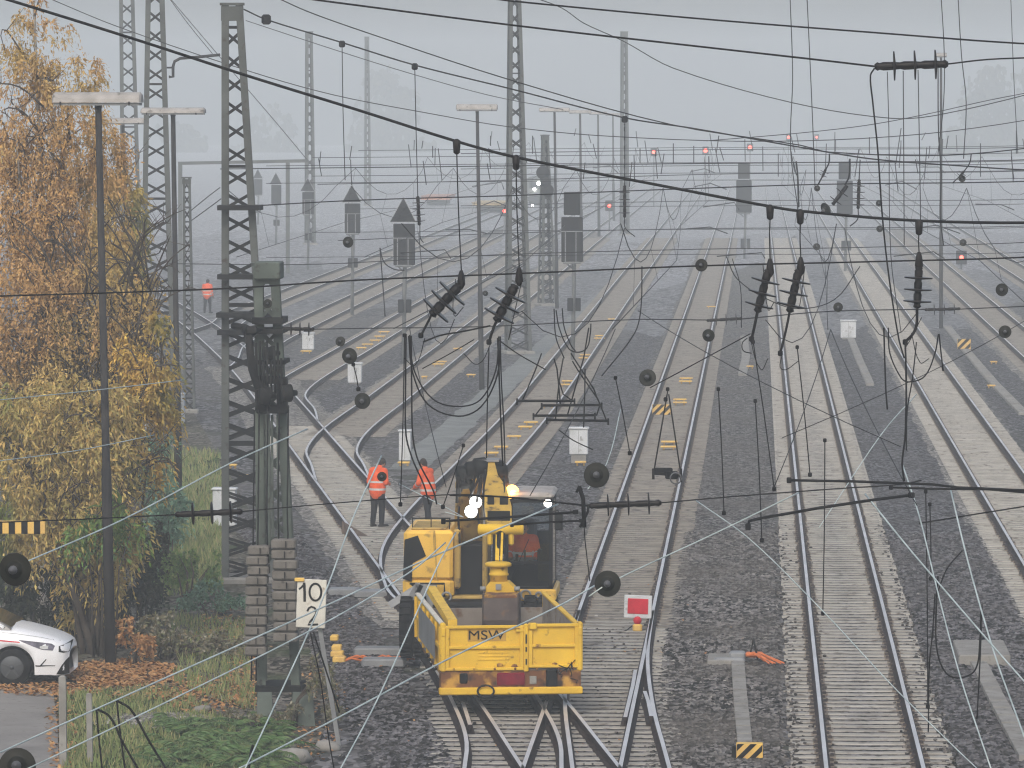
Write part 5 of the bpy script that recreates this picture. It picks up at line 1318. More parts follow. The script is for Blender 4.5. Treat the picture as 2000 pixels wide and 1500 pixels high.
# rotator and coupler
mb = MB(); p = S(973, 1100, Ye - 3.6); mb.lathe([(-.02, .2), (0, .24), (.05, .24), (.07, .16)], p, p - Vector((0, 0, 1)), 18)
p2 = S(974, 1106, Ye - 3.6); mb.lathe([(0, .16), (.12, .165), (.13, .18), (.16, .18), (.17, .155), (.34, .16)], p2, p2 - Vector((0, 0, 1)), 16); o_rot = part('rotator', mb, [M['tryellow']])
mb = MB(); mb.prism([S(957, 1137, Ye - 3.8), S(993, 1137, Ye - 3.8), S(1010, 1153, Ye - 3.8), S(1010, 1162, Ye - 3.8), S(944, 1162, Ye - 3.8), S(944, 1153, Ye - 3.8)], (0, 1, 0), .45); o_cp = part('coupler', mb, [M['tryellow']])
mb = MB()
for px in (943, 1010): mb.lathe([(-.05, .045), (.05, .045)], S(px, 1150, Ye - 3.85), S(px, 1150, Ye - 3.85) + Vector((1, 0, 0)), 8)
pxbox(mb, 968, 1141, 979, 1152, Ye - 3.83, .05); dpart(o_cp, 'pin', mb, [M['galv']])
# bucket: curved shell with open mouth away from us
Yb = Ye - 4.3; a, b = S(942, 1163, Yb), S(1014, 1163, Yb)
prof = [(0, 1.73), (-.05, 1.52), (-.10, 1.27), (-.02, 1.02), (.25, .88), (.6, .88)]
mb = MB(); vs = []; fs = []
for i, (dy, z) in enumerate(prof):
    for x in (a.x, b.x): vs.append((x, Yb + dy, z))
for i in range(len(prof) - 1): fs.append((2 * i, 2 * i + 1, 2 * i + 3, 2 * i + 2))
mb.add(vs, fs)
for x in (a.x, b.x):
    poly = [Vector((x, Yb + dy, z)) for dy, z in prof] + [Vector((x, Yb + .75, 1.1)), Vector((x, Yb + .55, 1.73))]
    mb.prism(poly, (1 if x == a.x else -1, 0, 0), .03)
for k in range(5):
    xx = a.x + (b.x - a.x) * (k + .5) / 5; mb.box((xx, Yb + .66, .87), (.07, .18, .05))
o_b = part('bucket', mb, [M['bucket']])
mb = MB(); pxbox(mb, 944, 1160, 1012, 1171, Yb - .02, .4, 0, .03); dpart(o_b, 'rim_plate', mb, [M['trrust']])
# cab
Yc = Ye - .35; A, B = S(986, 1152, Yc), S(1079, 975, Yc)
x0, x1, z0, z1 = A.x, B.x, A.z, B.z; dC = 1.75
mb = MB()
for x in (x0 + .03, x1 - .03):
    for y_ in (Yc + .03, Yc + dC - .03): mb.bar((x, y_, z0), (x, y_, z1), .07, .07)
for z in (z0 + .03, z1 - .03):
    for y_ in (Yc + .03, Yc + dC - .03): mb.bar((x0, y_, z), (x1, y_, z), .07, .07)
    for x in (x0 + .03, x1 - .03): mb.bar((x, Yc, z), (x, Yc + dC, z), .07, .07)
mb.bar((x0, Yc + .02, z0 + (z1 - z0) * .30), (x1, Yc + .02, z0 + (z1 - z0) * .30), .05, .05)
mb.box(((x0 + x1) / 2, Yc + dC / 2, z0 + .02), (x1 - x0 - .02, dC - .02, .06))
mb.box(((x0 + x1) / 2, Yc + dC - .02, z0 + (z1 - z0) * .3), (x1 - x0 - .1, .03, (z1 - z0) * .55))
mb.box(((x0 + x1) / 2, Yc + .10, z0 + (z1 - z0) * .14), (x1 - x0 - .1, .03, (z1 - z0) * .26))
o_cab = part('cab', mb, [M['exblack']])
mb = MB(); mb.rbox(((x0 + x1) / 2 + .06, Yc + dC / 2 - .02, z1 + .06), (x1 - x0 - .06, dC + .1, .13), .05); dpart(o_cab, 'roof', mb, [M['lampwhite']])
mb = MB()
mb.box(((x0 + x1) / 2, Yc + .008, (z0 + z1) / 2), (x1 - x0 - .12, .008, z1 - z0 - .12)); mb.box((x1 - .008, Yc + dC / 2, (z0 + z1) / 2), (.008, dC - .12, z1 - z0 - .12)); mb.box((x0 + .008, Yc + dC / 2, (z0 + z1) / 2), (.008, dC - .12, z1 - z0 - .12)); mb.box(((x0 + x1) / 2, Yc + dC - .008, z0 + (z1 - z0) * .78), (x1 - x0 - .12, .008, (z1 - z0) * .36))
dpart(o_cab, 'window_glass', mb, [M['glass']])
mb = MB(); sx = S(1022, 1060, Yc + 1).x; mb.rbox((sx, Yc + 1.05, z0 + .45), (.5, .5, .16), .05); mb.rbox((sx, Yc + 1.32, z0 + .85), (.5, .14, .75), .06); mb.rbox((sx, Yc + 1.05, z0 + .2), (.3, .3, .4), .03); dpart(o_cab, 'seat', mb, [M['seat']])
mb = MB(); mb.rbox((sx + .33, Yc + .5, z0 + .6), (.08, .3, .25), .02); mb.tube([(sx - .1, Yc + .4, z0 + .05), (sx - .1, Yc + .55, z0 + .62)], .03, 6); mb.tube([(sx + .05, Yc + .5, z0 + .3), (sx + .05, Yc + .55, z0 + .7)], .02, 6)
mb.tube([(x0 + .1, Yc + .0 - .01, z0 + .15), (x0 + .45, Yc - .012, z0 + .95)], .008, 5); dpart(o_cab, 'controls', mb, [M['exblack']])
mb = MB(); pxbox(mb, 1012, 1151, 1086, 1174, Yc - .06, 1.9, 0, .03); o_s = part('cab_sill', mb, [M['exyellow']])
mb = MB()
for px, r_ in ((1027, .09), (1052, .05)):
    p = S(px, 1162, Yc - .1); mb.tube([p + Vector((math.cos(k * .45) * r_, 0, math.sin(k * .45) * r_)) for k in range(15)], .02, 5)
dpart(o_s, 'eyelet', mb, [M['galv']])
mb = MB(); pxbox(mb, 1083, 1002, 1099, 1036, Yc - .1, .06, 0, .02); mb.tube([S(1078, 1000, Yc), S(1090, 996, Yc - .1), S(1091, 1006, Yc - .08)], .015, 5); part('mirror', mb, [M['exblack']])
def lamp_part(px, py, Y, r, m, house=True):
    p = S(px, py, Y); mb = MB()
    if house: mb.lathe([(0, r * .6), (.08, r * 1.15), (.12, r * 1.15)], p + Vector((0, .14, 0)), p, 12)
    else: mb.lathe([(0, r * 1.0), (.06, r * 1.1)], p - Vector((0, 0, r * 1.3)), p, 12)
    o = part('work_lamp' if house else 'beacon', mb, [M['exblack']])
    mb = MB(); mb.ball(p + Vector((0, .0, 0)), r, 12, 0, (1, .5, 1) if house else (1, 1, 1.15)); dpart(o, 'lens', mb, [M[m]])
    return o, p
lamp_part(929, 981, Ye + .1, .115, 'whitelamp'); lamp_part(920, 999, Ye + .05, .12, 'whitelamp'); lamp_part(1070, 983, Yc - .12, .075, 'whitelamp')
o_, p_ = lamp_part(1000, 963, Yc + .3, .14, 'beacon', False)
mb = MB(); mb.ball(p_ + Vector((.03, -.12, .0)), .06, 8); dpart(o_, 'bulb', mb, [M['beaconhot']])
for px, py, Y, e, c in ((929, 981, Ye - .15, 6, (1, .97, .9)), (920, 999, Ye - .2, 6, (1, .97, .9)), (1000, 963, Yc - .05, 14, (1, .4, .08))):
    l_ = bpy.data.lights.new('lamp_light', 'POINT'); l_.energy = e; l_.color = c; l_.shadow_soft_size = .08
    lo = bpy.data.objects.new('lamp_light', l_); col.objects.link(lo); lo.location = S(px, py, Y)

# ---- trailer in front of it
TA = R(8); U_ = Vector((math.cos(TA), math.sin(TA), 0)); V_ = Vector((-math.sin(TA), math.cos(TA), 0)); O_ = S(863, 1362, 88.45); O_.z = 0
TW, TL = 2.36, 5.9; zb, zf, zt = .43, .84, 1.635
tr = empty('tipping_trailer', O_ + U_ * TW / 2, 'yellow open tipping trailer with dented tailgate lettered MSW, coupled before the excavator', 'trailer')
def T(u, v, z): return O_ + U_ * u + V_ * v + Vector((0, 0, z))
rotT = Matrix.Rotation(TA, 3, 'Z')
def tbox(mb, u0, u1, v0, v1, z0, z1, b=0.0, mi=0):
    c = T((u0 + u1) / 2, (v0 + v1) / 2, (z0 + z1) / 2); d = (u1 - u0, v1 - v0, z1 - z0)
    return mb.rbox(c, d, b, rotT, mi) if b else mb.box(c, d, rotT, mi)
def tp(name, mb, m): return mb.build(name, M[m], tr)
mb = MB(); tbox(mb, 0, TW, 0.02, TL, .80, .86); tbox(mb, .05, TW - .05, TL - .1, TL - .02, .86, 1.35); tp('bed_floor', mb, 'trin')
for u in (0, TW - .06):
    mb = MB(); tbox(mb, u, u + .06, .06, TL, .86, zt - .05)
    for k in range(7): tbox(mb, u - .04 if u == 0 else u + .06, u if u == 0 else u + .1, .15 + k * .93, .23 + k * .93, .84, zt - .06)
    tbox(mb, u - .04 if u == 0 else u, u + .06 if u == 0 else u + .1, .06, TL, 1.2, 1.26)
    s_ = tp('side_wall', mb, 'tryellow')
    mb = MB(); tbox(mb, u - .015, u + .075, .06, TL, zt - .05, zt, .015); sub(s_, mb, 'top_rail', [M['signwhite']] if u == 0 else [M['tryellow']])
    mb = MB(); uu = .062 if u == 0 else TW - .064; tbox(mb, uu, uu + .003, .1, TL - .1, .87, zt - .06); sub(s_, mb, 'inner_lining', [M['trin']])
    if u == 0:
        mb = MB(); tbox(mb, -.052, -.046, .9, 4.6, .95, zt - .12); sub(s_, mb, 'side_board', [M['galv']])
us = 1.42
for u0, u1, dz in ((.06, us - .02, 0), (us + .06, TW - .02, .02)):
    mb = MB(); tbox(mb, u0, u1, .0, .05, zf + dz * 2, zt + dz - .03)
    tbox(mb, u0, u1, -.05, .0, zt + dz - .075, zt + dz - .02, .01); tbox(mb, u0, u1, -.055, .0, zf + dz * 2, zf + dz * 2 + .055, .012); tbox(mb, u0, u1, -.045, .0, 1.21 + dz, 1.265 + dz, .01)
    tbox(mb, u0, u0 + .07, -.046, .0, zf + .05, zt - .05, .01); tbox(mb, u1 - .07, u1, -.046, .0, zf + .05, zt - .05, .01)
    if u0 < 1:
        for z in (1.14, 1.08, 1.02): tbox(mb, .62, 1.15, -.012, 0, z, z + .014)
    tg = tp('tailgate', mb, 'tryellow')
    if u0 < 1:
        tagbase = tg
    for k in range(2):
        mb = MB(); p = T(u1 - .16 - k * .25, -.03, zf + .07 + k * .02); mb.ball(p, .035, 6, 0, (1.6, .5, 1.2)); sub(tg, mb, 'rust_scab', [M['trrust']])
mb = MB(); tbox(mb, us - .02, us + .06, -.07, .05, zf - .03, zt + .0, .02); tbox(mb, us + .05, us + .2, -.09, -.02, zt - .1, zt + .02, .02); tbox(mb, us - .16, us + .02, -.06, -.01, zt - .13, zt - .09); tp('tailgate_post', mb, 'tryellow')
mb = MB()
for z0, z1 in ((zf + .1, zf + .2), (1.16, 1.24), (1.3, 1.46)): tbox(mb, us + .005, us + .03, -.078, -.06, z0, z1)
tp('latch', mb, 'exblack')
for u in (-.03, TW - .05):
    mb = MB(); tbox(mb, u, u + .1, -.06, .08, zf - .02, zt + .03, .025); tbox(mb, u + .015, u + .085, -.075, -.05, zt - .2, zt - .06, .01); tp('corner_post', mb, 'tryellow')
# lettering: painted letters lying on the tailgate
me = text_mesh('MSW', .225)
R3 = Matrix((U_, Vector((0, 0, 1)), -V_)).transposed()
for v in me.vertices: v.co = R3 @ Vector((v.co.x * 1.25, v.co.y, v.co.z)) + T(.76, -.008, 1.44) - tr.location
me.materials.clear(); me.materials.append(M['exblack']); lo = bpy.data.objects.new('lettering', me); col.objects.link(lo); lo.parent = tagbase
mb = MB(); tbox(mb, .44, 1.10, -.0045, 0, 1.34, 1.54); sub(tagbase, mb, 'letter_patch', [mat('faded_patch', (.50, .30, .06), (.42, .25, .06), scale=8)])
# frame, bumper beam, lamps
mb = MB(); tbox(mb, -.02, TW + .02, -.02, .3, .53, zf - .01); tbox(mb, 0.1, TW - .1, .3, TL - .2, .6, .80); bp_ = tp('rear_frame', mb, 'trrust')
mb = MB(); tbox(mb, -.05, TW + .05, -.09, .1, zb, .555, .02); tp('bumper_beam', mb, 'tryellow')
mb = MB(); tbox(mb, .94, 1.42, -.06, .0, .58, .80, .02); lp = tp('rear_lamp', mb, 'redlampoff')
mb = MB(); tbox(mb, 1.5, 1.62, -.04, .0, .6, .74, .01); tp('number_plate', mb, 'conc')
mb = MB(); c_ = T(.74, -.12, .5); mb.tube([c_ + U_ * math.cos(k * .4) * (.14) + Vector((0, 0, math.sin(k * .4) * .1)) for k in range(17)], .018, 6); tp('ring', mb, 'exblack')
mb = MB(); tbox(mb, 1.78, 1.98, -.05, .02, .5, .86, .03); tp('hose_bracket', mb, 'exblack'); mb = MB(); tbox(mb, .3, .44, -.05, .0, .62, .8, .03); tp('hose_bracket', mb, 'exblack')
for k in range(9):
    mb = MB(); p = T(2.0 + rnd.random() * .3, -.06, .6 + rnd.random() * .3)
    if k == 0: tw = MB()
    tw.tube([p, p + Vector((rnd.uniform(-.06, .06), -.03, .05)), p + Vector((rnd.uniform(-.13, .13), 0, .08 + rnd.random() * .08))], .009, 5)
tp('twigs', tw, 'wire')
# axles and rail wheels
for v in (1.0, 4.6):
    mb = MB()
    for u in (.42, TW - .42): p = T(u, v, .42); mb.lathe([(-.07, .2), (-.06, .22), (.02, .22), (.03, .26), (.06, .26), (.07, .1)], p, p + U_ * (1 if u < 1 else -1), 20)
    p = T(.3, v, .42); mb.tube([p, T(TW - .3, v, .42)], .06, 8); tbox(mb, .2, TW - .2, v - .4, v + .4, .5, .66, .04); tp('axle', mb, 'exblack')
mb = MB(); tbox(mb, .25, .36, 1.0, TL - .05, .92, 1.5, .02); mb2 = MB()
mb2.bar(T(.2, .2, 1.63), T(.25, TL - .3, 1.72), .16, .13); tag(mb2.build('loose_beam', M['tryellow']), 'yellow steel beam lying along the inside of the trailer wall', 'beam')

mb = MB()
for px in (806, 842, 878): mb.bar(S(px, 1034, Ye + .3), S(px, 1012, Ye + .3), .02, .02)
mb.tube([S(804, 1012, Ye + .3), S(880, 1012, Ye + .3)], .014, 5); part('handrail', mb, [M['exblack']])
for px0, py0, px1, py1, dy in ((948, 918, 952, 1040, -1.2), (984, 930, 1002, 1042, -1.4), (903, 950, 898, 1060, .5), (934, 935, 940, 1050, .4)):
    mb = MB(); mb.tube(curve([S(px0, py0, Ye + dy + .8), S((px0 + px1) / 2 - 5, (py0 + py1) / 2, Ye + dy), S(px1, py1, Ye + dy - .4)], 5), .022, 6); part('hose', mb, [M['exblack']])
for u_ in (.2, .55, .9, 1.25, 1.62, 2.0, 2.25):
    mb = MB(); p = T(u_, -.056, zf + .03); mb.lathe([(0, .022), (.012, .022), (.016, .012)], p, p - V_, 8); tp('bolt', mb, 'trrust')
mb = MB()
for k in range(14): p = T(-.07, .5 + k * .33, .82 - .05 * math.sin(k * .9)); mb.ball(p, .028, 6)
tp('chain', mb, 'exblack')
mb = MB()
for k in range(160):
    u_, v_ = rnd.uniform(.15, TW - .15), rnd.uniform(.2, TL - .4); r_ = rnd.uniform(.02, .06) * (1.6 if u_ > 1.6 and v_ > 3 else 1); mb.ball(T(u_, v_, .87), r_, 5, 0, (1.2, 1, .7))
o_ = mb.build('rubble', M['ballast_brown']); tag(o_, None, None, None, 'stuff')
# ---- white car
Ycar = 93.2; ppmc = F / Ycar; NX = S(131, 1300, Ycar).x
M['carwhite'] = mat('car_paint', (0.84, 0.86, 0.88), (0.80, 0.82, 0.84), scale=1.2, rough=.22, spec=.7)
M['carglass'] = mat('car_glass', (0.012, 0.014, 0.016), rough=.08, spec=.5)
M['lampglass'] = mat('headlamp_glass', (0.05, 0.05, 0.075), (0.16, 0.15, 0.2), scale=9, rough=.12, spec=.5)
car = empty('car', (NX - 2.1, Ycar + .9, 0), 'white car with red side line nosing in from the edge under the birch', 'car')
def lerp_tab(tab, s):
    for (a, va), (b, vb) in zip(tab, tab[1:]):
        if s <= b: t = (s - a) / (b - a); t = t * t * (3 - 2 * t) if False else t; return va + (vb - va) * t
    return tab[-1][1]
TOP = [(0, .64), (.015, .71), (.05, .775), (.12, .825), (.25, .88), (.5, .965), (.8, 1.04), (1.05, 1.085), (1.3, 1.10), (2.2, 1.08), (3.6, 1.06), (4.0, 1.0), (4.2, .85)]
WID = [(0, .60), (.02, .66), (.08, .755), (.2, .83), (.4, .875), (.8, .9), (3.5, .9), (4.0, .85), (4.2, .72)]
def zlow(s):
    z = .21 if s > .25 else .20 + .03 * (.25 - s)
    for c in (1.0, 3.6):
        d = s - c
        if abs(d) < .405: z = max(z, .33 + math.sqrt(.405 ** 2 - d * d))
    return z
def ringpts(s):
    w_ = lerp_tab(WID, s); zt_ = lerp_tab(TOP, s); zl = zlow(s); zs = max(zl + .02, zt_ - .20 - .05 * min(1, s))
    return [(w_ * .95, zl), (w_ * .985, zl + (zs - zl) * .35), (w_, zl + (zs - zl) * .7), (w_ * .985, zs), (w_ * .955, zt_ - .11), (w_ * .88, zt_ - .05), (w_ * .6, zt_ - .012), (0, zt_)]
ss = sorted(set([0, .015, .03, .05, .08, .12, .16, .2, .25, .3, .4, .5, .55] + [1.0 + .405 * math.cos(R(a)) for a in range(0, 181, 10)] + [3.6 + .405 * math.cos(R(a)) for a in range(0, 181, 10)] + [1.55, 1.8, 2.1, 2.4, 2.7, 3.0, 4.05, 4.1, 4.2]))
mb = MB(); vs = []; n_ = 15
for s in ss:
    r_ = ringpts(s); full = [(-w_, z) for w_, z in r_] + [(w_, z) for w_, z in r_[-2::-1]]
    for y_, z in full: vs.append((NX - s, Ycar + .9 + y_, z))
fs = []
for i in range(len(ss) - 1):
    for j in range(n_ - 1): fs.append((i * n_ + j, i * n_ + j + 1, (i + 1) * n_ + j + 1, (i + 1) * n_ + j))
fs += [tuple(range(n_)), tuple((len(ss) - 1) * n_ + j for j in range(n_))]
mb.add(vs, fs, 0, True); body = mb.build('body', M['carwhite'], car)
def ysurf(s, z):
    r_ = ringpts(s)
    for (w0, z0_), (w1, z1_) in zip(r_, r_[1:]):
        if z <= z1_ or (w1, z1_) == r_[-1]:
            t = max(0, min(1, (z - z0_) / max(1e-4, z1_ - z0_))); return w0 + (w1 - w0) * t
def patch(name, top, bot, m, off=.006, n=10):
    """strip on the car flank between two photograph outlines"""
    mb = MB(); vs = []
    def ev(tab, t):
        x = t * (len(tab) - 1); i = min(int(x), len(tab) - 2); f_ = x - i
        return tab[i][0] + (tab[i + 1][0] - tab[i][0]) * f_, tab[i][1] + (tab[i + 1][1] - tab[i][1]) * f_
    for k in range(n + 1):
        for tab in (top, bot):
            px, py = ev(tab, k / n); s = max(0.004, (137 - px) / 108.9); z = H - (py - 213) / F * 93.9
            vs.append((NX - s + (off if s < .1 else 0), Ycar + .9 - ysurf(s, z) - off, z))
    fs = [(2 * i, 2 * i + 1, 2 * i + 3, 2 * i + 2) for i in range(n)]
    mb.add(vs, fs); return sub(body, mb, name, [M[m]])
patch('headlight', [(41, 1250.5), (72, 1254), (105, 1258), (112, 1263)], [(41, 1251.5), (66, 1262), (86, 1270), (108, 1272)], 'lampglass')
patch('headlight_lens', [(83, 1263), (92, 1262), (99, 1262)], [(83, 1267), (92, 1269), (99, 1268)], 'white', .012)
patch('side_line', [(-60, 1248.5), (0, 1250.5), (42, 1254)], [(-60, 1251), (0, 1253), (45, 1256.5)], 'red', .005)
patch('grille', [(119, 1264), (128, 1261), (136.6, 1258)], [(119, 1275), (127, 1277), (136.6, 1276)], 'exblack')
patch('lower_intake', [(124, 1302), (130, 1293), (136.6, 1286)], [(114, 1319), (124, 1320), (136.6, 1319)], 'exblack')
patch('bumper_crease', [(62, 1300), (83, 1301), (95, 1288)], [(62, 1302), (84, 1303.5), (96, 1289.5)], 'exblack')
patch('bumper_slot', [(83, 1300.6), (97, 1300.6), (113, 1301)], [(84, 1303), (97, 1302.4), (112, 1302.6)], 'exblack')
patch('hood_edge', [(8, 1236), (40, 1239), (80, 1245), (120, 1254)], [(8, 1236.8), (40, 1239.8), (80, 1245.8), (120, 1254.6)], 'galv', .003)
mb = MB(); vs = []
for s, zt_, w_ in ((1.02, 1.07, .80), (1.35, 1.24, .72), (1.85, 1.45, .62), (2.4, 1.48, .62), (3.1, 1.45, .62), (3.9, 1.08, .74)):
    for y_, z in ((-.83, 1.02), (-w_, zt_), (w_, zt_), (.83, 1.02)): vs.append((NX - s, Ycar + .9 + y_, z))
mb.add(vs, [(i * 4 + j, i * 4 + j + 1, i * 4 + 5 + j, i * 4 + 4 + j) for i in range(5) for j in range(3)] + [(0, 1, 2, 3), (20, 21, 22, 23)]); mb.build('window', M['carglass'], car)
mb = MB(); mb.rbox((NX - 2.45, Ycar + .9, 1.475), (1.5, 1.24, .05), .02)
for sd in (-1, 1): mb.bar((NX - 1.15, Ycar + .9 + sd * .80, 1.06), (NX - 1.8, Ycar + .9 + sd * .635, 1.46), .06, .05)
mb.build('roof', M['carwhite'], car)
mb = MB(); mb.rbox((NX - 2.2, Ycar + .9, .42), (3.9, 1.5, .36), .05); mb.build('underbody', M['exblack'], car)
for s in (1.0, 3.6):
    for sd in (-1, 1):
        c = Vector((NX - s, Ycar + .9 + sd * .80, .345)); mb = MB()
        mb.lathe([(-.1, .2), (-.1, .31), (-.07, .345), (.07, .345), (.1, .31), (.1, .2)], c, c + Vector((0, 1, 0)), 26); wl = mb.build('wheel', M['rubber'], car)
        mb = MB(); mb.lathe([(.05, .04), (.05, .2), (.1, .215), (.108, .2)], c, c + Vector((0, sd, 0)), 22)
        for k in range(5):
            a = k * 2 * math.pi / 5; mb.bar(c + Vector((0, sd * .09, 0)), c + Vector((math.sin(a) * .2, sd * .09, math.cos(a) * .2)), .05, .03)
        mb.ball(c + Vector((0, sd * .09, 0)), .05, 8); sub(wl, mb, 'rim', [mat('rim_grey', (.09, .095, .10), rough=.45, metal=.5)])

# ---- people
def remesh(name, mb, vox, m, parent, smooth_it=4):
    me0 = bpy.data.meshes.new('tmp'); me0.from_pydata(mb.v, [], mb.f); me0.update()
    o = bpy.data.objects.new('tmp', me0); col.objects.link(o)
    md = o.modifiers.new('r', 'REMESH'); md.mode = 'VOXEL'; md.voxel_size = vox
    if smooth_it: s_ = o.modifiers.new('s', 'SMOOTH'); s_.iterations = smooth_it; s_.factor = .5
    dg = bpy.context.evaluated_depsgraph_get(); me = bpy.data.meshes.new_from_object(o.evaluated_get(dg)); bpy.data.objects.remove(o)
    me.name = name; me.materials.clear()
    for q in (m if isinstance(m, list) else [m]): me.materials.append(q)
    for p in me.polygons: p.use_smooth = True
    r_ = bpy.data.objects.new(name, me); col.objects.link(r_)
    if parent is not None: r_.parent = parent
    return r_
def cap(mb, a, b, r0, r1, n=12):
    a, b = Vector(a), Vector(b); L_ = (b - a).length
    prof = [(-r0, .001), (-r0 * .7, r0 * .7), (0, r0), (L_, r1), (L_ + r1 * .7, r1 * .7), (L_ + r1, .001)]
    return mb.lathe(prof, a, b, n)
def person(label, loc, rz, J, vox=.009, group=None, seated=False):
    """J: joints in metres, x right, y forward, z up"""
    root = empty('person', loc, label, 'person', group)
    rm = Matrix.Rotation(rz, 3, 'Z')
    def g_(k): return rm @ Vector(J[k])
    hd = g_('head'); nk = g_('neck'); ch = g_('chest'); pv_ = g_('pelvis'); fwd = rm @ Vector(J.get('look', (0, 1, 0))); fwd.normalize()
    right = fwd.cross(Vector((0, 0, 1))).normalized(); up = right.cross(fwd)
    b = MB()
    b.ball(hd, .098, 16, 0, (.86, 1, 1.18)); cap(b, hd + fwd * .03 - up * .06, hd + fwd * .055 - up * .085, .058, .04); cap(b, nk - up * .02, hd - up * .04 - fwd * .015, .062, .058)
    b.ball(hd + fwd * .105 - up * .02, .016, 8, 0, (1, 1.2, 1.5)); cap(b, hd + fwd * .088 + up * .03, hd + fwd * .1 - up * .02, .01, .013)
    for s_ in (-1, 1): b.ball(hd + right * s_ * .088 - up * .01, .028, 8, 0, (.4, .8, 1.2))
    cap(b, hd + fwd * .088 - up * .055 - right * .018, hd + fwd * .088 - up * .055 + right * .018, .010, .010)
    cap(b, pv_, ch, .13, .14); cap(b, ch, nk - up * .05, .13, .07)
    for s_, S_ in ((-1, 'L'), (1, 'R')):
        sh, el, wr, hp, kn, an = (g_(S_ + q) for q in ('sh', 'el', 'wr', 'hip', 'kn', 'an'))
        cap(b, ch + (nk - ch) * .55, sh, .085, .062); cap(b, sh, el, .052, .042); cap(b, el, wr, .041, .027)
        cap(b, pv_, hp, .11, .095); cap(b, hp, kn, .088, .058); cap(b, kn, an, .055, .038)
        d = (wr - el).normalized(); side = d.cross(rm @ Vector((0, 1, 0)));
        if side.length < .1: side = d.cross(rm @ Vector((1, 0, 0)))
        side.normalize(); nrm = side.cross(d)
        for k in (-1, 0, 1): cap(b, wr + d * .015 + side * k * .02, wr + d * .08 + side * k * .026, .017, .016, 8)
        for k, ln in enumerate((.062, .072, .078, .066)):
            f0 = wr + d * .085 + side * (.034 - k * .0225); f1 = f0 + d * ln * .55 + nrm * .012; f2 = f1 + d * ln * .35 + nrm * .028
            cap(b, f0, f1, .0095, .009, 6); cap(b, f1, f2, .009, .008, 6)
        t0_ = wr + d * .03 + side * .03; t1_ = t0_ + side * .032 + d * .03 + nrm * .012; cap(b, t0_, t1_, .012, .011, 6); cap(b, t1_, t1_ + d * .03 + nrm * .01, .0105, .009, 6)
        ft = rm @ Vector(J.get(S_ + 'toe', (0, .16, 0))); cap(b, an - Vector((0, 0, .03)), an + ft - Vector((0, 0, .045)), .038, .03)
    body = remesh('body', b, vox, M['skin'], root, 2)
    j = MB()
    cap(j, pv_ + Vector((0, 0, -.08)), pv_ + Vector((0, 0, .1)), .185, .18, 16); cap(j, pv_ + Vector((0, 0, .06)), ch, .178, .185, 16); cap(j, ch, nk - up * .06, .18, .1, 16)
    for q in (-.06, .06): cap(j, pv_ + right * q - Vector((0, 0, .05)), ch + right * q, .165, .17, 14)
    for S_ in 'LR':
        sh, el, wr = (g_(S_ + q) for q in ('sh', 'el', 'wr')); cap(j, ch + (nk - ch) * .5, sh, .13, .092, 14); cap(j, sh, el, .088, .072, 14); cap(j, el, el.lerp(wr, .9), .07, .052, 14)
    cap(j, nk - up * .05, nk + up * .015, .085, .08)
    jk = remesh('jacket', j, max(.011, vox), [M['orange'], M['silver']], root, 3)
    zc = ch.z; 
    for p in jk.data.polygons:
        c = p.center; dx = (c - (ch + pv_) / 2); rad = math.hypot(dx.x, dx.y)
        if rad < .26 and (abs(c.z - (pv_.z + .02)) < .026 or abs(c.z - (pv_.z + .20)) < .026): p.material_index = 1
        for S_ in 'LR':
            m_ = g_(S_ + 'el').lerp(g_(S_ + 'wr'), .3); ax = (g_(S_ + 'wr') - g_(S_ + 'el')).normalized()
            if (c - m_).length < .11 and abs((c - m_).dot(ax)) < .024: p.material_index = 1
    t = MB(); cap(t, pv_ + Vector((0, 0, .06)), pv_ - Vector((0, 0, .04)), .165, .165, 16)
    for S_ in 'LR':
        hp, kn, an = (g_(S_ + q) for q in ('hip', 'kn', 'an')); cap(t, hp + Vector((0, 0, .04)), hp.lerp(kn, .3), .122, .112, 14); cap(t, hp.lerp(kn, .3), kn, .112, .082, 14); cap(t, kn, an + (kn - an) * .12, .08, .068, 14)
    remesh('trousers', t, max(.011, vox), M['trouser'], root, 3)
    bt = MB()
    for S_ in 'LR':
        an = g_(S_ + 'an'); ft = rm @ Vector(J.get(S_ + 'toe', (0, .16, 0))); cap(bt, an + Vector((0, 0, .06)), an - Vector((0, 0, .04)), .06, .058); cap(bt, an - ft * .3 - Vector((0, 0, .045)), an + ft - Vector((0, 0, .05)), .048, .044)
    remesh('boots', bt, max(.011, vox), M['boot'], root, 2)
    h = MB(); h.ball(hd - fwd * .012 + up * .02, .106, 14, 0, (.9, 1, 1.1)); cap(h, hd - fwd * .05, hd - fwd * .055 - up * .07, .075, .055)
    hm_ = remesh('hair', h, .011, M['hair'], root, 1)
    me = hm_.data   # open the face
    import bmesh
    bm = bmesh.new(); bm.from_mesh(me); kill = [f for f in bm.faces if (f.calc_center_median() - hd).dot(fwd) > .035 and (f.calc_center_median() - hd).dot(up) < .075]; bmesh.ops.delete(bm, geom=kill, context='FACES'); bm.to_mesh(me); bm.free()
    e = MB()
    for s_ in (-1, 1): e.ball(hd + fwd * .088 + right * s_ * .034 + up * .012, .011, 8)
    e.v = [tuple(Vector(v)) for v in e.v]; eo = e.build('eyes', M['exblack']); eo.parent = root
    return root
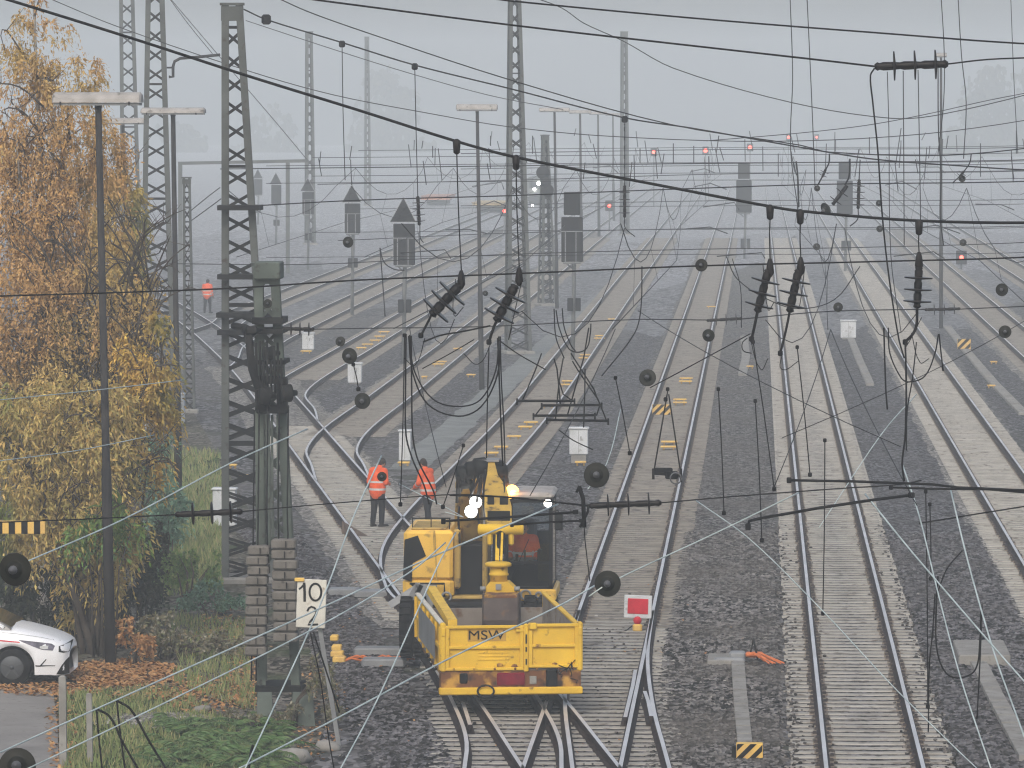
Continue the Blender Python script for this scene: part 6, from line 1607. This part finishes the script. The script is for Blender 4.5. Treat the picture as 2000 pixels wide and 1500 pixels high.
def stand(lean=0, arms='front', bow=0.0, spread=.1, step=.0):
    J = dict(pelvis=(0, 0, .95), chest=(0, .02 + lean, 1.28), neck=(0, .03 + lean * 1.4, 1.49), head=(0, .06 + lean * 1.5 + bow * .09, 1.63 - bow * .035), look=(0, 1, -.75 * bow))
    for s_, S_ in ((-1, 'L'), (1, 'R')):
        J[S_ + 'sh'] = (s_ * .195, .01 + lean * 1.2, 1.42); J[S_ + 'hip'] = (s_ * .09, 0, .93); J[S_ + 'kn'] = (s_ * (.09 + spread * .3), .03 + s_ * step, .51); J[S_ + 'an'] = (s_ * (.09 + spread * .4), -.01 + s_ * step * 1.6, .10)
        J[S_ + 'toe'] = (s_ * .05, .15, 0)
        if arms == 'front': J[S_ + 'el'] = (s_ * .28, -.02 + lean, 1.14); J[S_ + 'wr'] = (s_ * .14, .22 + lean, 1.10)
        elif arms == 'down': J[S_ + 'el'] = (s_ * .25, .0, 1.14); J[S_ + 'wr'] = (s_ * .25, .12, .91)
        else: J[S_ + 'el'] = (s_ * .26, .12, 1.16); J[S_ + 'wr'] = (s_ * .12, .34, 1.02)
    return J
def at(px, py): q = G(px, py); return (q.x, q.y, 0)
person('worker in orange jacket and dark trousers seen from behind, beside the crossing rails', at(737, 1031), R(-38), stand(.03, 'front', .9, .04, .03))
person('worker in orange jacket standing side on behind the falling dark cables', at(837, 1033), R(62), stand(.05, 'low', .3, .05, .06))
person('distant worker in orange standing in the fog beyond the lattice post', at(405, 612), R(-20), stand(.0, 'down', .2, .12, .02), .014)
sj = dict(pelvis=(0, 0, .10), chest=(0, .0, .43), neck=(0, .02, .64), head=(0, .05, .78), look=(.1, 1, -.35))
for s_, S_ in ((-1, 'L'), (1, 'R')):
    sj[S_ + 'sh'] = (s_ * .195, .0, .57); sj[S_ + 'hip'] = (s_ * .1, .02, .09); sj[S_ + 'kn'] = (s_ * .15, .46, .10); sj[S_ + 'an'] = (s_ * .14, .52, -.30); sj[S_ + 'el'] = (s_ * .27, .05, .30); sj[S_ + 'wr'] = (s_ * .24, .30, .24); sj[S_ + 'toe'] = (0, .15, 0)
person('driver in orange jacket sitting behind the cab window of the excavator', (sx, Yc + 1.12, z0 + .44), R(180), sj, .012)
bell('small dark wheel insulator in front of the left worker hip', 746, 931, 19, 66)
# ------------------------------------------------------------------ verge, trees, shrubs, litter, far background
rv = random.Random(5)
def leafmat(name, cols, c2=None, scale=.9, lo=.45, hi=.6):
    av = [sum(c[i] for c in cols) / len(cols) for i in range(3)]
    cols = [tuple(c[i] * .68 + av[i] * .32 for i in range(3)) for c in cols]
    return mat(name, cols[0], c2, scale=scale, lo=lo, hi=hi, island=cols, rough=.8, spec=.1, detail=3)
COPPER = leafmat('leaf_copper', [(.34, .195, .09), (.50, .285, .10), (.62, .37, .13), (.42, .24, .11), (.68, .46, .20), (.54, .34, .16), (.17, .105, .065), (.68, .40, .11)], (.52, .37, .13), .5)
GOLD = leafmat('leaf_gold', [(0.493, 0.281, 0.057), (0.782, 0.477, 0.083), (0.690, 0.428, 0.098), (0.362, 0.213, 0.065), (0.782, 0.592, 0.132), (0.543, 0.395, 0.115), (0.213, 0.140, 0.057)], (0.230, 0.216, 0.061), .5)
OCHRE = leafmat('leaf_ochre', [(0.470, 0.293, 0.098), (0.705, 0.450, 0.137), (0.371, 0.313, 0.098), (0.255, 0.235, 0.078), (0.739, 0.586, 0.197), (0.235, 0.146, 0.069), (0.510, 0.392, 0.137)], (0.165, 0.195, 0.053), .45)
GREEN = leafmat('leaf_green', [(0.064, 0.134, 0.036), (0.108, 0.216, 0.054), (0.162, 0.288, 0.082), (0.054, 0.090, 0.032), (0.216, 0.270, 0.060)])
DARKG = leafmat('leaf_dark', [(.010, .018, .012), (.02, .034, .02), (.035, .05, .03), (.013, .022, .014), (.07, .075, .045)])
BLUEG = leafmat('leaf_bluegreen', [(0.075, 0.164, 0.114), (0.138, 0.264, 0.177), (0.214, 0.352, 0.240), (0.075, 0.126, 0.063)])
BRAMB = leafmat('leaf_bramble', [(0.098, 0.106, 0.065), (0.195, 0.195, 0.139), (0.325, 0.309, 0.244), (0.081, 0.073, 0.049), (0.244, 0.179, 0.098), (0.122, 0.146, 0.050)])
GRASSM = leafmat('grass_blade', [(0.101, 0.168, 0.050), (0.151, 0.227, 0.067), (0.218, 0.286, 0.101), (0.092, 0.134, 0.050), (0.319, 0.319, 0.151), (0.370, 0.302, 0.151)])
FERN = leafmat('fern_leaf', [(0.045, 0.104, 0.032), (0.072, 0.153, 0.045), (0.108, 0.198, 0.072), (0.036, 0.076, 0.027), (0.153, 0.225, 0.099), (0.126, 0.135, 0.054)])
LITTER = leafmat('fallen_leaf', [(.36, .17, .06), (.48, .26, .10), (.26, .12, .05), (.55, .36, .17), (.18, .085, .04), (.42, .20, .07)])
M['bark'] = mat('bark', (.055, .044, .036), (.10, .085, .07), scale=4, rough=.95, bump=.3)
M['birchbark'] = mat('birch_bark', (.40, .38, .34), (.28, .26, .23), scale=2, c3=(.05, .045, .04), scale3=5, lo3=.6, hi3=.66, rough=.9)
def leaf(mb, p, d, ln, wd, rr):
    """one bent leaf blade"""
    d = d.normalized(); s_ = d.cross(Vector((rr.uniform(-1, 1), rr.uniform(-1, .2), rr.uniform(-1, 1))))
    if s_.length < .05: s_ = d.orthogonal()
    s_ = s_.normalized() * wd / 2; m_ = p + d * ln * .45
    o = len(mb.v); e = p + d * ln + Vector((0, 0, -ln * .12))
    mb.v += [tuple(p), tuple(m_ + s_), tuple(e), tuple(m_ - s_)]
    mb.f.append([o, o + 1, o + 2, o + 3]); mb.m.append(0); mb.s.append(False)
def crown(mb, blobs, Y, rr, ln=(.10, .20), wd=.045, hang=1.0, depth=1.3, dens=1.0):
    """blobs (px, py, rx, ry, strands): hanging strands of leaves spread through each volume"""
    for bx, by, rx, ry, n in blobs:
        c = S(bx, by, Y); k = Y / F; RX, RZ = rx * k, ry * k; RY = RX * depth
        cl = [Vector((rr.uniform(-.9, .9), rr.uniform(-.9, .9), rr.uniform(-.85, .9))) for _ in range(max(5, int(n * dens / 16)))]
        for _ in range(int(n * dens)):
            while True:
                q = rr.choice(cl) + Vector((rr.gauss(0, .17), rr.gauss(0, .17), rr.gauss(0, .2)))
                if q.length < 1.12: break
            p = c + Vector((q.x * RX, q.y * RY, q.z * RZ))
            out = Vector((q.x, q.y, 0)) * .35 + Vector((rr.uniform(-.4, .4), rr.uniform(-.4, .4), 0))
            L_ = rr.uniform(.25, 1.25) * hang; m_ = rr.randint(6, 13)
            for j in range(m_):
                t = j / m_
                pp = p + out * t * L_ * (1 - .4 * t) + Vector((0, 0, -L_ * t * t * .9 + .12 * t))
                if pp.z < .15: continue
                d = Vector((out.x + rr.uniform(-.7, .7), out.y + rr.uniform(-.7, .7), -.9 * hang + rr.uniform(-.8, 1.2)))
                leaf(mb, pp, d, rr.uniform(*ln), wd * rr.uniform(.6, 1.3), rr)
def limbs(root, base, targets, Y, r0, rr, m='bark', twigs=3, name='trunk'):
    """stems from the base to points of the crown, then twigs"""
    mb = MB()
    B = Vector(base)
    for tx, ty, rr0 in targets:
        T_ = S(tx, ty, Y + rr.uniform(-.8, .8)); mid = B.lerp(T_, .5) + Vector((rr.uniform(-.3, .3), rr.uniform(-.3, .3), .5)); b0 = B + Vector((rr.uniform(-.25, .25), rr.uniform(-.2, .2), -.1))
        pts = curve([b0, b0.lerp(mid, .5) + Vector((rr.uniform(-.1, .1), 0, .1)), mid, T_], 4)
        mb.tube(pts, [r0 * rr0 * (1 - .86 * i / (len(pts) - 1)) for i in range(len(pts))], 7)
    tr_ = mb.build(name, M[m], root)
    mb = MB()
    for tx, ty, rr0 in targets:
        T_ = S(tx, ty, Y)
        for k in range(twigs):
            s_ = B.lerp(T_, rr.uniform(.45, .98)) + Vector((rr.uniform(-.3, .3), rr.uniform(-.6, .3), rr.uniform(-.1, .5)))
            e = s_ + Vector((rr.uniform(-1.0, 1.0), rr.uniform(-.9, .4), rr.uniform(.2, 1.4)))
            pts = curve([s_, s_.lerp(e, .5) + Vector((rr.uniform(-.15, .15), rr.uniform(-.1, .1), .2)), e, e + Vector((rr.uniform(-.3, .3), -.1, rr.uniform(-.5, .1)))], 3)
            mb.tube(pts, [.026 * (1 - .8 * i / (len(pts) - 1)) for i in range(len(pts))], 4)
            for q in range(3):
                a = pts[rr.randint(2, len(pts) - 2)]; mb.tube([a, a + Vector((rr.uniform(-.4, .4), rr.uniform(-.3, .2), rr.uniform(.1, .5)))], [.011, .004], 3)
    mb.build('branches', M['bark'], root)
# --- tall birch, thin at the top
Yb1 = 104
t1_ = empty('birch_tree', (S(78, 1290, Yb1).x, Yb1, 0), 'tall half bare birch with a pale trunk top and drooping copper brown leaves', 'tree')
limbs(t1_, (S(84, 1290, Yb1).x, Yb1, 0), [(64, -30, 1.0), (28, 200, .6), (110, 180, .6), (150, 300, .6), (20, 400, .55), (200, 420, .5), (90, 420, .6)], Yb1, .15, rv, 'birchbark', 9)
mb = MB()
crown(mb, [(55, 20, 30, 30, 14), (32, 52, 34, 18, 14), (96, 62, 40, 26, 14), (30, 120, 40, 40, 60), (105, 130, 50, 40, 66), (165, 115, 30, 30, 22), (182, 160, 22, 46, 22), (60, 190, 70, 40, 90), (140, 205, 60, 46, 76),
           (50, 275, 85, 62, 260), (150, 285, 70, 66, 210), (215, 300, 35, 50, 60), (70, 380, 100, 80, 380), (180, 390, 70, 80, 250), (40, 480, 90, 80, 330), (140, 490, 95, 80, 340), (215, 480, 40, 70, 110)], Yb1, rv, (.05, .12), .034, 1.0, 1.3, 2.1)
mb.build('crown', COPPER, t1_)
# --- copper brown tree in the middle
Yb2 = 102
t2_ = empty('copper_tree', (S(150, 1300, Yb2).x, Yb2, 0), 'dense rust brown tree with bare twigs poking out, below the birch crown', 'tree')
limbs(t2_, (S(150, 1300, Yb2).x, Yb2, 0), [(60, 560, 1), (150, 520, 1), (230, 540, 1), (285, 560, .7), (40, 680, .8), (300, 640, .7), (180, 640, .9), (100, 760, .7), (265, 470, .6), (310, 540, .5)], Yb2, .12, rv, 'bark', 22)
mb = MB(); crown(mb, [(60, 590, 100, 80, 330), (160, 590, 95, 85, 330), (240, 600, 60, 80, 150), (50, 700, 100, 70, 300), (150, 700, 110, 80, 330), (240, 710, 70, 60, 150), (290, 560, 30, 60, 30)], Yb2, rv, (.05, .12), .034, .8, 1.3, 2.0)
mb.build('crown', COPPER, t2_)
# --- golden trees
Yb3 = 100.5
t3_ = empty('golden_tree', (S(215, 1300, Yb3).x, Yb3, 0), 'golden yellow tree arching over the driveway with slender stems', 'tree')
limbs(t3_, (S(195, 1295, Yb3).x, Yb3, 0), [(250, 760, 1), (300, 700, .8), (180, 850, 1), (110, 880, .9), (60, 900, .8), (290, 860, .7), (230, 950, .7), (150, 980, .7), (20, 960, .6)], Yb3, .085, rv, 'bark', 8, 'stems')
mb = MB(); crown(mb, [(300, 735, 38, 60, 140), (255, 790, 60, 60, 190), (310, 800, 26, 44, 60), (270, 900, 50, 60, 120), (245, 690, 40, 40, 60), (300, 640, 24, 36, 26)], Yb3, rv, (.08, .15), .042, .9, 1.3, 1.5)
mb.build('crown', GOLD, t3_)
t4_ = empty('ochre_tree', (S(110, 1300, 99).x, 99, 0), 'broad ochre and olive leaved tree hanging low behind the barred beam', 'tree')
limbs(t4_, (S(178, 1298, 99).x, 99, 0), [(40, 860, 1), (120, 840, 1), (190, 900, .9), (60, 980, .8), (210, 1000, .7), (130, 1040, .6), (240, 1060, .5)], 99, .08, rv, 'bark', 6, 'stems')
mb = MB(); crown(mb, [(50, 800, 100, 70, 280), (160, 800, 90, 70, 260), (60, 900, 110, 75, 330), (180, 900, 90, 80, 270), (40, 985, 90, 50, 190), (140, 990, 90, 60, 210), (220, 1000, 60, 70, 140), (60, 1062, 80, 36, 110), (190, 1090, 60, 70, 120), (235, 1110, 34, 90, 80), (160, 1150, 40, 80, 60)], 99, rv, (.08, .17), .04, 1.0, 1.3, 1.5)
mb.build('crown', OCHRE, t4_)
t5_ = empty('golden_tree', (S(245, 640, 128).x, 128, 0), 'yellow tree standing behind the lamp poles, top beside the pale lattice mast', 'tree')
limbs(t5_, (S(262, 1050, 128).x, 128, 0), [(240, 360, 1), (265, 400, 1), (225, 420, .8)], 128, .12, rv, 'bark', 8)
mb = MB(); crown(mb, [(236, 370, 34, 50, 120), (255, 440, 38, 60, 150), (240, 520, 36, 60, 110), (268, 600, 34, 50, 60)], 128, rv, (.12, .2), .055, .8)
mb.build('crown', GOLD, t5_)
# --- shrubs
def shrub(name, label, cat, blobs, Y, m, ln, wd, hang=.5, stems=6, dens=1):
    x = S(blobs[0][0], blobs[0][1], Y).x
    root = empty(name, (x, Y, 0), label, cat)
    mb = MB(); crown(mb, blobs, Y, rv, ln, wd, hang, 1.1, dens); mb.build('foliage', m, root)
    st = MB()
    for k in range(stems):
        b_ = blobs[k % len(blobs)]; e = S(b_[0] + rv.uniform(-.7, .7) * b_[2], b_[1], Y); st.tube([(x + (e.x - x) * .4, Y + rv.uniform(-.3, .3), 0), ((x + e.x) / 2 + rv.uniform(-.1, .1), Y, e.z * .6), e], [.03, .02, .008], 4)
    st.build('stems', M['bark'], root)
    return root
shrub('evergreen_shrub', 'dark evergreen shrub at the foot of the birch above the white car', 'shrub', [(60, 1150, 90, 60, 300), (150, 1180, 60, 60, 140), (10, 1180, 60, 60, 150)], 100.5, DARKG, (.07, .14), .05)
shrub('evergreen_shrub', 'near black evergreen shrub right of the second lamp pole foot', 'shrub', [(275, 1060, 50, 60, 170), (282, 1130, 55, 60, 170), (270, 1190, 50, 40, 90)], 103, DARKG, (.07, .13), .05)
shrub('conifer_shrub', 'blue green shrub behind the yellow leaves at the second lamp pole', 'shrub', [(312, 900, 34, 60, 150), (300, 970, 44, 60, 160), (330, 1000, 34, 50, 90)], 122, BLUEG, (.08, .16), .05, .7)
shrub('green_bush', 'round green bush on the slope below the tall grey mast', 'shrub', [(420, 1170, 50, 36, 150), (385, 1185, 34, 26, 70), (455, 1190, 26, 28, 60)], 106.5, BLUEG, (.05, .11), .05, .4)
shrub('hazel_bush', 'loose green bush between the second lamp pole and the tall mast leg', 'shrub', [(370, 1085, 34, 40, 90), (400, 1110, 30, 34, 70), (345, 1110, 30, 40, 70)], 110, GREEN, (.06, .13), .05, .5)
shrub('hazel_bush', 'dull green bush crowding the second lamp pole under the yellow leaves', 'shrub', [(318, 1035, 36, 44, 110), (338, 980, 26, 40, 70), (300, 1090, 30, 40, 70)], 112, BLUEG, (.06, .13), .05, .5)
shrub('olive_bush', 'olive green bush hanging between the driveway beam and the slope', 'shrub', [(190, 1030, 60, 50, 130), (240, 1000, 40, 50, 90)], 98.3, GREEN, (.09, .16), .045, 1)
shrub('bramble', 'tangled grey green bramble between the lamp foot and the counterweights', 'shrub', [(310, 1262, 60, 34, 120), (380, 1270, 60, 36, 130), (430, 1250, 50, 30, 90), (340, 1225, 60, 26, 80), (260, 1290, 30, 22, 40)], 98, BRAMB, (.05, .12), .05, .3, 26)
shrub('orange_sapling', 'small orange leaved sapling at the nearest lamp foot', 'shrub', [(276, 1258, 22, 16, 40), (250, 1230, 16, 26, 24)], 97, LITTER, (.07, .13), .06, .5, 4)
shrub('dry_weeds', 'dry brown weeds around the base of the green mast', 'plant', [(545, 1395, 40, 26, 60), (470, 1400, 34, 20, 40), (625, 1330, 34, 50, 70), (640, 1420, 26, 50, 60)], 87.2, BRAMB, (.05, .13), .03, .2, 20)
# bare young stems beside the nearest lamp
mb = MB()
for k in range(16):
    x = 150 + k * 5.5 + rv.uniform(-3, 3); mb.tube([S(x + rv.uniform(-6, 6), 1300, 100), S(x, 1220, 100), S(x + rv.uniform(-14, 14), 1090 + rv.uniform(-40, 50), 100)], [.028, .022, .008], 5)
tag(mb.build('sapling_stems', M['bark']), 'clump of slender bare stems behind the nearest lamp pole', 'plant')
# --- verge surfaces
def gpoly(name, pts, z, m):
    mb = MB(); P = [G(a, b) for a, b in pts]; mb.add([(p.x, p.y, z) for p in P], [tuple(range(len(P)))]); return structure(mb.build(name, m))
M['grassbase'] = gravel('grass_soil', (.02, .035, .01), (.07, .10, .03), (.05, .055, .025), .6, stone=8, big=.6)
mb = MB(); P = [(-60, 76), (-6.9, 76), (-7.4, 92), (-9.0, 108), (-11.8, 125), (-16, 155), (-21, 190), (-60, 190)]
mb.add([(x, y, .006) for x, y in P], [tuple(range(len(P)))]); structure(mb.build('verge', M['soil']))
gpoly('driveway', [(-500, 1338), (60, 1338), (104, 1352), (112, 1420), (118, 1560), (-500, 1560)], .010, M['drive'])
gpoly('grass_patch', [(112, 1352), (330, 1345), (430, 1400), (480, 1470), (490, 1560), (122, 1560)], .011, M['grassbase'])
gpoly('grass_patch', [(330, 890), (428, 890), (432, 1060), (430, 1150), (330, 1150), (300, 1040)], .012, M['grassbase'])
mb = MB()
def blades(mb, poly_px, n, h, wd):
    xs = [p[0] for p in poly_px]; ys = [p[1] for p in poly_px]
    def inside(x, y):
        c = False; k = len(poly_px)
        for i in range(k):
            (x1, y1), (x2, y2) = poly_px[i], poly_px[(i + 1) % k]
            if (y1 > y) != (y2 > y) and x < (x2 - x1) * (y - y1) / (y2 - y1) + x1: c = not c
        return c
    k = 0
    while k < n:
        x, y = rv.uniform(min(xs), max(xs)), rv.uniform(min(ys), max(ys))
        if not inside(x, y): continue
        if noise.noise(Vector((x / 40, y / 18, 0))) < -.25 and rv.random() < .8: k += 1; continue
        k += 1; p = G(x, y); p.z = .01; hh = h * rv.uniform(.5, 1.4); a = rv.uniform(0, 6.28); q = Vector((math.cos(a), math.sin(a), 0)) * wd
        t = p + Vector((rv.uniform(-.5, .5) * hh, rv.uniform(-.5, .5) * hh, hh)); m_ = p.lerp(t, .55) + Vector((0, 0, hh * .12)); o = len(mb.v)
        mb.v += [tuple(p - q), tuple(p + q), tuple(m_ + q * .6), tuple(t), tuple(m_ - q * .6)]; mb.f.append([o, o + 1, o + 2, o + 3, o + 4]); mb.m.append(0); mb.s.append(False)
blades(mb, [(118, 1360), (330, 1345), (430, 1400), (490, 1470), (490, 1530), (124, 1530)], 7000, .13, .012)
blades(mb, [(330, 880), (432, 890), (436, 1150), (320, 1170), (300, 1040)], 5000, .22, .02)
blades(mb, [(330, 1200), (480, 1220), (500, 1400), (340, 1340)], 2200, .16, .012)
o = mb.build('grass', GRASSM); tag(o, None, None, None, 'stuff')
mb = MB()
def litter(mb, cx, cy, rx, ry, n, sz=.055):
    for _ in range(int(n * 2.0)):
        a = rv.uniform(0, 6.28); r_ = math.sqrt(rv.random()); p = G(cx + math.cos(a) * r_ * rx, cy + math.sin(a) * r_ * ry); p.z = .02 + rv.random() * .05
        a = rv.uniform(0, 6.28); u_ = Vector((math.cos(a), math.sin(a), rv.uniform(-.5, .6))) * sz * rv.uniform(.5, 1.2); w_ = Vector((-math.sin(a), math.cos(a), rv.uniform(-.4, .5))) * sz * .5
        o = len(mb.v); mb.v += [tuple(p - u_), tuple(p - w_), tuple(p + u_), tuple(p + w_ * 1.2)]; mb.f.append([o, o + 1, o + 2, o + 3]); mb.m.append(0); mb.s.append(False)
litter(mb, 240, 1318, 120, 26, 1500); litter(mb, 100, 1350, 110, 12, 380); litter(mb, 120, 1430, 30, 90, 160); litter(mb, 400, 1360, 90, 36, 420); litter(mb, 480, 1330, 40, 60, 260); litter(mb, 300, 1350, 130, 20, 300); litter(mb, 620, 1400, 60, 90, 160, .045); litter(mb, 440, 1230, 60, 40, 130)
litter(mb, 980, 1300, 500, 200, 90, .04); litter(mb, 740, 1200, 90, 120, 60, .04)
o = mb.build('leaf_litter', LITTER); tag(o, None, None, None, 'stuff')
# small stones and scraps lying between the tracks
mb = MB()
for _ in range(420):
    x = rv.uniform(560, 1990); y = rv.uniform(1040, 1495); p = G(x, y)
    if abs(p.x - X6) < 1.25: continue
    r_ = rv.uniform(.015, .032); mb.ball((p.x, p.y, .03), r_, 5, 0, (1.3, 1, .8))
o = mb.build('loose_stones', M['ballast_pale']); tag(o, None, None, None, 'stuff')
gp = MB(); c_ = G(305, 1408); gp.lathe([(0, 1.2), (.04, 1.0), (.07, .6), (.09, .1)], c_, c_ + Vector((0, 0, 1)), 20); tag(gp.build('gravel_heap', M['ballast_pale']), 'low heap of grey gravel on the grass by the pale wires', 'gravel heap')
for lab, px, py, r_ in (('pale boulder lying right of the ferns', 572, 1490, .22), ('light boulder by the grass edge below the gravel heap', 395, 1392, .13), ('stone leaning at the green mast foot', 640, 1466, .16)):
    p = G(px, py); st = MB(); st.ball(p + Vector((0, 0, r_ * .4)), r_, 9, 0, (1.4, 1, .7)); st.v = [tuple(Vector(v) + noise.noise_vector(Vector(v) * 5) * r_ * .35) for v in st.v]; tag(st.build('boulder', M['conc']), lab, 'boulder')
# ferns
fr = empty('fern', G(420, 1490), 'big clump of bright green ferns at the bottom edge', 'fern')
mb = MB(); mid = MB()
for k in range(170):
    b_ = G(rv.uniform(320, 545), rv.uniform(1415, 1520)); b_.z = .03; a = rv.uniform(-2.9, 2.9); L_ = rv.uniform(.5, 1.0); d = Vector((math.cos(a), math.sin(a) * .8, 0)); pr = []
    for j in range(25):
        t = j / 24; pr.append(b_ + d * L_ * t + Vector((0, 0, L_ * (.75 * t - .68 * t * t))))
    mid.tube(pr[::4], .006, 3)
    sd = Vector((-d.y, d.x, 0))
    for j in range(1, 25):
        w_ = .15 * L_ * math.sin(math.pi * min(1, .14 + j / 27)) * 1.5
        for s_ in (-1, 1): leaf(mb, pr[j], sd * s_ + d * .45 + Vector((0, 0, -.12)), w_, .030 * L_ + .008, rv)
mb.build('frond', FERN, fr); mid.build('stem', FERN, fr)
# --- far background in the fog
def far_tree(label, blobs, Y, m, group='trees lost in the fog'):
    x = S(blobs[0][0], blobs[0][1], Y).x; root = empty('distant_tree', (x, Y, 0), label, 'tree', group)
    mb = MB(); crown(mb, blobs, Y, rv, (.9, 1.7), .9, 1.6, 1.0, 2.2); mb.build('crown', m, root)
    z = S(0, blobs[0][1], Y).z; MB().tube([(x, Y, 0), (x + .3, Y, z * .5), (x, Y, z)], [.5, .4, .15], 7).build('trunk', M['bark'], root)
FARG = leafmat('leaf_far', [(.06, .075, .035), (.10, .10, .05), (.13, .12, .07), (.05, .055, .03)])
far_tree('tall pale tree in the fog left of the slim central mast', [(760, 270, 70, 120, 300), (800, 330, 60, 70, 140), (720, 330, 50, 70, 120), (760, 190, 50, 60, 90)], 1250, FARG)
far_tree('dim broad tree in the fog at the right edge', [(1960, 220, 80, 100, 300), (1900, 290, 60, 60, 150), (2010, 320, 60, 70, 130), (1960, 310, 80, 40, 130)], 1150, FARG)
far_tree('dim tree behind the faint gantry beam', [(530, 270, 50, 70, 150), (560, 310, 50, 40, 100), (490, 300, 40, 50, 90)], 1250, FARG)
far_tree('ghostly tree left of the bracket arm', [(340, 280, 60, 50, 120), (390, 300, 50, 40, 100)], 1250, FARG)
M['plaster'] = mat('house_plaster', (.55, .52, .48), (.45, .43, .40), scale=.3); M['tiles'] = mat('roof_tiles', (.26, .11, .075), (.19, .085, .06), scale=.8)
def rail_vehicle(name, label, cat, x0, x1, y0, y1, Y, m, lamps):
    a, b = S(x0, y0, Y), S(x1, y1, Y); cx = (a.x + b.x) / 2; root = empty(name, (cx, Y + 5, 0), label, cat); wd = b.x - a.x
    mb = MB(); mb.rbox((cx, Y + 6, (a.z + 1.0) / 2 + .1), (wd, 12, a.z - 1.0), .25); mb.build('body', M[m], root)
    mb = MB(); mb.rbox((cx, Y - .02, a.z * .74), (wd * .8, .12, a.z * .22), .05); mb.build('windscreen', M['carglass'], root)
    mb = MB(); mb.box((cx, Y + 6, .75), (wd * .9, 11.6, .5))
    for k in range(4): mb.lathe([(-wd * .4, .42), (wd * .4, .42)], (cx, Y + 1.5 + k * 3, .55), (cx + 1, Y + 1.5 + k * 3, .55), 12)
    mb.build('underframe', M['exblack'], root)
    for px, py, r_ in lamps:
        p = S(px, py, Y - .15); mb = MB(); mb.ball(p, r_, 8); mb.build('headlight', M['farlamp'], root)
M['hazyyellow'] = mat('vehicle_yellow_hazed', (.55, .42, .20), (.5, .38, .18)); M['hazyorange'] = mat('vehicle_orange_hazed', (.55, .28, .18), (.5, .25, .16))  # vehicle yellow and orange paled, fog fading put into the colour
M['farlamp'] = emit('headlamp_far', (1, .97, .92), 45)
rail_vehicle('rail_vehicle', 'dim rail vehicle with white headlights behind the tensioning wheels', 'train', 1028, 1078, 348, 0, 560, 'mast', ((1052, 358, .2), (1044, 370, .16), (1040, 401, .14), (1063, 401, .14)))
rail_vehicle('work_vehicle', 'hazy yellow work vehicle left of the slim central mast', 'work vehicle', 926, 982, 404, 0, 520, 'hazyyellow', ())
rail_vehicle('work_vehicle', 'pinkish orange hazy work vehicle behind the nearest triangle topped signal', 'work vehicle', 828, 872, 392, 0, 560, 'hazyorange', ())

# stones thrown up onto the sleeper ends
mb = MB()
for _ in range(1000):
    y = 80 + 50 * rv.random() ** 1.5; sd = rv.choice((-1, 1)); x = X6 + sd * (1.22 + rv.gauss(0, .09)) if rv.random() < .6 else X6 + rv.choice((-1, 1)) * (.75 + rv.choice((-1, 1)) * rv.uniform(.10, .2))
    mb.ball((x, y, .045), rv.uniform(.015, .034), 5, 0, (1.3, 1, .8))
for _ in range(400):
    y = 79 + 25 * rv.random(); x = rv.uniform(-5.6, -1.0); mb.ball((x, y, .045), rv.uniform(.012, .028), 5, 0, (1.3, 1, .8))
o = mb.build('scattered_stones', M['ballast_brown']); tag(o, None, None, None, 'stuff')
